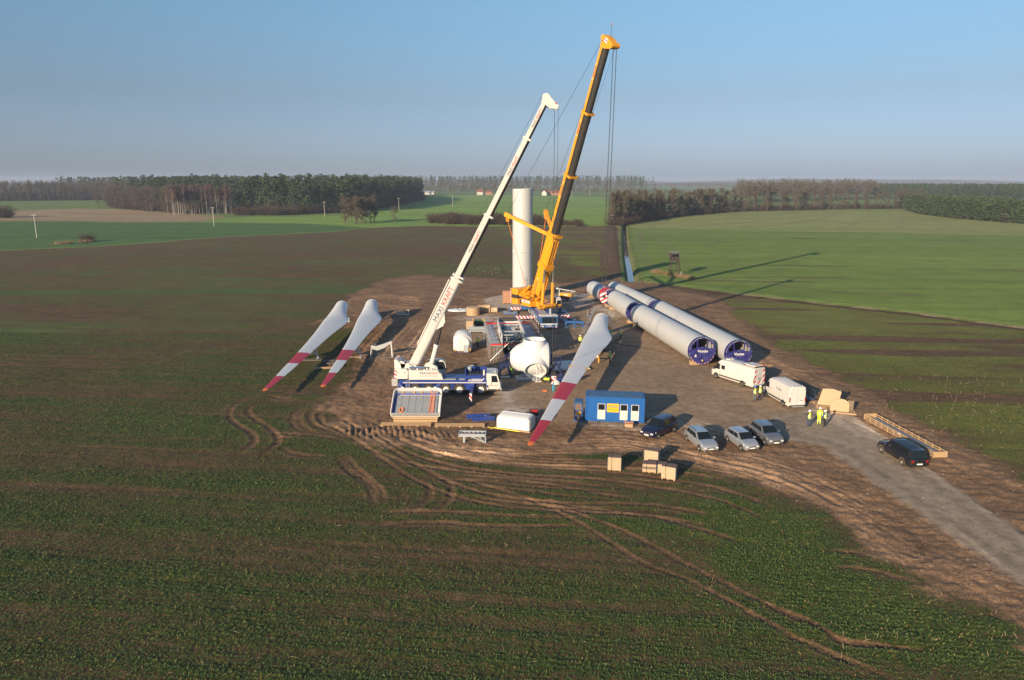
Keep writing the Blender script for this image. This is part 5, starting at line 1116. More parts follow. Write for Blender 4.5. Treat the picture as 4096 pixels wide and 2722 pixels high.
# ================================================================ TURBINE PARTS
def ring(cx, cy, z, r, n=48): return [(cx + r*math.cos(2*math.pi*k/n), cy + r*math.sin(2*math.pi*k/n), z) for k in range(n)]
tw = thing('turbine_tower', 'tall pale grey standing tower stump of two sections behind the yellow crane', 'tower', (2.27, 154.2, 0))
MB().loft([ring(0, 0, 0.35, 2.16), ring(0, 0, 10.2, 2.15)]).obj('tower_section', TOWER, tw, 40)
MB().loft([ring(0, 0, 10.42, 2.15), ring(0, 0, 23.5, 2.15), ring(0, 0, 23.5, 2.05), ring(0, 0, 23.2, 2.05)], 0, False).add(ring(0, 0, 23.2, 2.05), [tuple(range(48))]).obj('tower_section', TOWER, tw, 40)
MB().loft([ring(0, 0, 10.2, 2.22), ring(0, 0, 10.3, 2.24), ring(0, 0, 10.42, 2.22)]).obj('flange', TOWER, tw, 40)
a0 = R(-78)
b = MB()
for z0, z1 in ((3.0, 5.1),):
    for k in range(8):
        a, c = a0 - 0.22 + k*0.055, a0 - 0.22 + (k+1)*0.055; zt = lambda q: z1 - 0.5*((q-a0)/0.22)**2
        b.plate((2.2*math.cos(a), 2.2*math.sin(a), z0), (2.2*math.cos(c), 2.2*math.sin(c), z0), (2.2*math.cos(c), 2.2*math.sin(c), zt(c)), (2.2*math.cos(a), 2.2*math.sin(a), zt(a)), 0.04)
d_ = b.obj('door', TOWER, tw); MB().bx(2.25*math.cos(a0)-.2, 2.25*math.cos(a0)+.2, 2.25*math.sin(a0)-.03, 2.25*math.sin(a0)+.02, 4.2, 4.7).obj('door_vent', GALV, d_)
for k in range(12): a = a0 - 0.1 - k*0.0; MB().beam((2.1*math.cos(a0)-.5, 2.2*math.sin(a0)-2.2+k*0.18, 0.2+k*0.24), (2.1*math.cos(a0)+.5, 2.2*math.sin(a0)-2.2+k*0.18, 0.2+k*0.24), 0.22, 0.04).obj('stair_tread', GALV, tw)
fo = MB().loft([ring(0, 0, -0.2, 3.9), ring(0, 0, 0.36, 3.9), ring(0, 0, 0.42, 3.8)]).obj('foundation', mat('concrete', (0.42, 0.39, 0.35), 0.9, var=0.15), loc=(2.27, 154.2, 0)); tag(fo, 'low round concrete foundation under the standing tower', 'foundation')
# ---- blades
def blade(name, label, root, tip, chord_tilt, sag=0.35, grp='turbine blades lying on the ground'):
    """root circle easing into an aerofoil, trailing edge bulging to the viewer's right"""
    root, tip = V3(root), V3(tip); L = (tip-root).length; ax = (tip-root).normalized()
    t = thing(name, label, 'blade', (root.x, root.y, 0), 0, grp); off = V3((root.x, root.y, 0))
    side = ax.cross(V3((0, 0, 1))).normalized(); side = side if side.x > 0 else -side       # towards the right
    n = 36; S = [0, .012, .03, .055, .08, .11, .14, .17, .20, .24, .28, .33, .38, .44, .5, .56, .6, .625, .6251, .66, .7, .74, .742, .78, .82, .865, .8651, .9, .94, .965, .98]
    CH = np.interp(S, [0, .05, .11, .17, .21, .26, .34, .45, .55, .7, .85, .95, .985, 1], [2.35, 2.4, 2.95, 3.75, 3.9, 3.65, 3.0, 2.4, 2.05, 1.6, 1.15, .75, .45, .1])
    TH = np.interp(S, [0, .05, .11, .17, .25, .4, .6, .8, 1], [2.35, 2.35, 2.0, 1.5, 1.1, .7, .42, .24, .08])
    rings = []
    for s, c, h in zip(S, CH, TH):
        k = min(1, max(0, (s-.02)/.15)); tw_ = chord_tilt*(1-s)**1.3 - 0.02; pos = root + ax*L*s - off + V3((0, 0, -sag*math.sin(math.pi*s)))
        cd = side*math.cos(tw_) + V3((0, 0, 1))*math.sin(tw_); nd = cd.cross(ax).normalized(); nd = nd if nd.z > 0 else -nd; rg = []
        for q in range(n):
            a = 2*math.pi*q/n; cx_, cz_ = math.cos(a), math.sin(a)
            px = 0.5*c*cx_; pz = 0.5*h*cz_
            tx = (cx_+1)/2; af = 2.6*(0.2969*math.sqrt(tx) - 0.126*tx - 0.3516*tx**2 + 0.2843*tx**3 - 0.1036*tx**4)*1.9; ex = -0.28*c + c*tx; ez = math.copysign(1, cz_)*h*af*0.38 if abs(cz_) > 1e-6 else 0
            x_ = px*(1-k) + ex*k; z_ = pz*(1-k) + ez*k
            rg.append(pos + cd*x_ + nd*z_)
        rings.append(rg)
    b = MB().loft(rings, 0)
    for j in range(len(S)-1):
        sm = (S[j]+S[j+1])/2; col = 1 if (.625 < sm < .741 or sm > .865) else 0
        for i in range(n): b.m[j*n+i] = col
    b.m[-1] = 1
    o = b.obj('blade_shell', [GRP, BRED], t, 50)
    e = rings[-1]; c0 = sum(e, V3()) / n; tp = [[c0 + (p-c0)*f + ax*d for p in e] for f, d in ((1.12, -0.3), (1.15, 0.0), (0.95, 0.35), (0.45, 0.6))]; MB().loft(tp).obj('tip_cover', mat('orange_plastic', (0.85, 0.19, 0.02)), t, 50)
    r0 = rings[0]; c0 = sum(r0, V3())/n; MB().loft([[c0 + (p-c0)*f - ax*d for p in r0] for f, d in ((1.03, -0.05), (1.03, 0.12), (0.8, 0.13))]).obj('root_flange', GALV, t, 40)
    return t, rings, off, ax, side, S
B1 = blade('turbine_blade', 'leftmost white blade with red tip bands lying in the crop', (-31.03, 128.3, 2.6), (-28.85, 79.0, 1.3), -0.12)
B2 = blade('turbine_blade', 'middle white blade with red tip bands, right of the leftmost blade', (-25.9, 130.0, 2.6), (-22.5, 80.6, 1.3), -0.12)
B3 = blade('turbine_blade', 'white blade with red tip bands slanting across the yard on a trailer', (14.06, 110.2, 3.6), (1.35, 59.6, 2.0), -0.10, 0.1)
def tip_stand(x, y, h, label, rz=0.0):
    t = thing('blade_stand', label, 'blade stand', (x, y, 0), rz, 'galvanised blade stands')
    for sx in (-1, 1):
        MB().beam((sx*1.2, -0.35, 0), (sx*1.05, -0.05, h), 0.14).beam((sx*1.2, 0.45, 0), (sx*1.05, 0.05, h), 0.14).obj('leg', GALV, t)
        MB().bx(sx*1.2-.15, sx*1.2+.15, -0.55, 0.65, -0.02, 0.06).obj('foot', GALV, t); MB().bx(sx*1.0-.2, sx*1.0+.2, -0.22, 0.22, h, h+0.3).obj('clamp', DARK, t)
    b = MB(); P = [(-1.1, h), (1.1, h), (1.1, h-.25), (0.6, h-.4), (-0.6, h-.4), (-1.1, h-.25)]; b.prism(P, -0.12, 0.12); b.obj('cradle', GALV, t)
tip_stand(-29.15, 99.6, 1.2, 'galvanised stand under the leftmost blade'); tip_stand(-23.15, 100.4, 1.2, 'galvanised stand under the middle blade')
t = thing('blade_stand', 'empty galvanised blade stand with curved arm left of the white crane', 'blade stand', (-19.0, 101.0, 0), 0.0, 'galvanised blade stands')
for sx, h in ((-1.5, 1.3), (1.5, 2.2)):
    for y in (-.35, .45): MB().beam((sx*1.05, y, 0), (sx*0.95, y*.3, h), 0.14).obj('leg', GALV, t)
MB().prism([(-1.5, 1.25), (-0.6, 1.0), (0.4, 1.35), (1.6, 2.2), (1.6, 2.45), (0.3, 1.95), (-0.6, 1.7), (-1.5, 1.75)], -0.14, 0.14).obj('cradle', GALV, t); MB().bx(-1.1, -0.7, -.25, .25, 1.7, 2.1).bx(1.3, 1.65, -.25, .25, 2.4, 2.6).obj('clamp', DARK, t)
b = MB().bx(-2.2, 2.2, -0.5, 0.5, -0.03, 0.05); tag(b.obj('ground_board', OLDWOOD, loc=(-19.0, 100.9, 0.02)), 'flat boards under the empty blade stand', 'boards')
b = MB().bx(-2.2, 2.2, -0.5, 0.5, -0.03, 0.05); tag(b.obj('ground_board', OLDWOOD, loc=(-29.3, 99.2, 0.02)), 'flat boards under the leftmost blade stand', 'boards')
b = MB().bx(-2.0, 2.0, -0.3, 0.3, -0.03, 0.05); tag(b.obj('ground_board', WOOD, loc=(-22.6, 100.9, 0.02)), 'pale planks under the middle blade stand', 'boards')
def root_frame(x, y, label, top=None):
    t = thing('blade_root_frame', label, 'blade frame', (x, y, 0), 0, 'blade root frames')
    b = MB()
    for yy in (-0.3, 0.3): b.beam((-1.3, yy, 0.08), (1.3, yy, 0.08), 0.12)
    b.obj('base', GALV, t)
    b = MB()
    for a, c in (((-1.25, 0.1), (-1.1, 1.1)), ((-1.1, 1.1), (-0.3, 0.25)), ((-0.3, 0.25), (0, 0.6)), ((0, 0.6), (0.3, 0.25)), ((0.3, 0.25), (1.1, 1.1)), ((1.1, 1.1), (1.25, 0.1))): b.beam((a[0], 0, a[1]), (c[0], 0, c[1]), 0.12)
    b.obj('truss', GALV, t)
root_frame(-21.0, 134.7, 'empty W-shaped root frame left of the white boom'); root_frame(-30.9, 127.6, 'root frame under the leftmost blade'); root_frame(-25.8, 129.3, 'root frame under the middle blade')
# pallets under the middle blade
def pallet(x, y, rz, label, w=1.2, d=0.8, z=0.0, grp='loose pallets'):
    t = thing('pallet', label, 'pallet', (x, y, z), rz, grp)
    for k in range(5): MB().bx(-w/2, w/2, -d/2 + k*d/5 + 0.01, -d/2 + (k+1)*d/5 - 0.03, 0.12, 0.145).obj('slat', OLDWOOD if grp == 'loose pallets' else WOOD, t)
    for k in (-1, 0, 1): MB().bx(k*w*0.42-.06, k*w*0.42+.06, -d/2, d/2, 0, 0.118).obj('block', OLDWOOD if grp == 'loose pallets' else WOOD, t)
    return t
for u, v, rz, lb in [(1315, 1447, 0.2, 'weathered pallet left of the middle blade, farthest of three'), (1322, 1458, -0.1, 'weathered pallet against the middle blade, centre of three'), (1352, 1466, 0.1, 'weathered pallet right under the middle blade, nearest of three')]: p = at(u, v); pallet(p.x, p.y, rz, lb, 1.6, 1.0)
p = at(1300, 1478); b = MB()
for k, dx in enumerate((-0.1, 0.15)): b.beam((-1.2, dx, 0.08+k*.1), (1.3, dx+.5, 0.08+k*.1), 0.2, 0.09)
b.bx(-1.5, -1.1, -0.25, 0.25, 0.02, 0.28); tag(b.obj('planks', WOOD, loc=p), 'short pale planks beside the middle blade tip', 'planks')
# trailer under the third blade
tr = thing('blade_trailer', 'yellow framed trailer with many wheels under the slanting blade', 'trailer', (12.9, 105.0, 0), math.atan2(-50.6, -12.7))
MB().bx(-5.5, 4.0, -1.2, 1.2, 0.95, 1.25).obj('deck', DARK, tr); MB().bx(-6.5, -4.2, -0.9, 0.9, 1.25, 2.3).bx(-6.3, -5.9, -1.3, 1.3, 2.2, 2.6).obj('root_cradle', YEL, tr)
for x in (-4.5, -3.1, -1.7, -0.3):
    for s in (-1, 1): wheel(tr, x, s*0.98, 0.5, 0.5, 0.4, s, GALV)
b = MB(); b.beam((4.0, -1.15, 1.0), (7.6, -1.15, 0.85), 0.18); b.beam((4.0, 1.15, 1.0), (7.6, 1.15, 0.85), 0.18); b.beam((7.6, -1.25, 0.85), (7.6, 1.25, 0.85), 0.2); b.beam((7.6, -1.2, 0.85), (7.6, -1.2, 0.1), 0.16); b.beam((7.6, 1.2, 0.85), (7.6, 1.2, 0.1), 0.16); b.obj('extension_frame', YEL, tr)
for y in (-1.2, 1.2): MB().cyl((7.72, y*0.85, 1.05), (7.8, y*0.85, 1.05), 0.13, n=10).obj('lamp', REFL, tr)
b = MB(); b.beam((-5, -1.3, 1.5), (3.5, -1.35, 1.5), 0.05); b.obj('side_rail', GALV, tr)
# strap round the third blade
t_, rg, off, ax3, side3, S3 = B3
j = min(range(len(S3)), key=lambda i: abs(S3[i]-.5)); e = [p + off for p in rg[j]]; c0 = sum(e, V3())/len(e)
STRAP = mat('yellow_strap', (0.85, 0.42, 0.02), 0.6); SALM = mat('salmon_strap', (0.85, 0.32, 0.22), 0.6)
st_ = thing('blade_sling', 'orange and yellow lifting sling wrapped round the slanting blade', 'sling', c0)
b = MB(); n = len(e)
for d0, d1, mi in ((-0.42, -0.34, 1), (0.25, 0.33, 1)): b.loft([[(p-c0)*f + ax3*d for p in e] for f, d in ((1.03, d0), (1.03, d1))], mi, False)
b.obj('strap', [STRAP, SALM], st_, 60)
for lo in (0, n//2): 
    P = [(e[(lo+i) % n]-c0)*1.06 for i in range(-4, 5)]; b = MB(); b.loft([[p + ax3*d for p in P] for d in (-0.5, 0.42)], 0, False, False); b.obj('edge_guard', STRAP, st_, 60)
# walkway stands at the blade root
for e_, lb in ((-1, 'left'), (1, 'right')):
    q = V3((14.06, 110.2, 0)) + side3*e_*1.75 + V3((0, 1.6, 0)); t = thing('access_ladder', 'galvanised access steps at the %s of the slanting blade root' % lb, 'ladder', q, 0.0, 'access steps at the blade root')
    b = MB()
    for x in (-.3, .3): b.beam((x, 0, 0), (x, 0, 4.9), 0.06)
    b.obj('rail', GALV, t); b = MB()
    for k in range(14): b.beam((-.3, 0, 0.3+k*0.3), (.3, 0, 0.3+k*0.3), 0.04)
    b.obj('rung', GALV, t); MB().bx(-.45, .45, -.3, .3, 4.1, 4.16).obj('platform', GALV, t)
q = at(2330, 1338); b = MB()
for y in (-.25, .25): b.beam((y, 0, 0.1), (2.6+y*.4, 5.2, 3.6), 0.08)
for k in range(12): f = (k+.5)/12; b.beam((-.25+2.6*f, 5.2*f, .1+3.5*f), (.25+2.6*f, 5.2*f, .1+3.5*f), 0.05)
tag(b.obj('leaning_ladder', GALV, loc=q), 'long grey ladder leaning on the left side of the slanting blade', 'ladder')
# ---- lying tower sections
TARP = mat('navy_tarpaulin', (0.022, 0.022, 0.14), 0.55, var=0.25, scale=1.5, bump=0.5); GBAND = mat('grey_blue_band', (0.26, 0.33, 0.38), 0.45, var=0.06); INSIDE = mat('tower_inside_paint', (0.42, 0.40, 0.37), 0.7)
def section(label, a, c, r0, r1, bands=(), cap=False, seams=(0.5,)):
    a, c = V3(a), V3(c); L = (c-a).length; d = (c-a)/L; t = thing('tower_section', label, 'tower section', (a.x, a.y, 0), math.atan2(d.y, d.x), 'tower sections lying in two rows')
    zc = max(r0, r1) + 0.22; n = 48
    def rg(s, r): return [(s, r*math.cos(2*math.pi*k/n), zc + r*math.sin(2*math.pi*k/n)) for k in range(n)]
    cuts = sorted({0.0, 1.0, *[q for bnd in bands for q in bnd[:2]]}); cuts = sorted({*cuts, *np.linspace(0, 1, 6)})
    R_ = lambda f: r0 + (r1-r0)*f
    b = MB().loft([rg(f*L, R_(f)) for f in cuts], 0, False)
    for j in range(len(cuts)-1):
        m_ = 0; fm = (cuts[j]+cuts[j+1])/2
        for f0, f1, mi in bands:
            if f0 <= fm <= f1: m_ = mi
        for i in range(n): b.m[j*n+i] = m_
    b.obj('shell', [TOWER, BRED, GBAND], t, 40)
    for s in (0, 1): x = s*L; e = -1 if s == 0 else 1; b = MB().loft([rg(x - e*0.18, R_(s)+.012), rg(x + e*0.02, R_(s)+.015), rg(x + e*0.02, R_(s)-.1), rg(x - e*0.5, R_(s)-.1)], 0, False).obj('end_flange', TOWER, t, 40)
    MB().loft([rg(0.6, r0-.06), rg(L-0.6, r1-.06)], 0, False).obj('inner_wall', INSIDE, t, 40)
    for f in seams: MB().loft([rg(f*L-.05, R_(f)+.004), rg(f*L, R_(f)+.02), rg(f*L+.05, R_(f)+.004)], 0, False).obj('weld_seam', TOWER, t, 40)
    for s, e in ((0, -1), (1, 1)):
        full = cap and s == 1; x = s*L + e*0.06; r = R_(s)
        # tarpaulin: ring round the end, closed below, open windows above
        b = MB().loft([rg(x - e*0.55, r+.03), rg(x + e*0.02, r+.03)], 0, False)
        m = 40; g = np.random.RandomState(5)
        def inside(y, z):
            q = math.hypot(y, z)
            if q > r*0.99: return False
            if abs(y) < r*0.36 and z > r*0.28 and z < r*0.90: return False
            if full and abs(abs(y)-r*0.62) < r*0.17 and r*0.22 < z < r*0.52 + (0.2*r if abs(y) < r*.6 else 0): return False
            return True
        vid = {}; vs, fs = [], []
        for iy in range(m):
            for iz in range(m):
                y0, z0 = -r + 2*r*iy/m, -r + 2*r*iz/m; y1, z1 = y0 + 2*r/m, z0 + 2*r/m
                if not inside((y0+y1)/2, (z0+z1)/2): continue
                f = []
                for yy, zz in ((y0, z0), (y1, z0), (y1, z1), (y0, z1)):
                    key = (round(yy, 3), round(zz, 3))
                    if key not in vid:
                        qq = math.hypot(yy, zz); sc = min(1, r*1.0/max(qq, 1e-6)); vid[key] = len(vs)
                        wr = 0.05*math.sin(yy*4 + zz*2.2) + 0.04*math.sin(zz*7 - yy*3) + 0.10*math.sin(math.atan2(zz, yy)*6)*(1-qq/r)
                        vs.append((x + e*(0.02 - 0.16*(1-qq/r) + wr*0.5), yy*sc, zc + zz*sc))
                    f.append(vid[key])
                fs.append(tuple(f) if e > 0 else tuple(f[::-1]))
        b.add(vs, fs); tp = b.obj('end_tarpaulin', TARP, t, 60)
        if full:
            NM = frame((x + 0.12, 0, zc + 0.0), (0, -1 if False else 1, 0), (1, 0, 0))
            text('Vestas', r*0.30, INKW, tp, NM, depth=0.02); MB().bx(x+.10, x+.14, -r*.58, -r*.46, zc-r*.42, zc-r*.24).obj('paper_label', WHITE, tp); MB().add([(x+.14, -.14, zc-r*.74), (x+.14, .14, zc-r*.74), (x+.14, 0, zc-r*.60)], [(0, 1, 2)]).obj('warning_sticker', mat('yellow_sticker', (0.85, 0.6, 0.03), 0.5), tp)
            for k in range(9):
                a_ = R(-150 + k*15); MB().bx(x+.02, x+.08, r*.95*math.cos(a_)-.03, r*.95*math.cos(a_)+.03, zc+r*.95*math.sin(a_)-.09, zc+r*.95*math.sin(a_)+.09).obj('tie_tag', SALM, tp)
        b = MB().prism([(x-.9*e-.25, 0), (x-.9*e+.25, 0), (x-.9*e+.25, 0.3), (x-.9*e-.25, 0.3)], -1.35, 1.35); b.add([], [])
        for sy in (-1, 1): b.add([(x-.9*e-.24, sy*0.5, 0.3), (x-.9*e+.24, sy*0.5, 0.3), (x-.9*e+.24, sy*1.35, 0.3), (x-.9*e-.24, sy*1.35, 0.3), (x-.9*e-.24, sy*1.35, 0.62), (x-.9*e+.24, sy*1.35, 0.62)], [(0,1,2,3),(3,2,5,4),(0,4,5,1),(0,3,4),(1,5,2)])
        b.obj('timber_cradle', WOOD, t)
    return t
section('far left lying tower section with grey and red bands', (18.0, 157.0), (20.4, 143.2), 1.62, 1.68, [(0.18, 0.34, 0), (0.36, 0.54, 2), (0.70, 0.92, 1)], seams=(0.2,))
section('middle pale lying tower section in the left row', (20.7, 141.4), (22.3, 125.9), 1.72, 1.80, seams=())
section('near left lying tower section with full navy end cover', (22.55, 123.9), (26.32, 95.9), 1.82, 1.90, cap=True, seams=(0.33,))
section('far slim lying tower section in the right row', (22.7, 158.5), (26.9, 130.6), 1.40, 1.62, seams=(0.5,))
section('near right lying tower section behind the white van', (27.1, 129.0), (30.9, 94.4), 1.66, 1.85, cap=True, seams=(0.5,))
# ================================================================ NACELLE, HUB, SCAFFOLD
NR = math.atan2(-0.996, 0.09)
na = thing('turbine_nacelle', 'open white turbine nacelle full of machinery inside the scaffold', 'nacelle', (-0.1, 102.7, 0), NR)
def nac_ring(x, top, inset=0.0, w=1.65):
    w -= inset; P = []
    for a in np.linspace(0, math.pi, 13): P.append((x, -w*math.cos(a)*(1.0 if True else 1), 0.75 + inset + 1.0*(1-math.sin(a))**1.4))
    return [(x, -w, top)] + [(x, -w*(1-0.0), 2.0)] + [(x, -w*math.cos(a), 0.75 + inset + 1.15*(1-math.sin(a))**1.5) for a in np.linspace(0.12, math.pi-0.12, 13)] + [(x, w, 2.0), (x, w, top)]
XS = [-6.0, -4.5, -2.0, 0.5, 3.0, 4.6]; TP = [4.35, 4.3, 4.2, 4.15, 4.05, 3.9]
MB().loft([nac_ring(x, t) for x, t in zip(XS, TP)], 0, False, False).loft([nac_ring(x, t-.02, 0.06)[::-1] for x, t in zip(XS, TP)], 0, False, False).obj('shell', GRP, na, 40)
for s in (-1, 1): MB().beam((-6.0, s*1.64, 4.36), (4.6, s*1.64, 3.92), 0.16, 0.08).obj('shell_rim', GALV, na)
b = MB(); b.loft([[(x, p[1]*1.04, p[2]) for p in nac_ring(x, 3.9)] for x in (4.55, 4.72)], 0, False, False); b.obj('front_rim', GRP, na, 40)
FGN = mat('shaft_grey', (0.2, 0.21, 0.22), 0.4, 0.3)
NG = mat('greenish_grey_machine_paint', (0.30, 0.34, 0.32), 0.5, var=0.15, dirt=0.15); NL = mat('light_grey_machine_paint', (0.48, 0.50, 0.50), 0.5, var=0.1, dirt=0.1)
b = MB(); b.bx(-5.8, 4.2, -1.3, 1.3, 0.95, 1.15); b.obj('bed_frame', DARK, na)
MB().cyl((2.0, 0, 2.0), (3.7, 0, 2.0), 0.55, 0.7, 18).cyl((3.5, 0, 2.0), (3.7, 0, 2.0), 0.85, n=24).obj('main_shaft', FGN, na, 40)
b = MB(); b.cyl((-0.6, 0, 2.3), (1.8, 0, 2.3), 1.05, 0.95, 20); b.cyl((-1.0, 0.3, 2.5), (-0.6, 0.3, 2.5), 0.6, n=16); b.bx(-0.2, 1.4, -1.3, 1.3, 1.7, 2.3); b.obj('gearbox', NG, na, 40)
MB().bx(-4.0, -1.6, -0.9, 0.9, 1.3, 3.0).bx(-3.7, -1.9, -0.6, 0.6, 3.0, 3.4).obj('generator', NL, na); MB().cyl((-1.6, 0.2, 2.4), (-1.0, 0.2, 2.4), 0.22, n=12).obj('coupling', RED, na)
b = MB(); b.bx(-5.8, -4.4, -1.4, -0.3, 1.2, 3.5); b.bx(-5.8, -4.4, 0.3, 1.4, 1.2, 3.3); b.obj('transformer', NL, na)
MB().cyl((-5.9, -1.35, 4.1), (-5.9, 1.35, 4.1), 0.33, n=14).obj('cooler_top', DARK, na, 40); MB().bx(-5.5, -5.0, -1.5, 1.5, 3.75, 3.95).obj('cross_beam', GRP, na)
for x in (-3.0, 4.3, 1.9): MB().beam((x, -1.55, 3.85), (x, 1.55, 3.85), 0.16, 0.2).obj('cross_beam', GALV, na)
g = np.random.RandomState(2)
for mname, m_, n_ in (('cable_runs', DARK, 40), ('pipework', NL, 30), ('junction_boxes', GALV, 24)):
    b = MB()
    for k in range(n_):
        p = (g.uniform(-5.5, 3.6), g.choice([-1, 1])*g.uniform(0.7, 1.5), g.uniform(2.0, 3.5))
        if mname == 'junction_boxes': s = g.uniform(0.08, 0.25, 3); MB().bx(p[0]-s[0], p[0]+s[0], p[1]-s[1], p[1]+s[1], p[2]-s[2], p[2]+s[2]).obj('junction_box', m_, na)
        else: b.tube([p, (p[0]+g.uniform(-.6, .6), p[1]*0.8, p[2]+.25), (p[0]+g.uniform(-1.3, 1.3), p[1]*g.uniform(.4, 1), p[2]-.3)], 0.05)
    if b.v: b.obj(mname, m_, na)
for x in (-4.4, 0.9): MB().cyl((x, -1.66, 3.2), (x, -1.70, 3.2), 0.32, n=16).obj('side_opening', DARK, na)
for s in (-1, 1): MB().bx(-5, 4, s*0.9-.15, s*0.9+.15, 0.0, 0.95).obj('transport_skid', NAVY, na)
sc = thing('scaffold', 'grey tube scaffold with deck boards and red toe boards around the nacelle', 'scaffold', (-0.1, 102.7, 0), NR)
X0, X1, Y0, Y1, ZD = -11.0, 4.4, -3.4, 4.1, 2.4
xs_ = np.linspace(X0, X1, 7)
def post(x, y, h=3.6): MB().cyl((x, y, 0), (x, y, h), 0.035, n=6).cyl((x, y, 0), (x, y, 0.04), 0.1, n=6).obj('post', GALV, sc)
for x in xs_:
    for y in (Y0, -2.0, 2.1, Y1): post(x, y, 3.6 if y in (Y0, Y1) else 2.5)
for y in (-0.8, 0.8): post(X0, y); 
for z in (2.9, 3.45):
    for y in (Y0, Y1): MB().tube([(X0, y, z), (X1, y, z)], 0.03).obj('guard_rail', GALV, sc)
    for x in (X0, X1): MB().tube([(x, Y0, z), (x, Y1, z)], 0.03).obj('guard_rail', GALV, sc)
for y, w_ in ((-2.7, 0.66), (3.1, 0.9)):
    for k in range(6):
        for q in (-1, 0, 1):
            x = X0 + (X1-X0)*k/6; MB().bx(x+.02, x+(X1-X0)/6-.02, y+q*w_*.66-w_*.31, y+q*w_*.66+w_*.31, ZD-.05+(.01 if (k+q) % 2 else 0), ZD).obj('deck_board', ALU, sc)
for k in range(5): MB().bx(X0+k*0.33, X0+k*0.33+.31, -1.95, 2.05, ZD-.05, ZD+.004*(k % 2)).obj('deck_board', ALU, sc)
for k in range(2): MB().bx(X1-.8+k*0.36, X1-.47+k*.36, -2.0, 2.0, ZD-.05, ZD).obj('deck_board', ALU, sc)
for a, c in (((X1+.03, Y0), (X1+.03, Y1)), ((X0-.03, Y0), (X0-.03, Y1)), ((X0, Y1+.03), (X1, Y1+.03))): MB().beam((*a, ZD+.14), (*c, ZD+.14), 0.03, 0.2).obj('toe_board', RED, sc)
for y in (Y0, Y1):
    for x, x2 in zip(xs_[:-1], xs_[1:]): MB().tube([(x, y, 0.3), (x2, y, 2.3)], 0.025).obj('brace', GALV, sc); MB().tube([(x, y, 2.3), (x2, y, 2.3)], 0.03).obj('ledger', GALV, sc)
for y, y2 in ((Y0, -2.0), (-2.0, 2.1)): MB().tube([(X1, y, 2.3), (X1, y2, 2.3)], 0.03).obj('ledger', GALV, sc)
MB().tube([(X1+.05, Y0, 0.2), (X1+.05, -0.6, 2.9)], 0.035).obj('brace', GALV, sc)
for y in (-2.9, -2.5): MB().beam((X1-.35, y, 0), (X1-.1, y, 2.4), 0.05).obj('ladder_rail', GALV, sc)
for k in range(8): MB().beam((X1-.33+k*.03, -2.9, .25+k*.28), (X1-.33+k*.03, -2.5, .25+k*.28), 0.035).obj('ladder_rung', GALV, sc)
g = np.random.RandomState(6)
for k in range(70):
    x = xs_[g.randint(7)]; y = (Y0, Y1)[g.randint(2)] if g.rand() < .7 else -2.0; z = g.choice([0.5, 1.2, 2.9, 3.45, 2.3]); MB().bx(x-.05, x+.05, y-.05, y+.05, z-.06, z+.06).obj('coupler', RED if k % 3 else GALV, sc)
# ---- hub
hc = V3((0, 0, 2.45)); hub = thing('turbine_hub', 'egg-shaped white rotor hub with round blade openings beside the scaffold', 'hub', (0, 90.6, 0), 0.03)
prof = [(-0.45, 0.02), (-0.40, 0.39), (-0.2, 0.84), (0.15, 1.28), (0.65, 1.68), (1.3, 1.99), (2.1, 2.2), (3.0, 2.28), (3.8, 2.23), (4.4, 2.12), (4.72, 2.02), (4.74, 1.3), (4.74, 0.02)]
n = 56; b = MB().loft([[(x, r*math.cos(2*math.pi*k/n), 2.45 + r*math.sin(2*math.pi*k/n)) for k in range(n)] for x, r in prof])
sh = b.obj('hub_shell', GRP, hub, 35); HX = 2.95
dirs = [V3((0, math.cos(a), math.sin(a))) for a in (R(90), R(-150), R(-30))]
cut = []
for d in dirs:
    c = MB().cyl(V3((HX, 0, 2.45)) + d*1.0, V3((HX, 0, 2.45)) + d*3, 1.34, n=40).obj('cut', GRP); cut.append(c)
    m_ = sh.modifiers.new('hole', 'BOOLEAN'); m_.operation = 'DIFFERENCE'; m_.object = c; m_.solver = 'EXACT'
    c.parent = hub
bpy.context.view_layer.update(); dg = bpy.context.evaluated_depsgraph_get(); me = bpy.data.meshes.new_from_object(sh.evaluated_get(dg)); sh.modifiers.clear(); sh.data = me
me.polygons.foreach_set('use_smooth', [True]*len(me.polygons)); me.set_sharp_from_angle(angle=R(35))
for c in cut: bpy.data.objects.remove(c)
for d in dirs:
    u = V3((1, 0, 0)); v = d.cross(u); C = V3((HX, 0, 2.45))
    def rg(t, r): return [C + d*t + (u*math.cos(2*math.pi*k/40) + v*math.sin(2*math.pi*k/40))*r for k in range(40)]
    MB().loft([rg(1.35, 1.85), rg(1.75, 1.68), rg(2.1, 1.53), rg(2.4, 1.45), rg(2.5, 1.43), rg(2.5, 1.35), rg(1.1, 1.33)], 0, False).obj('blade_collar', GRP, hub, 40)
    br = MB().loft([rg(1.10, 1.30), rg(1.10, 1.05), rg(1.03, 1.05)], 0, False).obj('pitch_bearing', NL, hub, 40)
    c = C + d*1.03 + u*(-0.25) + v*0.35; MB().cyl(c, c + d*0.06, 0.36, n=20).obj('pitch_motor', DARK, br); MB().cyl(c + d*.06, c + d*0.1, 0.07, n=10).obj('motor_cap', REFL, br)
for z in (3.3, 1.9): c = V3((4.45, -1.6 if z < 3 else -1.62, z)); MB().plate(c, c + V3((0.22, 0, 0.1)), c + V3((0.12, 0.12, 0.4)), c + V3((-.1, 0.12, 0.3)), 0.02).obj('sticker', mat('yellow_sticker', (0.85, 0.6, 0.03)), hub)
MB().tube([(2.6, -1.45, 3.75), (2.6, -1.62, 3.8), (3.2, -1.62, 3.8), (3.2, -1.45, 3.75)], 0.035).obj('grab_handle', DARK, hub)
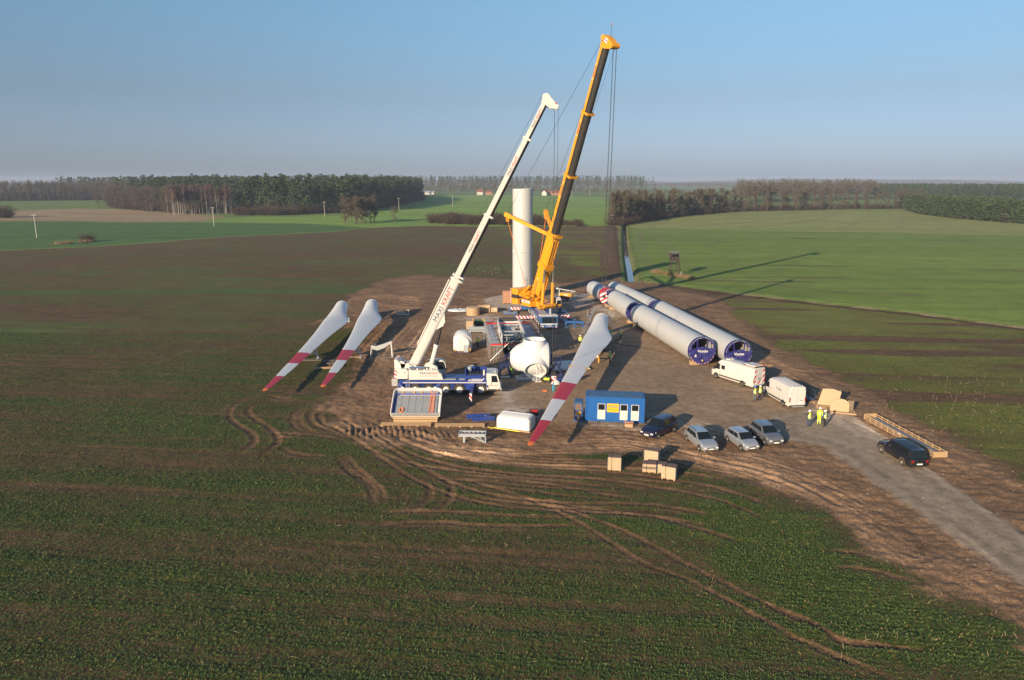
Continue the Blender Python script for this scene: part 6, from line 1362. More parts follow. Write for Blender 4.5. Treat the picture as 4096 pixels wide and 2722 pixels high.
MB().cyl((4.74, 0, 2.45), (4.95, 0, 2.45), 1.5, n=32).obj('hub_flange', NL, hub, 40); MB().bx(1.2, 4.4, -1.2, 1.2, 0.0, 0.5).obj('transport_base', NL, hub)
MB().cyl((-.62, -.05, 2.45), (-.4, -.05, 2.45), 0.1, n=10).obj('nose_cap', mat('yellow_sticker', (0.85, 0.6, 0.03)), hub)
t = thing('white_ladder', 'white ladder leaning into the front opening of the hub', 'ladder', (3.35, 87.7, 0))
for x in (-.22, .22): MB().beam((x, 0, 0), (x, 1.05, 3.0), 0.06).obj('rail', WHITE, t)
for k in range(9): MB().beam((-.22, .12+k*.1, .3+k*.29), (.22, .12+k*.1, .3+k*.29), 0.04).obj('rung', WHITE, t)
MB().bx(-.42, .42, -.06, .06, -.01, .08).obj('stabiliser', WHITE, t)
def hub_stand(x, y, label, rz=0.0):
    t = thing('work_platform', label, 'work platform', (x, y, 0), rz, 'navy work platforms at the hub')
    for s in (-1, 1): MB().beam((s*0.9, -.75, 0.08), (s*0.25, -.3, 1.5), 0.18).beam((s*0.9, .75, 0.08), (s*0.25, .3, 1.5), 0.18).obj('leg', NAVY, t); MB().beam((s*0.95, -.85, 0.08), (s*0.95, .85, 0.08), 0.18).obj('skid', NAVY, t)
    MB().beam((-1, 0, .08), (1, 0, .08), 0.16).obj('skid', NAVY, t); MB().bx(-.65, .65, -.55, .55, 1.5, 1.6).obj('floor', NAVY, t); MB().bx(.5, .75, -.4, .4, 1.6, 3.1).obj('mount', NAVY, t)
    for px, py in ((-.62, -.52), (.0, -.52), (.62, -.52), (-.62, .52), (0, .52), (.62, .52)): MB().beam((px, py, 1.6), (px, py, 2.75), 0.06).obj('rail_post', NAVY, t)
    for z in (2.1, 2.72): MB().tube([(.62, -.52, z), (-.62, -.52, z), (-.62, .52, z), (.62, .52, z)], 0.035).obj('guard_rail', NAVY, t)
    for k in range(5): MB().beam((-1.0+k*.05, -.25, .3+k*.25), (-1.0+k*.05, .25, .3+k*.25), 0.04).obj('ladder_rung', NAVY, t)
hub_stand(-0.95, 90.4, 'navy railed platform at the left nose of the hub'); hub_stand(5.75, 90.5, 'navy railed platform right of the hub behind the hook', math.pi)
# white housing part
cv = thing('nacelle_cover', 'white arched cover piece on a navy frame left of the scaffold', 'cover', (-7.45, 105.0, 0), 0.06)
def arch(y, w, zt, zs, n=12): return [(-w, y, 0.35)] + [(-w*math.cos(a), y, zs + (zt-zs)*math.sin(a)) for a in np.linspace(0, math.pi, n)] + [(w, y, 0.35)]
MB().loft([arch(-1.6, 0.9, 2.35, 1.5), arch(-1.5, 1.02, 2.45, 1.55), arch(-1.3, 1.05, 2.5, 1.6), arch(-1.05, 1.36, 2.72, 1.75), arch(0.2, 1.42, 2.95, 1.9), arch(1.4, 1.25, 2.98, 2.0), arch(1.6, 1.1, 2.85, 1.9)], 0, True, True).obj('shell', GRP, cv, 35)
MB().bx(-1.15, 1.15, -1.5, 1.5, 0.0, 0.34).obj('frame', NAVY, cv); MB().plate((0.15, -1.75, 0.15), (0.85, -1.75, 0.15), (0.85, -1.62, 1.25), (0.15, -1.62, 1.25), 0.03).obj('loose_panel', GALV, cv)
for x in (-1.1, 1.1): MB().bx(x-.05, x+.05, -1.66, -1.58, 0.3, 0.75).obj('lashing', STRAP, cv)
text('NR.L 407', 0.22, mat('yellow_sticker', (0.85, 0.6, 0.03)), cv, frame((-0.35, -1.503, 0.17), (1, 0, 0), (0, -1, 0)))
b = MB().prism([(-2.6, 0.02), (2.6, 0.02), (2.4, 0.22), (1.2, 0.3), (-1.9, 0.3), (-2.5, 0.2)], -2.2, 2.0); b.bx(0.2, 1.1, -0.6, 0.2, 0.301, 0.33); q = b.obj('roof_hatch_panel', GRP, loc=(7.6, 95.0, 0.15), rz=0.25); tag(q, 'flat white cover panel lying between the hub and the slanting blade', 'panel')
b = MB().prism([(-1.4, 0.0), (1.5, 0.0), (1.6, 0.15), (0.9, 0.3), (-1.3, 0.22)], -0.8, 0.8); tag(b.obj('grey_panel', ALU, loc=(1.9, 88.9, 0.02), rz=0.1), 'flat grey panel on the ground under the hub', 'panel')
for k, (u, v) in enumerate([(1810, 1500), (2100, 1523), (1852, 1508)]): pass
# ---- office container
CR = math.atan2(-0.76, 5.99)
co = thing('site_container', 'blue site office container with three windows and a yellow sign', 'container', (11.05, 73.35, 0), CR)
MB().bx(-3.03, 3.03, -1.22, 1.22, 0.12, 2.6).obj('body', CBLUE, co)
b = MB()
for x in (-3.03, 3.03):
    for y in (-1.22, 1.22): b.bx(x-.08, x+.08, y-.08, y+.08, 0.05, 2.68)
for z in (0.14, 2.62):
    for y in (-1.22, 1.22): b.bx(-2.95, 2.95, y-.07, y+.07, z-.09, z+.09)
    for x in (-3.03, 3.03): b.bx(x-.07, x+.07, -1.14, 1.14, z-.09, z+.09)
b.obj('corner_frame', CBLUE, co)
b = MB().bx(-2.95, 2.95, -1.14, 1.14, 2.602, 2.73); b.obj('roof', mat('rusty_blue_roof', (0.04, 0.13, 0.26), 0.55, var=0.35, scale=0.8, dirt=0.85), co)
for x in (-1.4, 0.95, 2.12):
    f = MB().bx(x-.40, x+.40, -1.245, -1.215, 1.05, 2.0).obj('window', WHITE, co); MB().bx(x-.34, x+.34, -1.252, -1.246, 1.32, 1.95).obj('pane', GLASS, f)
    MB().bx(x-.41, x+.41, -1.275, -1.222, 0.28, 1.26).obj('shutter', WHITE, co)
sg = MB().bx(-0.82, 0.42, -1.262, -1.215, 1.1, 2.05).obj('sign', mat('yellow_orange_sign', (0.88, 0.42, 0.015), 0.45), co)
text('REGEL', 0.33, mat('blue_lettering', (0.02, 0.06, 0.3), 0.5), sg, frame((-0.2, -1.268, 1.72), (1, 0, 0), (0, -1, 0)), sx=1.15); text('VERMIETUNG', 0.19, ORANGE, sg, frame((-0.2, -1.268, 1.38), (1, 0, 0), (0, -1, 0)))
for x in (-2.95, -2.1, -0.95, 0.5, 1.45, 2.62): MB().bx(x-.02, x+.02, -1.227, -1.219, 0.22, 2.52).obj('wall_joint', mat('joint_blue', (0.005, 0.09, 0.34), 0.5), co)
cg = thing('open_locker', 'narrow open blue steel rack left of the site container', 'rack', (7.15, 73.1, 0), CR)
b = MB()
for x in (-.4, .4):
    for y in (-.75, .75): b.bx(x-.04, x+.04, y-.04, y+.04, 0.05, 2.05)
for z in (0.1, 1.2, 2.05):
    for y in (-.75, .75): b.bx(-.36, .36, y-.04, y+.04, z-.04, z+.04)
    for x in (-.4, .4): b.bx(x-.04, x+.04, -.71, .71, z-.04, z+.04)
b.obj('frame', CBLUE, cg); MB().bx(-.42, .42, -.78, .78, 2.09, 2.12).obj('roof', MATS['rusty_blue_roof'], cg); MB().bx(-.35, .35, -.68, .68, 1.2, 1.24).obj('shelf', OLDWOOD, cg); MB().bx(-.36, .36, -.76, -.73, 1.28, 1.98).obj('back_panel', OSB, cg)
b = MB()
for k in range(5): b.tube([(-.3+k*.13, -.4, 1.0), (-.28+k*.13, -.45, .6), (-.2+k*.1, -.4, .75)], 0.05)
b.obj('stored_slings', STRAP, cg)
# ---- leaning nacelle roof
rf = thing('nacelle_roof', 'grey-lined nacelle roof shell propped on timbers in front of the white crane', 'roof shell', (-10.3, 72.4, 0.0), 0.0)
TM = Matrix.Translation(V3((0, 0, 0.55))) @ Matrix.Rotation(R(30), 4, 'X')
def rr(w, h, r, z, n=6):
    P = [(-w, 0, z), (w, 0, z)]
    for k in range(n+1): a = math.pi/2*k/n; P.append((w-r + r*math.cos(a), h-r + r*math.sin(a), z))
    for k in range(n+1): a = math.pi/2*(1+k/n); P.append((-w+r + r*math.cos(a), h-r + r*math.sin(a), z))
    return P
LN = mat('grey_insulation', (0.22, 0.24, 0.26), 0.75, var=0.2, scale=2, bump=0.4)
MB(TM).loft([rr(2.58, 3.62, .5, 0.55), rr(2.66, 3.7, .5, 0.53), rr(2.62, 3.66, .5, 0.0), rr(2.5, 3.55, .45, -0.08)], 0, False).add(rr(2.5, 3.55, .45, -0.08), [tuple(range(15, -1, -1))]).loft([rr(2.5, 3.55, .45, 0.04), rr(2.58, 3.62, .5, 0.55)], 0, False).obj('shell', GRP, rf, 35)
for k in range(6): MB(TM).bx(-2.45+k*.775, -2.45+k*.775+.745, 0.35, 2.95, 0.06, 0.11).obj('lining_panel', LN, rf)
MB(TM).tube([(-2.4, .3, .2), (-2.4, 3.05, .2), (2.3, 3.05, .2)], 0.06).tube([(-2.3, .25, .2), (2.3, .28, .2)], 0.05).obj('cable_duct', mat('blue_cable', (0.02, 0.04, 0.45), 0.5), rf); MB(TM).bx(-2.2, 2.2, 3.12, 3.42, .06, .3).obj('rear_ledge', GALV, rf)
for x in (-1.6, -.4, .4): MB(TM).bx(x-.08, x+.08, 3.06, 3.25, .3, .42).obj('clip', STRAP, rf)
for x in (-1.75, 1.85): MB(TM).cyl((x, 3.72, 0.2), (x, 3.95, 0.4), 0.2, n=12).obj('vent', WHITE, rf); MB(TM).tube([(x, 3.8, .3), (x+(.5 if x > 0 else -.5), 4.4, .5)], 0.025).obj('antenna', GALV, rf)
MB().bx(-2.4, 2.4, -.15, .05, 0.28, 0.5).obj('timber', WOOD, rf); MB().bx(-2.3, 2.35, -.3, 0.0, 0.0, 0.26).obj('timber', WOOD, rf)
for x in (-2.0, 2.0): MB().beam((x, 2.8, 0), (x, 2.8, 1.95), 0.16).obj('prop', WOOD, rf)
t = thing('orange_ladder', 'orange ladder lying on the grey-lined roof shell', 'ladder', (-10.3, 72.4, 0))
for x in (1.45, 1.85): MB(TM).beam((x, .3, .16), (x, 3.55, .3), 0.05).obj('rail', ORANGE, t)
for k in range(11): MB(TM).beam((1.45, .45+k*.29, .17+k*.011), (1.85, .45+k*.29, .17+k*.011), 0.04).obj('rung', ORANGE, t)
b = MB(TM)
for k in range(3): b.tube([(-1.55+.22*math.cos(a), .75+.3*math.sin(a), .14+k*.04) for a in np.linspace(0, 6.28, 14)], 0.035)
tag(b.obj('hose_coil', ORANGE, loc=(-10.3, 72.4, 0)), 'coil of orange hose in the corner of the roof shell', 'hose')
def slat_rack(x0, x1, y, label):
    t = thing('slat_bundle', label, 'timber rack', ((x0+x1)/2, y, 0), 0, 'long timber slat racks'); L = x1-x0
    for k in range(4): MB().bx(-L/2, L/2, -.35+k*.22, -.35+k*.22+.1, .10+.02*k, .14+.02*k).obj('slat', WOOD, t)
    for k in range(5): MB().bx(-L/2+.1+k*(L-.3)/4, -L/2+.28+k*(L-.3)/4, -.38, .42, .0, .098).obj('bearer', WOOD, t)
slat_rack(-13.8, -8.5, 71.1, 'long low slatted timber rack at left, in front of the roof shell'); slat_rack(-8.05, -2.85, 70.8, 'long low slatted timber rack right of the roof shell')
t = thing('steel_beams', 'two navy steel beams on the mud right of the roof shell', 'beams', (-3.5, 73.2, 0), 0.12)
MB().bx(-1.4, 1.1, .1, .5, 0, .42).bx(-1.4, 1.1, .2, .4, .42, .46).obj('beam', BLUE, t); MB().prism([(-.8, 0), (1.6, 0), (1.6, .3), (.8, .42), (.2, .3), (-.8, .4)], -.7, -.2).obj('beam', BLUE, t); MB().bx(.55, .68, .07, .1, .2, .32).obj('sticker', STRAP, t)
t = thing('steel_frame', 'grey steel frame with arched side standing at the crop edge', 'frame', (-3.9, 66.0, 0), -0.03)
FG = mat('grey_frame_paint', (0.33, 0.36, 0.39), 0.45, var=0.08, dirt=0.1)
MB().bx(-1.35, 1.35, -.06, .06, .62, .92).bx(-1.35, 1.35, .8, .92, .75, .95).bx(-1.35, -1.23, -.06, .9, .7, .93).bx(1.23, 1.35, -.06, .9, .7, .93).obj('top_frame', FG, t)
for k in range(6): MB().bx(-1.1+k*.42, -1.03+k*.42, .06, .8, .78, .88).obj('rung', FG, t)
P = [(0.0, .62)] + [(0.0 + 1.35*math.sin(a)*.98, .62*(math.cos(a))**.8) for a in np.linspace(.1, 1.45, 8)] + [(1.35, 0)]
MB().prism([(-.9, .62), (-.7, .62), (-.7, 0), (-.9, 0)], -.06, .1).obj('leg', FG, t); MB().tube([(-.1, 0, .6), (.3, 0, .5), (.75, 0, .25), (1.3, 0, .02)], 0.07).tube([(.75, 0, .62), (.9, 0, .3), (1.3, 0, .05)], 0.06).beam((1.3, 0, 0), (1.3, 0, .65), .1).obj('arch', FG, t); MB().plate((.9, .05, .05), (1.28, .05, .05), (1.28, .05, .6), (.85, .05, .6), .02).obj('web_plate', DARK, t); MB().beam((1.3, .85, 0), (1.3, .85, .8), .1).beam((-.8, .85, 0), (-.8, .85, .8), .1).obj('rear_leg', FG, t)
# white end cover
ec = thing('white_end_cover', 'white rounded end cover on timbers behind the slanting blade tip', 'cover', (0.1, 69.6, 0), -0.35)
def ecr(y, w, h, r=.5): return [(-w, y, .12)] + [(-w+r-r*math.cos(a), y, h-r+r*math.sin(a)) for a in np.linspace(0, 1.57, 6)] + [(w-r+r*math.sin(a), y, h-r+r*math.cos(a)) for a in np.linspace(0, 1.57, 6)] + [(w, y, .12)]
MB().loft([ecr(-.05, 1.75, 1.35), ecr(0.1, 1.85, 1.45), ecr(1.0, 1.88, 1.52), ecr(1.05, 1.84, 1.46)]).obj('shell', GRP, ec, 35); MB().loft([ecr(1.12, 1.82, 1.5), ecr(1.2, 1.86, 1.55), ecr(2.2, 1.7, 1.3), ecr(2.6, 1.2, .9)]).obj('rear_shell', GRP, ec, 35)
MB().loft([[(-1.35, -.075, 1.0), (1.35, -.075, .95), (1.3, -.075, .78), (-1.3, -.075, .84)], [(-1.35, -.02, 1.0), (1.35, -.02, .95), (1.3, -.02, .78), (-1.3, -.02, .84)]]).obj('recess_shade_strip', mat('painted_shadow_gelcoat', (0.62, 0.62, 0.60), 0.5), ec)  # raised strip; the shade of a recess is put into its darker gelcoat colour
MB().bx(-1.95, 1.9, -.2, -.08, 0.0, .1).obj('timber', WOOD, ec); MB().tube([(-2.6, -.5, .25), (-2.3, -.35, .05), (-1.9, -.2, .14), (-.6, -.22, .05), (.8, -.25, .03)], 0.04).obj('strap', mat('lime_strap', (0.75, 0.70, 0.05), 0.6), ec)
# ================================================================ VEHICLES
def panel(b, bl, br, tr, tl, ins=0.06, off=0.012, t=0.008):
    bl, br, tr, tl = map(V3, (bl, br, tr, tl)); n = ((br-bl).cross(tl-bl)).normalized()
    def mixp(u, v): return (bl*(1-u) + br*u)*(1-v) + (tl*(1-u) + tr*u)*v
    lu = max((br-bl).length, (tr-tl).length); lv = max((tl-bl).length, (tr-br).length); iu, iv = ins/lu, ins/lv
    b.plate(*[mixp(u, v) + n*(off-t) for u, v in ((iu, iv), (1-iu, iv), (1-iu, 1-iv), (iu, 1-iv))], t)
CARP = {}
def carpaint(key, rgb, metal=0.0): return mat(key, rgb, 0.28, metal, var=0.04, scale=1.0, dirt=0.22, coat=0.6)
LAMP = mat('clear_headlamp', (0.80, 0.80, 0.78), 0.12, 0.3, var=0.05); TAIL = mat('red_tail_lamp', (0.24, 0.010, 0.010), 0.2, var=0.05); PLATE = mat('number_plate_white', (0.8, 0.8, 0.78), 0.5); ALLOY = mat('alloy_rim', (0.42, 0.41, 0.40), 0.35, 0.6, dirt=0.4)
def car(name, label, cat, fw, rw, L, Wd, H, paint, st, hood, xa, xb, xc, xd, wr=0.315, belt=0.92, pillars=(0.36, 0.72), rails=False, hatch=True, railmat=None, grp='cars parked at the yard', cladding=None, rear_glass=True):
    """fw, rw: ground points under the camera-side front and rear wheels; st: +1 if that side is the car's left"""
    fw, rw = V3(fw), V3(rw); d = (fw-rw); wb = d.length; d.normalize(); lf = V3((-d.y, d.x, 0)); w = Wd/2
    c = (fw+rw)/2 - lf*st*(w-0.12); t = thing(name, label, cat, c, math.atan2(d.y, d.x), grp)
    wbs = min(max(wb, L*0.56), L*0.63); f0, r0 = wbs/2, -wbs/2; xf, xr = f0 + (L-wbs)*0.46, r0 - (L-wbs)*0.54
    def ringx(x, wf, zt, zb=0.24):
        a = w*wf; return [(x, -a*.86, zb), (x, -a*.98, zb+.12), (x, -a, .58), (x, -a*.97, zt-.10), (x, -a*.86, zt), (x, 0, zt+.035), (x, a*.86, zt), (x, a*.97, zt-.10), (x, a, .58), (x, a*.98, zb+.12), (x, a*.86, zb)]
    S = [(xr, .80, belt-.12, .34), (xr+.08, .92, belt-.02, .28), (xr+.5, 1, belt+.02, .24), (0, 1, belt, .2), (xa, 1, belt-.01, .2), (xa+.15, .99, hood+.03, .22), (f0+.1, .98, hood-.03, .22), (xf-.28, .93, hood-.12, .24), (xf-.06, .84, hood-.26, .26), (xf, .72, hood-.36, .34)]
    MB().loft([ringx(*s) for s in S]).obj('body', paint, t, 32)
    rw_ = w*.72; bw = w*.90; zr = H-.05
    A = [(xa, -bw, belt-.03), (xb, -rw_, zr), (xc, -rw_, zr-.01), (xd, -bw, belt-.03)]; B = [(p[0], -p[1], p[2]) for p in A]
    xm = (xb+xc)/2; cab = MB()
    rows = [[A[0], A[1], (xm, -rw_-.01, zr+.02), A[2], A[3]], [(xa+.05, -bw*.5, belt-.02), (xb+.04, -rw_*.5, zr+.04), (xm, -rw_*.5, zr+.07), (xc-.03, -rw_*.5, zr+.03), (xd-.04, -bw*.5, belt-.02)]]
    rows += [[(p[0], -p[1], p[2]) for p in rows[1]], [(p[0], -p[1], p[2]) for p in rows[0]]]
    cab.loft(rows, 0, False, False); cab.add(rows[0], [(0, 1, 2, 3, 4)]); cab.add(rows[3], [(4, 3, 2, 1, 0)]); cab.obj('cabin', paint, t, 32)
    g = MB(); panel(g, (xa+.03, bw*.9, belt), (xa+.03, -bw*.9, belt), (xb+.02, -rw_*.92, zr), (xb+.02, rw_*.92, zr), .05, -.02 if False else .03) ; 
    ws = MB(); panel(ws, (xa+.06, -bw*.92, belt+.0), (xa+.06, bw*.92, belt+.0), (xb+.05, rw_*.95, zr+.02), (xb+.05, -rw_*.95, zr+.02), .04, .025); ws.obj('windscreen', GLASS, t)
    for e in (-1, 1):
        bot = lambda u: V3((xa + (xd-xa)*u, e*bw, belt-.03)); top = lambda u: V3((xb + (xc-xb)*u, e*rw_, zr))
        cuts = [0.06] + list(pillars) + [0.95]
        for u0, u1 in zip(cuts[:-1], cuts[1:]):
            s = MB(); q = [bot(u0)*.88 + top(u0)*.12, bot(u1)*.88 + top(u1)*.12, bot(u1)*.14 + top(u1)*.86, bot(u0)*.14 + top(u0)*.86]
            if e > 0: q = [q[1], q[0], q[3], q[2]]
            # face outwards
            nn = (q[1]-q[0]).cross(q[3]-q[0])
            if nn.y*e < 0: q = [q[1], q[0], q[3], q[2]]
            panel(s, *q, .03, .012); s.obj('side_window', GLASS, t)
        for x in (f0, r0):
            MB().prism([(x + (wr+.07)*math.cos(a), wr + (wr+.07)*math.sin(a)) for a in np.linspace(-.25, math.pi+.25, 14)], e*w*.985-.012, e*w*.985+.014).obj('wheel_arch', cladding or BLK, t)
            wheel(t, x, e*(w-.10), wr, wr, .21, e, ALLOY)
        if cladding: MB().bx(r0+.4, f0-.4, e*w-.015, e*w+.02, .22, .42).obj('sill_cladding', cladding, t)
        MB().prism([(xa-.32, belt+.02), (xa-.16, belt+.02), (xa-.14, belt+.16), (xa-.30, belt+.17)], e*(w+.02)-(.0 if e > 0 else .18), e*(w+.02)+(.18 if e > 0 else .0)).obj('mirror', paint, t)
        MB().prism([(xf-.42, hood-.16), (xf-.10, hood-.30), (xf-.06, hood-.42), (xf-.36, hood-.33)], e*w*.62-.10*(1 if e < 0 else 0), e*w*.62+.10*(1 if e > 0 else 0)).add([(xf-.40, e*w*.93, hood-.17), (xf-.09, e*w*.80, hood-.30), (xf-.05, e*w*.78, hood-.44), (xf-.36, e*w*.945, hood-.36)], [(0, 1, 2, 3) if e < 0 else (3, 2, 1, 0)]).obj('headlight', LAMP, t)
        MB().bx(xf-.16, xf+.012, e*w*.64-.14, e*w*.64+.14, hood-.46, hood-.33).obj('headlight_lens', LAMP, t)
        MB().bx(xr-.012, xr+.1, e*w*.72-.12, e*w*.72+.10, belt-.36, belt-.12).obj('tail_light', TAIL, t)
        for x in (0.1, -.75): MB().bx(x-.1, x+.1, e*w*.985-.01, e*w*.985+.02, belt-.2, belt-.16).obj('door_handle', paint, t)
        if rails: MB().tube([(xb-.15, e*(rw_-.05), zr+.03), (xb-.3, e*(rw_-.04), zr+.09), (xc+.25, e*(rw_-.04), zr+.08), (xc+.1, e*(rw_-.05), zr+.02)], .022).obj('roof_rail', railmat or BLK, t)
    if rear_glass: rg = MB(); panel(rg, (xd-.03, bw*.9, belt+.02), (xd-.03, -bw*.9, belt+.02), (xc-.03, -rw_*.9, zr), (xc-.03, rw_*.9, zr), .06, .02); rg.obj('rear_window', GLASS, t)
    MB().bx(xf-.05, xf+.02, -w*.42, w*.42, hood-.46, hood-.36).obj('grille', BLK, t); MB().bx(xf-.08, xf+.03, -w*.6, w*.6, .3, .40).obj('lower_grille', BLK, t)
    MB().bx(xf+.02, xf+.04, -.26, .26, .43, .54).obj('number_plate', PLATE, t); MB().bx(xr-.03, xr-.01, -.26, .26, .55, .66).obj('number_plate', PLATE, t); MB().bx(xr-.02, xr+.05, -w*.75, w*.75, .36, .46).obj('rear_bumper_strip', BLK, t)
    MB().cyl((xf-.02, 0, hood-.40), (xf+.028, 0, hood-.40), .055, n=12).obj('badge', CHROME, t); MB().cyl((xc+.2, 0, zr+.04), (xc+.1, 0, zr+.2), .012, n=5).obj('aerial', BLK, t)
    return t
SILV = carpaint('silver_car_paint', (0.46, 0.48, 0.51), 0.55); GREYP = carpaint('grey_car_paint', (0.20, 0.21, 0.23), 0.5); NAVP = carpaint('navy_car_paint', (0.008, 0.012, 0.045), 0.2); BLKP = carpaint('black_car_paint', (0.012, 0.014, 0.02), 0.2)
car('parked_car', 'navy blue people carrier with roof rails beside the blue container', 'car', (14.39, 66.89), (16.53, 69.13), 4.64, 1.81, 1.70, NAVP, 1, 1.06, 1.05, 0.2, -1.75, -2.15, .325, 1.02, (0.34, 0.66), True)
car('parked_car', 'silver estate car with black roof rails, left of the two other facing cars', 'car', (17.81, 63.66), (17.33, 66.49), 4.53, 1.78, 1.50, SILV, -1, 0.98, 0.85, 0.05, -1.72, -2.05, .315, .93, (0.36, 0.68), True)
car('parked_car', 'small silver hatchback between the silver estate and the dark grey car', 'car', (21.84, 63.78), (21.27, 66.31), 4.0, 1.66, 1.49, SILV, -1, 1.00, 0.85, 0.12, -1.45, -1.78, .305, .94, (0.42, 0.80))
car('parked_car', 'dark grey crossover, rightmost of the three cars facing the viewer', 'car', (24.59, 65.14), (24.14, 68.2), 4.3, 1.78, 1.60, GREYP, -1, 1.06, 0.85, 0.1, -1.6, -1.95, .34, 1.0, (0.40, 0.78), True, railmat=CHROME, cladding=BLK)
pk = car('pickup_truck', 'muddy black pickup with hardtop driving away on the access road', 'pickup', (34.86, 63.25), (35.13, 60.13), 5.2, 1.86, 1.80, BLKP, 1, 1.16, 1.15, 0.5, -2.3, -2.5, .38, 1.08, (0.26, 0.52, 0.60), False, cladding=carpaint('mud_caked_trim', (0.14, 0.105, 0.075)))
for k in range(5): MB().bx(-2.0, 0.2, -.5+k*.24, -.46+k*.24, 1.815, 1.85).obj('roof_rib', BLKP, pk)
def van(label, fw, rw, L, roofz, extras):
    fw, rw = V3(fw), V3(rw); d = (fw-rw); wb = d.length; d.normalize(); lf = V3((-d.y, d.x, 0)); w = 1.0
    c = (fw+rw)/2 - lf*(w-.14); t = thing('white_van', label, 'van', c, math.atan2(d.y, d.x), 'white vans at the yard edge'); f0, r0 = wb/2, -wb/2; xf, xr = f0 + .98, r0 - (L-wb-.98)
    def rg(x, wf, zt, zb=.3): a = w*wf; h = zt; return [(x, -a*.9, zb), (x, -a, zb+.2), (x, -a, min(1.15, h*.8)), (x, -a*.97, h*.80), (x, -a*.90, h-.10), (x, -a*.72, h), (x, a*.72, h), (x, a*.90, h-.10), (x, a*.97, h*.80), (x, a, min(1.15, h*.8)), (x, a, zb+.2), (x, a*.9, zb)]
    S = [(xr, .96, roofz-.06), (xr+.06, 1, roofz), (0, 1, roofz+.02), (f0-.75, 1, roofz), (f0-.35, .99, roofz-.22), (f0+.32, .98, 1.36), (f0+.42, .98, 1.28), (xf-.2, .93, 1.10), (xf-.04, .86, .92), (xf, .78, .75)]
    MB().loft([rg(*s) for s in S]).obj('body', WHITE, t, 30)
    ws = MB(); ws.plate((f0+.36, -.82, 1.38), (f0+.36, .82, 1.38), (f0-.31, .74, roofz-.27), (f0-.31, -.74, roofz-.27), .03); ws.obj('windscreen', GLASS, t)
    for e in (-1, 1):
        MB().prism([(f0+.28, 1.32), (f0-.55, 1.30), (f0-.55, roofz-.62), (f0-.18, roofz-.62)], e*.985-.015, e*.985+.018).obj('side_window', GLASS, t)
        for x in (f0, r0): MB().prism([(x + .43*math.cos(a), .36 + .43*math.sin(a)) for a in np.linspace(-.2, math.pi+.2, 14)], e*.985-.01, e*.985+.022).obj('wheel_arch', BLK, t); wheel(t, x, e*.90, .35, .35, .22, e, ALLOY)
        MB().bx(r0-.6, f0-.5, e*1.0-.01, e*1.0+.02, .50, .66).obj('rub_strip', BLK, t); MB().bx(f0+.12, f0+.26, min(e*1.0, e*1.24), max(e*1.0, e*1.24), 1.25, 1.6).obj('mirror', BLK, t)
        MB().bx(xf-.22, xf-.02, e*.68-.14, e*.68+.14, .80, 1.02).obj('headlight', LAMP, t); MB().bx(xr-.03, xr+.1, e*.93-.07, e*.93+.05, .85, 1.4).obj('tail_light', TAIL, t)
        MB().bx(f0-.66, f0-.62, e*1.0-.01, e*1.0+.012, .5, roofz-.4).bx(r0+.9, r0+.93, e*1.0-.01, e*1.0+.012, .5, roofz-.4).obj('door_seam', GALV, t)
    MB().bx(xr-.012, xr-.002, -.012, .012, .5, roofz-.2).obj('rear_door_seam', GALV, t); MB().bx(xr-.1, xr+.05, -.95, .95, .32, .48).obj('rear_bumper', BLK, t); MB().bx(xr-.03, xr-.01, -.55, -.05, .62, .74).obj('number_plate', PLATE, t); MB().bx(xf-.03, xf+.03, -.55, .55, .55, .78).obj('grille', BLK, t)
    extras(t, xr, xf, f0, r0, roofz, w); return t
def ex1(t, xr, xf, f0, r0, z, w):
    MB().bx(xr-.02, xr-.004, -.86, -.60, .9, z-.25).bx(xr-.02, xr-.004, .60, .86, .9, z-.25).bx(xr-.02, xr-.004, -.58, .58, .7, 1.0).obj('hazard_board', HAZ('hazard_stripe_k', (0, .7, .7), 2.0), t)
    MB().bx(xr-.03, xr-.01, -.42, .42, 1.15, 1.55).obj('notice_board', WHITE, t); text('Schwer-', .16, INK, t, frame((xr-.034, 0, 1.43), (0, -1, 0), (-1, 0, 0))); text('transport', .16, INK, t, frame((xr-.034, 0, 1.26), (0, -1, 0), (-1, 0, 0)))
    MB().bx(f0-1.45, f0-.85, -1.015, -.985, 1.45, 1.95).bx(f0-1.45, f0-.85, .985, 1.015, 1.45, 1.95).obj('cabin_window', GLASS, t); MB().bx(xr+.15, xr+1.9, -.68, .68, z+.14, z+.24).obj('roof_box', WHITE, t); MB().bx(xr+.1, xr+.16, -.75, .75, z+.02, z+.16).bx(xr+1.9, xr+1.96, -.75, .75, z+.02, z+.16).obj('rack_bar', BLK, t); MB().bx(f0-1.6, f0-1.0, -.4, .4, z+.01, z+.12).obj('roof_vent', WHITE, t)
    for y in (-.5, .5): MB().cyl((xr+.1, y, z+.22), (xr+.1, y, z+.34), .07, n=8).obj('beacon', ORANGE, t)
def ex2(t, xr, xf, f0, r0, z, w):
    text('Vestas', .5, INKG, t, frame((r0+1.0, 1.004, 1.75), (-1, 0, 0), (0, 1, 0))); text('Vestas', .14, INK, t, frame((xr-.014, -.5, 1.0), (0, -1, 0), (-1, 0, 0)))
    for k in range(6): MB().bx(xr+.3, f0-.9, -.6+k*.24, -.57+k*.24, z+.015, z+.035).obj('roof_rib', WHITE, t)
    MB().add([(f0-.85, 1.004, 1.25), (f0-1.1, 1.004, 1.25), (f0-.975, 1.004, 1.5)], [(0, 1, 2)]).obj('warning_triangle', ORANGE, t); MB().bx(xr-.35, xr-.05, -.7, .7, .36, .42).obj('step', GALV, t)
    for y in (-.6, .6): MB().cyl((xr+.25, y, z), (xr+.25, y, z+.1), .05, n=8).obj('marker_lamp', WHITE, t)
van('long white van with red and white chevrons on its rear doors', (26.68, 89.62), (28.85, 85.70), 7.2, 2.68, ex1)
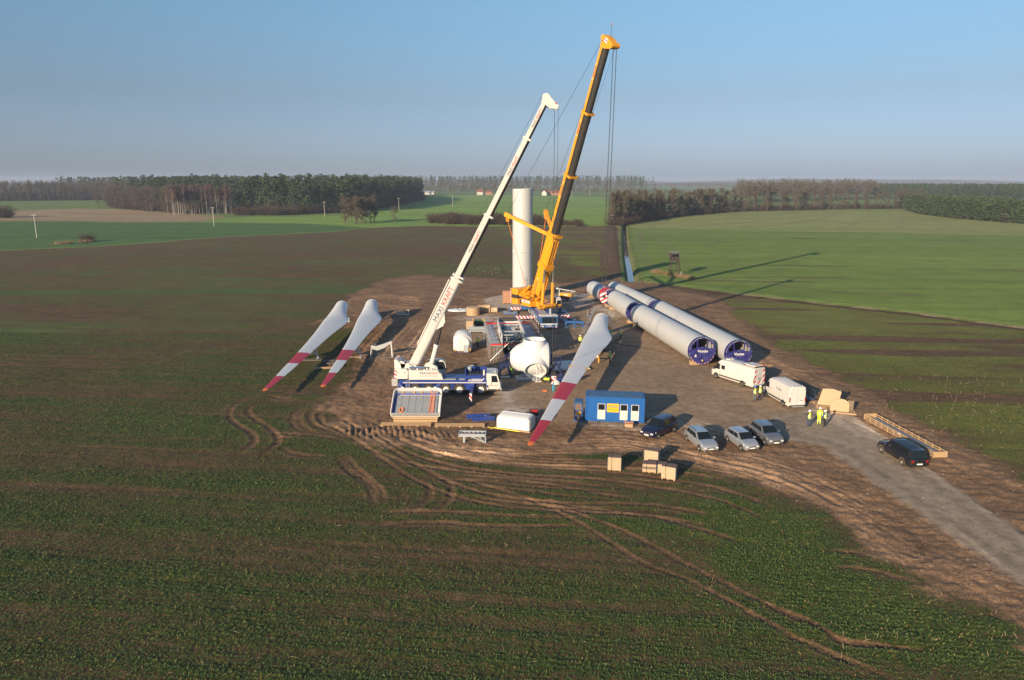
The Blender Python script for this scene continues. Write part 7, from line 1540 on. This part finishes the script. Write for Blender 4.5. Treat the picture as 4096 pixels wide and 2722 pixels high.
van('white panel van with dark lettering on its side, nearer the road', (30.35, 81.36), (30.96, 77.66), 6.0, 2.60, ex2)
# ---------------------------------------------------------------- people
def person(label, p, face, jacket, arms, legs, helmet, pose='stand', vest_back=False, boots=None):
    """one continuous skinned body; clothes are colours of the body surface, helmet and bands are children"""
    o = V3((p[0], p[1], gz(p[0], p[1]) if p[1] < 160 else 0)); vs, es, rad, em = [], [], [], []
    def V(x, y, z, r): vs.append((x, y, z)); rad.append(r); return len(vs)-1
    def E(a, b, m): es.append((a, b)); em.append(m)
    st = {'stand': (0.10, 0.0), 'walk': (0.05, 0.22), 'wide': (0.14, 0.06), 'lean': (0.1, 0.05)}[pose]
    lean = 0.16 if pose == 'lean' else 0.02
    pel = V(0, 0, .95, .15); wai = V(0, .01+lean*.3, 1.10, .14); che = V(0, .02+lean*.7, 1.30, .165); upp = V(0, .01+lean, 1.43, .12); nek = V(0, .02+lean, 1.51, .06); hed = V(0, .035+lean, 1.61, .095); top = V(0, .03+lean, 1.70, .09)
    E(pel, wai, 1); E(wai, che, 1); E(che, upp, 1); E(upp, nek, 0); E(nek, hed, 0); E(hed, top, 0)
    ns = V(0, .12+lean, 1.60, .022); E(hed, ns, 0)
    AR = {'stand': ((.06, 1.16, .04), (.05, .93, .10)), 'walk': ((.07, 1.17, .10), (.05, .98, .24)), 'wide': ((.12, 1.2, .05), (.03, 1.1, .24)), 'lean': ((.05, 1.25, .28), (-.03, 1.3, .5))}[pose]
    for s in (-1, 1):
        hip = V(s*.09, 0, .88, .105); kn = V(s*st[0], .03 + (s*st[1]*.45), .50, .070); an = V(s*(st[0]+.01), -.02 + s*st[1]*.9, .10, .048); to = V(s*(st[0]+.03), .15 + s*st[1]*.9, .045, .042)
        E(pel, hip, 3); E(hip, kn, 3); E(kn, an, 3); E(an, to, 4)
        k = s if pose == 'walk' else 1
        sh = V(s*.19, lean, 1.41, .078); el = V(s*(.19+AR[0][0]), (AR[0][2]*k if pose == 'walk' else AR[0][2]) + lean, AR[0][1], .052); wr = V(s*(.19+AR[1][0]), AR[1][2]*k + lean, AR[1][1], .036)
        d = (V3(vs[wr])-V3(vs[el])).normalized(); q = V3(vs[wr]) + d*.08; pa = V(*q, .032); E(upp, sh, 2); E(sh, el, 2); E(el, wr, 2); E(wr, pa, 5)
        side = d.cross(V3((s, 0, .2))).normalized()
        for f, ln in zip((-.03, -.01, .01, .03), (.07, .085, .08, .06)): a = V(*(q + side*f + d*.03), .011); c = V(*(q + side*f*1.1 + d*(.03+ln) + V3((-s*.02, 0, 0))), .008); E(pa, a, 5); E(a, c, 5)
        th = V(*(V3(vs[wr]) + d*.03 + side*-.035), .012); th2 = V(*(V3(vs[wr]) + d*.08 + side*-.06), .009); E(wr, th, 5); E(th, th2, 5)
    me = bpy.data.meshes.new('body'); me.from_pydata(vs, es, []); b = bpy.data.objects.new('body', me); COL.objects.link(b)
    m = b.modifiers.new('skin', 'SKIN'); m.use_smooth_shade = True
    for k, v in enumerate(me.skin_vertices[0].data): v.radius = (rad[k]*(1.0), rad[k]*(0.72 if k in (pel, wai, che, upp) else 1.0)); v.use_root = (k == pel)
    if me.skin_vertices[0].data: 
        for k in (pel, wai, che, upp): me.skin_vertices[0].data[k].radius = (rad[k], rad[k]*.75)
    sub = b.modifiers.new('smooth', 'SUBSURF'); sub.levels = sub.render_levels = 1
    bpy.context.view_layer.update(); nm = bpy.data.meshes.new_from_object(b.evaluated_get(bpy.context.evaluated_depsgraph_get())); bpy.data.objects.remove(b); nm.name = 'body'
    P = np.zeros(len(nm.polygons)*3); nm.polygons.foreach_get('center', P); P = P.reshape(-1, 3); best = np.full(len(P), 1e9); mi = np.zeros(len(P), int); vv = np.array(vs)
    for (a, c), k in zip(es, em):
        A, B = vv[a], vv[c]; t_ = np.clip(((P-A) @ (B-A))/((B-A) @ (B-A) + 1e-12), 0, 1); q = np.linalg.norm(P - A - t_[:, None]*(B-A), axis=1) - 0.5*(rad[a]+rad[c]); k_ = q < best; best = np.where(k_, q, best); mi = np.where(k_, k, mi)
    nm.materials.clear()
    for k in (SKIN, jacket, arms, legs, boots or BLK, SKIN): nm.materials.append(k)
    nm.polygons.foreach_set('material_index', mi.astype(np.int32)); nm.polygons.foreach_set('use_smooth', [True]*len(nm.polygons))
    t = thing('person', label, 'person', o, face, 'workers on the site'); t.scale = (1.02, 1.02, 1.02); bo = bpy.data.objects.new('body', nm); COL.objects.link(bo); bo.parent = t
    hm = MB(); hz0 = 1.665; cy = .035 + lean; n = 16
    hm.loft([[(r*math.cos(2*math.pi*k/n)*.9, cy + r*math.sin(2*math.pi*k/n), hz0+z) for k in range(n)] for r, z in ((.135, .0), (.132, .03), (.118, .09), (.08, .135), (.01, .15))], 0, False); hm.loft([[(r*math.cos(2*math.pi*k/n)*.9, cy + .01 + r*math.sin(2*math.pi*k/n)*1.05, hz0+z) for k in range(n)] for r, z in ((.13, .012), (.165, .0), (.13, -.004))], 0, False); hm.obj('helmet', helmet, t, 40)
    hr = MB(); hr.loft([[(r*math.cos(a), cy-.012 + r*math.sin(a), z) for a in np.linspace(math.pi*1.0, math.pi*2.0, 10)] for r, z in ((.096, 1.58), (.108, 1.63), (.11, 1.67))], 0, False, False); hr.obj('hair', mat('brown_hair', (.06, .035, .02), .8), t, 40)
    ey = MB()
    for s in (-1, 1): ey.cyl((s*.035, cy+.083, 1.625), (s*.035, cy+.096, 1.625), .012, n=8)
    ey.bx(-.025, .025, cy+.082, cy+.092, 1.555, 1.563); ey.obj('face_features', mat('dark_eyes', (.03, .02, .02), .4), t)
    er = MB()
    for s in (-1, 1): er.bx(s*.098-.01, s*.098+.01, cy-.02, cy+.015, 1.59, 1.645)
    er.obj('ears', SKIN, t)
    for z, rx, ry, yo in ((1.06, .158, .125, .012+lean*.3), (1.24, .178, .138, .02+lean*.6)):
        MB().loft([[(rx*math.cos(a), yo + ry*math.sin(a), z+h) for a in np.linspace(0, 2*math.pi, 20)[:-1]] for h in (-.025, .025)], 0, False).obj('reflective_band', REFL, t, 60)
    if jacket in (LIME, HGREEN) and legs in (LIME, HGREEN):
        for s in (-1, 1): MB().loft([[(s*(st[0]+.005) + .072*math.cos(a), s*st[1]*.7 + .075*math.sin(a), z) for a in np.linspace(0, 2*math.pi, 14)[:-1]] for z in (.28, .34)], 0, False).obj('leg_band', REFL, t, 60)
    return t
HW = mat('white_helmet', (.82, .82, .80), .3, var=.02); HB = mat('blue_helmet', (.02, .15, .55), .3); HR = mat('red_helmet', (.35, .02, .03), .3); JEANS = mat('blue_jeans', (.03, .05, .11), .85, var=.15); BCOAT = mat('blue_jacket', (.02, .07, .35), .8)
person('worker in yellow jacket and white helmet standing between white cover and scaffold', (-5.29, 107.0), math.pi, LIME, LIME, NCLOTH, HW, 'stand')
person('worker in green hi-vis suit and red helmet reaching up at the hub nose', (0.0, 91.0), -0.9, HGREEN, HGREEN, HGREEN, HR, 'lean')
person('worker in green hi-vis half hidden behind the slanting blade root', (16.11, 113.4), 1.2, HGREEN, NCLOTH, HGREEN, HW, 'wide')
person('worker in yellow jacket handling a hose right of the slanting blade', (17.58, 112.4), 1.0, LIME, LIME, NCLOTH, HW, 'wide')
person('worker in green jacket walking alone across the yard by the blade shadow', (13.76, 97.0), 0.6, HGREEN, HGREEN, NCLOTH, HW, 'walk')
person('worker with white helmet peeking out left of the slanting blade', (10.55, 107.7), -0.4, LIME, LIME, NCLOTH, HW, 'stand')
person('worker with blue helmet and yellow vest, left of the pair by the van', (28.24, 79.5), 0.3, LIME, GCLOTH, GCLOTH, HB, 'wide')
person('worker with white helmet and yellow vest, right of the pair by the van', (28.98, 79.9), 2.6, LIME, NCLOTH, NCLOTH, HW, 'stand')
person('worker in yellow vest and jeans, left one of the trio on the road', (30.9, 70.5), 0.1, LIME, NCLOTH, JEANS, HW, 'wide')
person('worker in full yellow suit facing the viewer, centre of the trio on the road', (32.38, 71.5), 2.9, LIME, LIME, LIME, HW, 'stand', boots=LIME)
person('worker in blue jacket and vest, right one of the trio on the road', (32.55, 70.5), 0.5, LIME, BCOAT, NCLOTH, HW, 'wide')
# ================================================================ SITE CLUTTER
def crate(label, a, b_, depth, h, plain=True, lid=OSB, strap=True, mid=False):
    """collar crate on a pallet; a, b_: front bottom corners"""
    a, b_ = V3(a), V3(b_); w = (b_-a).length; d = (b_-a).normalized(); n = V3((-d.y, d.x, 0)); c = (a+b_)/2 + n*depth/2; z = gz(c.x, c.y)
    t = thing('wooden_crate', label, 'crate', (c.x, c.y, z), math.atan2(d.y, d.x), 'crates in the crop before the yard')
    for k in (-1, 0, 1): MB().bx(k*w*.42-.06, k*w*.42+.06, -depth/2, depth/2, 0, .1).obj('pallet_block', WOOD, t)
    MB().bx(-w/2, w/2, -depth/2, depth/2, .1, .14).obj('pallet_deck', WOOD, t)
    nb = max(2, round((h-.16)/.2)); hh = (h-.16)/nb
    for k in range(nb): e = .004*(k % 2); MB().bx(-w/2+.02-e, w/2-.02+e, -depth/2+.02-e, depth/2-.02+e, .145+k*hh, .145+(k+1)*hh-.008).obj('plank_collar', OLDWOOD if (mid and k == nb//2) else PLY, t)
    MB().bx(-w/2, w/2, -depth/2, depth/2, h-.02, h+.03).obj('lid', lid, t)
    if strap: MB().bx(-w*.2-.015, -w*.2+.015, -depth/2-.012, -depth/2+.01, .1, h+.04).bx(-w*.2-.015, -w*.2+.015, -depth/2, depth/2, h+.03, h+.04).obj('steel_strap', BLK, t)
    for s in (-1, 1):
        for k in range(nb): MB().bx(s*(w/2-.015)-.025, s*(w/2-.015)+.025, -depth/2-.006, -depth/2+.03, .17+k*hh, .145+(k+.7)*hh).obj('corner_hinge', GALV, t)
crate('tall pale wooden crate standing apart, leftmost of the crates in the crop', (8.46, 59.1), (9.61, 58.9), .85, 1.3)
crate('wooden crate with brown lid, farthest of the crates in the crop', (11.95, 60.6), (13.1, 60.1), .85, 1.35, strap=False)
crate('low wooden crate with a grey band, front left of the crate cluster', (11.47, 58.7), (12.63, 58.5), .85, .85, mid=True)
crate('small crate half hidden behind the nearest crate of the cluster', (12.75, 58.5), (13.5, 58.3), .7, .9, strap=False)
crate('tall pale crate, nearest and rightmost of the crate cluster', (12.83, 57.3), (13.93, 56.8), .85, 1.2)
for u, v, a, lb in ((2606, 1798, .75, 'grey plank lying left behind the crate cluster'), (2653, 1812, .55, 'grey plank lying right behind the crate cluster')): p = at(u, v); tag(MB().bx(-.75, .75, -.09, .09, 0, .06).obj('loose_plank', OLDWOOD, loc=(p.x, p.y, gz(p.x, p.y)+.02), rz=a+.3), lb, 'plank')
def simple_crate(label, p, w, d, h, m, rz=0.0, grp='crates behind the nacelle', paper=True, z=0.0):
    t = thing('packing_crate', label, 'crate', (p[0], p[1], z), rz, grp)
    for k in (-1, 0, 1): MB().bx(k*w*.4-.06, k*w*.4+.06, -d/2, d/2, 0, .12).obj('skid', WOOD, t)
    MB().bx(-w/2, w/2, -d/2, d/2, .12, h).obj('box', m, t)
    for x in (-w/2, w/2-.08): MB().bx(x, x+.08, -d/2-.02, -d/2, .12, h).obj('batten', m, t)
    MB().bx(-w/2-.02, w/2+.02, -d/2-.02, d/2+.02, h, h+.04).obj('lid', m, t)
    if paper: MB().bx(w*.05, w*.38, -d/2-.03, -d/2-.004, h*.55, h*.8).obj('paper_label', WHITE, t)
sp_ = thing('cable_drum', 'large round plank-sided wooden drum lying behind the nacelle', 'drum', (-7.46, 134.9, 0))
for k in range(30): a = 2*math.pi*k/30; M_ = Matrix.Rotation(a, 4, 'Z'); MB(M_).bx(-.145, .145, -1.32, -1.27, 0.03, 1.42).obj('stave', WOOD, sp_)
MB().cyl((0, 0, .0), (0, 0, .06), 1.36, n=30).cyl((0, 0, 1.42), (0, 0, 1.48), 1.36, n=30).obj('flange', PLY, sp_)
simple_crate('wooden crate right behind the big drum', (-6.0, 137.6), 1.3, 1.2, 1.35, WOOD); simple_crate('lower of two stacked crates right of the drum', (-4.9, 137.4), 1.2, 1.0, .72, WOOD); simple_crate('upper of two stacked crates right of the drum', (-4.9, 137.4), 1.2, 1.0, .70, WOOD, z=.78); simple_crate('small crate standing alone, rightmost behind the nacelle', (-3.5, 137.6), 1.25, 1.0, .95, PLY)
simple_crate('tall brown cardboard crate beside the tower foundation', (-1.0, 148.6), 1.7, 1.5, 2.5, mat('brown_cardboard', (.42, .21, .13), .8, var=.1), grp=None, paper=False) if False else None
t = thing('cardboard_crate', 'tall reddish brown crate beside the standing tower', 'crate', (-1.0, 148.4, 0), .08); CBD = mat('brown_cardboard', (.40, .20, .12), .8, var=.1); MB().bx(-.95, .95, -.8, .8, .12, 2.6).obj('box', CBD, t); MB().bx(-.98, .98, -.83, .83, 1.3, 1.33).obj('tape', GALV, t)
for k in (-1, 0, 1): MB().bx(k*.8-.07, k*.8+.07, -.8, .8, 0, .12).obj('skid', WOOD, t)
MB().bx(-.7, -.55, -.84, -.81, 1.9, 2.05).obj('label', WHITE, t)
simple_crate('open cardboard carton left of the green bin', (-7.35, 121.0), 1.15, 1.3, 1.5, PLY, .1, 'cartons by the scaffold', False); simple_crate('small carton behind the open carton', (-6.8, 126.5), 1.2, .8, .5, PLY, 0, 'cartons by the scaffold', False)
sk = thing('waste_bin', 'small dark green skip bin left of the scaffold corner', 'skip', (-6.0, 124.2, 0), .15); GB = mat('dark_green_paint', (.03, .07, .05), .5, dirt=.3)
b = MB(); o4 = lambda w, d, z: [(-w, -d, z), (w, -d, z), (w, d, z), (-w, d, z)]; b.loft([o4(.7, .5, .05), o4(.95, .75, .95), o4(.9, .7, .95), o4(.66, .46, .12)], 0, False); b.add(o4(.66, .46, .12), [(0, 1, 2, 3)]); b.obj('tub', GB, sk)
for x in (-.9, .9):
    for y in (-.7, .7): MB().bx(x-.1, x+.1, y-.08, y+.08, .9, 1.1).obj('corner_lug', STRAP, sk)
b = MB(); g = np.random.RandomState(9)
n = 40; tp = [[(2.2*math.cos(2*math.pi*k/n)*f*(1+.08*g.rand()), 1.1*math.sin(2*math.pi*k/n)*f*(1+.08*g.rand()), h*(.6+.8*g.rand())) for k in range(n)] for f, h in ((1, .02), (.92, .28), (.7, .18), (.35, .12), (.02, .1))]
b.loft(tp, 0, False); tag(b.obj('folded_tarp', mat('pale_plastic_sheet', (.50, .56, .58), .35, var=.25, scale=2.5, bump=.6), 0 or None, 60, (-10.5, 139.0, 0)), 'pale crumpled plastic sheet on the ground left of the drum', 'tarpaulin')
t = thing('machine_casting', 'grey perforated machine frame lying left of the scaffold', 'machine frame', (-5.8, 118.0, 0), .1); MB().bx(-1.6, 1.2, -.5, .5, .5, .8).bx(-1.6, 1.2, -.6, -.5, .3, .95).bx(-1.6, 1.2, .5, .6, .3, .95).obj('top_frame', FG, t); MB().prism([(-.2, .5), (1.3, .5), (1.4, 0), (1.1, 0), (.6, .3), (.2, .3)], -.5, .5).bx(-1.5, -1.2, -.5, .5, 0, .5).obj('support', FG, t)
for k in range(7): MB().cyl((-1.4+k*.38, -.612, .62), (-1.4+k*.38, -.59, .62), .11, n=8).obj('hole', DARK, t)
# lighting trailer
lt = thing('lighting_tower_trailer', 'yellow and grey lighting tower trailer right of the yellow crane', 'trailer', (11.6, 151.0, 0), -.25)
MB().bx(-1.4, 1.3, -.75, .75, .5, 1.1).obj('lower_body', DARK, lt); MB().prism([(-1.35, 1.1), (1.25, 1.1), (1.2, 1.75), (-1.25, 1.8)], -.72, .72).obj('canopy', YEL, lt); MB().beam((-1.5, -.2, 2.6), (2.0, -.1, 2.1), .16).beam((-1.2, .2, 2.5), (2.1, .2, 2.05), .12).beam((-1.5, -.1, .6), (-1.5, -.1, 2.6), .14).obj('mast', GALV, lt); MB().bx(-2.1, -1.6, -.5, .5, 2.55, 2.8).obj('lamp_head', GALV, lt); MB().beam((-1.4, 0, .45), (-2.9, 0, .4), .1).beam((1.3, 0, .5), (1.3, 0, 1.9), .08).obj('drawbar', GALV, lt); MB().bx(-.4, .4, -.735, -.722, 1.3, 1.5).obj('panel', WHITE, lt)
for e in (-1, 1): wheel(lt, 0, e*.85, .35, .35, .2, e, GALV)
bs = thing('trestle', 'blue steel trestle at the right front outrigger of the yellow crane', 'trestle', (10.9, 121.9, 0), .03); MB().bx(-1.6, 1.6, -.12, .12, .95, 1.12).bx(-1.6, 1.6, .7, .9, .95, 1.1).obj('top_beam', LBLUE, bs)
for x in (-1.5, 0, 1.5):
    for y in (0, .8): MB().beam((x, y, 0), (x, y, .95), .12).obj('leg', LBLUE, bs)
for x in (-1.5, 0): MB().beam((x, 0, .1), (x+1.4, 0, .9), .07).obj('brace', LBLUE, bs)
# generators
def genset(label, p, m, rz=0.0):
    t = thing('generator', label, 'generator', p, rz, 'portable generators'); b = MB()
    for x in (-.42, .42):
        for y in (-.28, .28): b.tube([(x, y, 0), (x, y, .62)], .03)
    for z in (.05, .62): b.tube([(-.42, -.28, z), (.42, -.28, z), (.42, .28, z), (-.42, .28, z), (-.42, -.28, z)], .03)
    b.obj('tube_frame', BLK, t); MB().bx(-.36, .36, -.22, .22, .36, .58).obj('fuel_tank', m, t); MB().cyl((-.3, 0, .22), (.1, 0, .22), .16, n=12).bx(.12, .36, -.18, .18, .08, .34).obj('engine', DARK, t)
genset('red portable generator behind the white end cover', (2.4, 74.5, 0), RED, .1); genset('lime yellow portable generator beside the crane hook', (4.45, 87.6, 0), LIME, -.3)
b = MB(); g = np.random.RandomState(4); b.loft([[(.5*f*math.cos(2*math.pi*k/12)*(1+.3*g.rand()), .35*f*math.sin(2*math.pi*k/12)*(1+.3*g.rand()), z) for k in range(12)] for f, z in ((1, 0), (.85, .3), (.4, .48), (.05, .5))], 0, False); tag(b.obj('bulk_bag', WHITE, None, 60, (5.55, 86.9, 0)), 'white sack on the ground behind the crane hook', 'sack')
t = thing('timber_box', 'small wooden box of scrap in front of the blue container', 'box', (12.2, 70.7, gz(12.2, 70.7)), CR)
for y in (-.28, .28): MB().bx(-.4, .4, y-.02, y+.02, .05, .4).obj('side_board', WOOD, t)
for x in (-.4, .4): MB().bx(x-.02, x+.02, -.26, .26, .05, .4).obj('end_board', WOOD, t)
b = MB()
for k in range(14): c = (g.uniform(-.3, .3), g.uniform(-.2, .2), g.uniform(.25, .5)); b.beam(c, (c[0]+g.uniform(-.3, .3), c[1]+g.uniform(-.2, .2), c[2]+.1), .09)
b.obj('scrap', mat('brown_cardboard', (.40, .20, .12)), t)
# right edge: gangway, plywood bulkheads, long crate
gw = thing('metal_gangway', 'dark blue-grey metal gangway lying behind the lettered van', 'gangway', (33.9, 82.0, 0), math.atan2(-6.5, 1.6)); GWM = mat('blue_grey_steel', (.06, .09, .13), .5, .2)
MB().bx(-3.2, 3.2, -.45, .45, .35, .45).obj('deck', GWM, gw)
for y in (-.45, .45):
    for k in range(6): MB().beam((-3.1+k*1.24, y, .4), (-3.1+k*1.24, y, 1.4), .05).obj('rail_post', GWM, gw)
    for z in (.9, 1.4): MB().beam((-3.1, y, z), (3.1, y, z), .05).obj('hand_rail', GWM, gw)
for x in (-2.8, 2.8): MB().bx(x-.1, x+.1, -.5, .5, 0, .35).obj('support', GWM, gw)
pw = thing('plywood_bulkhead', 'large square-topped plywood bulkhead on a pallet, far one of two', 'bulkhead', (35.9, 77.4, 0), -.35, 'plywood bulkheads by the road')
MB().prism([(-1.15, .2), (1.0, .2), (1.25, 1.9), (0.4, 2.15), (-.7, 2.1)], -.06, .06).obj('sheet', PLY, pw); MB().plate((1.0, .0, .2), (1.0, 1.3, .2), (1.2, 1.2, 1.9), (1.2, .05, 2.0), .04).obj('side_sheet', PLY, pw); MB().bx(-1.3, 1.3, -.5, 1.2, .0, .16).obj('pallet_base', WOOD, pw)
pw = thing('plywood_bulkhead', 'smaller round-topped plywood bulkhead on a pallet, near one of two', 'bulkhead', (36.2, 75.2, 0), -.3, 'plywood bulkheads by the road')
MB().prism([(-1.0, .2), (.95, .2), (.95, 1.0)] + [(.95*math.cos(a), 1.0 + .65*math.sin(a)) for a in np.linspace(.3, math.pi-.15, 8)] + [(-1.0, 1.0)], -.05, .05).obj('sheet', PLY, pw); MB().plate((.9, .1, .2), (1.5, .9, .2), (1.5, .9, 1.25), (.8, .1, 1.5), .04).obj('side_sheet', PLY, pw); MB().bx(-1.15, 1.7, -.35, .9, 0, .16).obj('pallet_base', WOOD, pw)
for x, y, rz, lb in ((35.0, 78.9, -.5, 'fresh pallet left of the plywood bulkheads, farthest'), (35.2, 77.0, -.5, 'fresh pallet left of the plywood bulkheads, middle'), (35.9, 76.2, -.4, 'fresh pallet between the two plywood bulkheads')): pallet(x, y, rz, lb, 1.3, 1.0, 0, 'fresh pallets by the plywood')
A, Bc = V3((38.6, 73.2, 0)), V3((39.7, 62.1, 0)); dd = (Bc-A).normalized(); LL = (Bc-A).length
lc = thing('long_timber_crate', 'long open timber crate lying beside the road behind the black pickup', 'crate', (A+Bc)/2, math.atan2(dd.y, dd.x))
for y in (-.62, .62):
    for z in (.10, .32, .54): MB().bx(-LL/2, LL/2, y-.02, y+.02, z-.055, z+.055).obj('rail_board', WOOD, lc)
    for k in range(12): x = -LL/2+.05+k*(LL-.1)/11; MB().bx(x-.06, x+.06, y*1.05-.03, y*1.05+.03, 0, .64).obj('upright', WOOD, lc)
for x in (-LL/2, LL/2): MB().bx(x-.03, x+.03, -.64, .64, .05, .6).obj('end_board', WOOD, lc)
MB().bx(-LL/2+.05, LL/2-.05, -.58, .58, .04, .09).obj('floor', OLDWOOD, lc); MB().bx(-LL/2+.6, LL/2-.8, -.3, .3, .09, .35).obj('wrapped_load', mat('grey_wrap', (.2, .22, .24), .5), lc)
for x in (.4, 2.5): MB().bx(x-.18, x+.18, -.66, -.645, .4, .62).obj('paper_label', WHITE, lc)
# odds and ends round the hub
b = MB().plate((-.8, -.4, 0.03), (.7, -.5, 0.03), (.8, .4, 0.05), (-.6, .5, 0.06), .02); tag(b.obj('white_sheet', WHITE, loc=(-0.9, 90.0, 0.03)), 'white sheet on the ground under the left railed platform', 'sheet')
t = thing('sawhorse', 'small grey folding sawhorse left of the flat grey panel', 'sawhorse', (0.75, 88.0, 0), .4)
for s in (-1, 1): MB().beam((s*.35, -.25, 0), (s*.25, 0, .7), .05).beam((s*.35, .25, 0), (s*.25, 0, .7), .05).obj('leg', GALV, t)
MB().beam((-.45, 0, .72), (.45, 0, .72), .1, .06).obj('top_bar', GALV, t)
t = thing('tool_chest', 'navy tool chest under the right railed platform', 'tool chest', (6.3, 87.9, 0), .1); MB().bx(-.6, .6, -.3, .3, .04, .5).obj('box', BLUE, t); MB().bx(-.62, .62, -.32, .32, .5, .58).obj('lid', NAVY, t)
b = MB(); b.loft([[(.32*f*math.cos(2*math.pi*k/10), .26*f*math.sin(2*math.pi*k/10), z) for k in range(10)] for f, z in ((.9, 0), (1.05, .2), (.8, .42), (.2, .5))], 0, True); tag(b.obj('beige_sack', PLY, None, 60, (5.75, 88.6, 0)), 'beige sack behind the striped crane hook', 'sack')
b = MB().bx(-.25, .25, -.1, .1, 0, .12); tag(b.obj('orange_wedge', ORANGE, loc=(4.0, 83.6, gz(4.0, 83.6))), 'small orange wedge on the mud left of the cyan sling', 'wedge')
for x, y, a, lb in ((3.6, 119.9, .2, 'small dirt heap in front of the blue trestle'),):
    b = MB(); b.loft([[(1.3*f*math.cos(2*math.pi*k/14)*(1+.25*g.rand()), .8*f*math.sin(2*math.pi*k/14)*(1+.25*g.rand()), z) for k in range(14)] for f, z in ((1, -.05), (.7, .16), (.35, .3), (.03, .34))], 0, False); tag(b.obj('dirt_heap', mat('heap_soil', (.22, .14, .085), .95, var=.3, scale=3, bump=.8), None, 60, (x+4.2, y-2, 0)), lb, 'heap')
# hose across the yard, litter, small cones
hs = [at(2480, 1352), at(2460, 1368), at(2475, 1378), at(2540, 1388), at(2620, 1402), at(2690, 1420)]
b = MB().tube([(p.x, p.y, gz(p.x, p.y)+.05) for p in [V3((q[0], q[1], 0)) for q in smooth_path(hs, 6)]], .045, 5); tag(b.obj('air_hose', mat('dark_red_hose', (.06, .025, .02), .7)), 'dark hose snaking from the worker towards the tower sections', 'hose')
b = MB(); g = np.random.RandomState(12)
for k in range(520):
    p = at(g.uniform(1500, 3000), g.uniform(1120, 1900)) if k % 3 else at(g.uniform(3000, 4096), g.uniform(1700, 2300)); z = gz(p.x, p.y); s = g.uniform(.02, .07); b.add([(p.x-s, p.y, z), (p.x, p.y-s, z), (p.x+s, p.y, z), (p.x, p.y+s*.8, z), (p.x+s*.2, p.y, z+s)], [(0, 1, 4), (1, 2, 4), (2, 3, 4), (3, 0, 4)])
o = b.obj('loose_stones', mat('pale_stone', (.32, .27, .21), .9, var=.3)); o['kind'] = 'stuff'; tag(o, 'scattered pale stones and clods over the yard', 'stones')
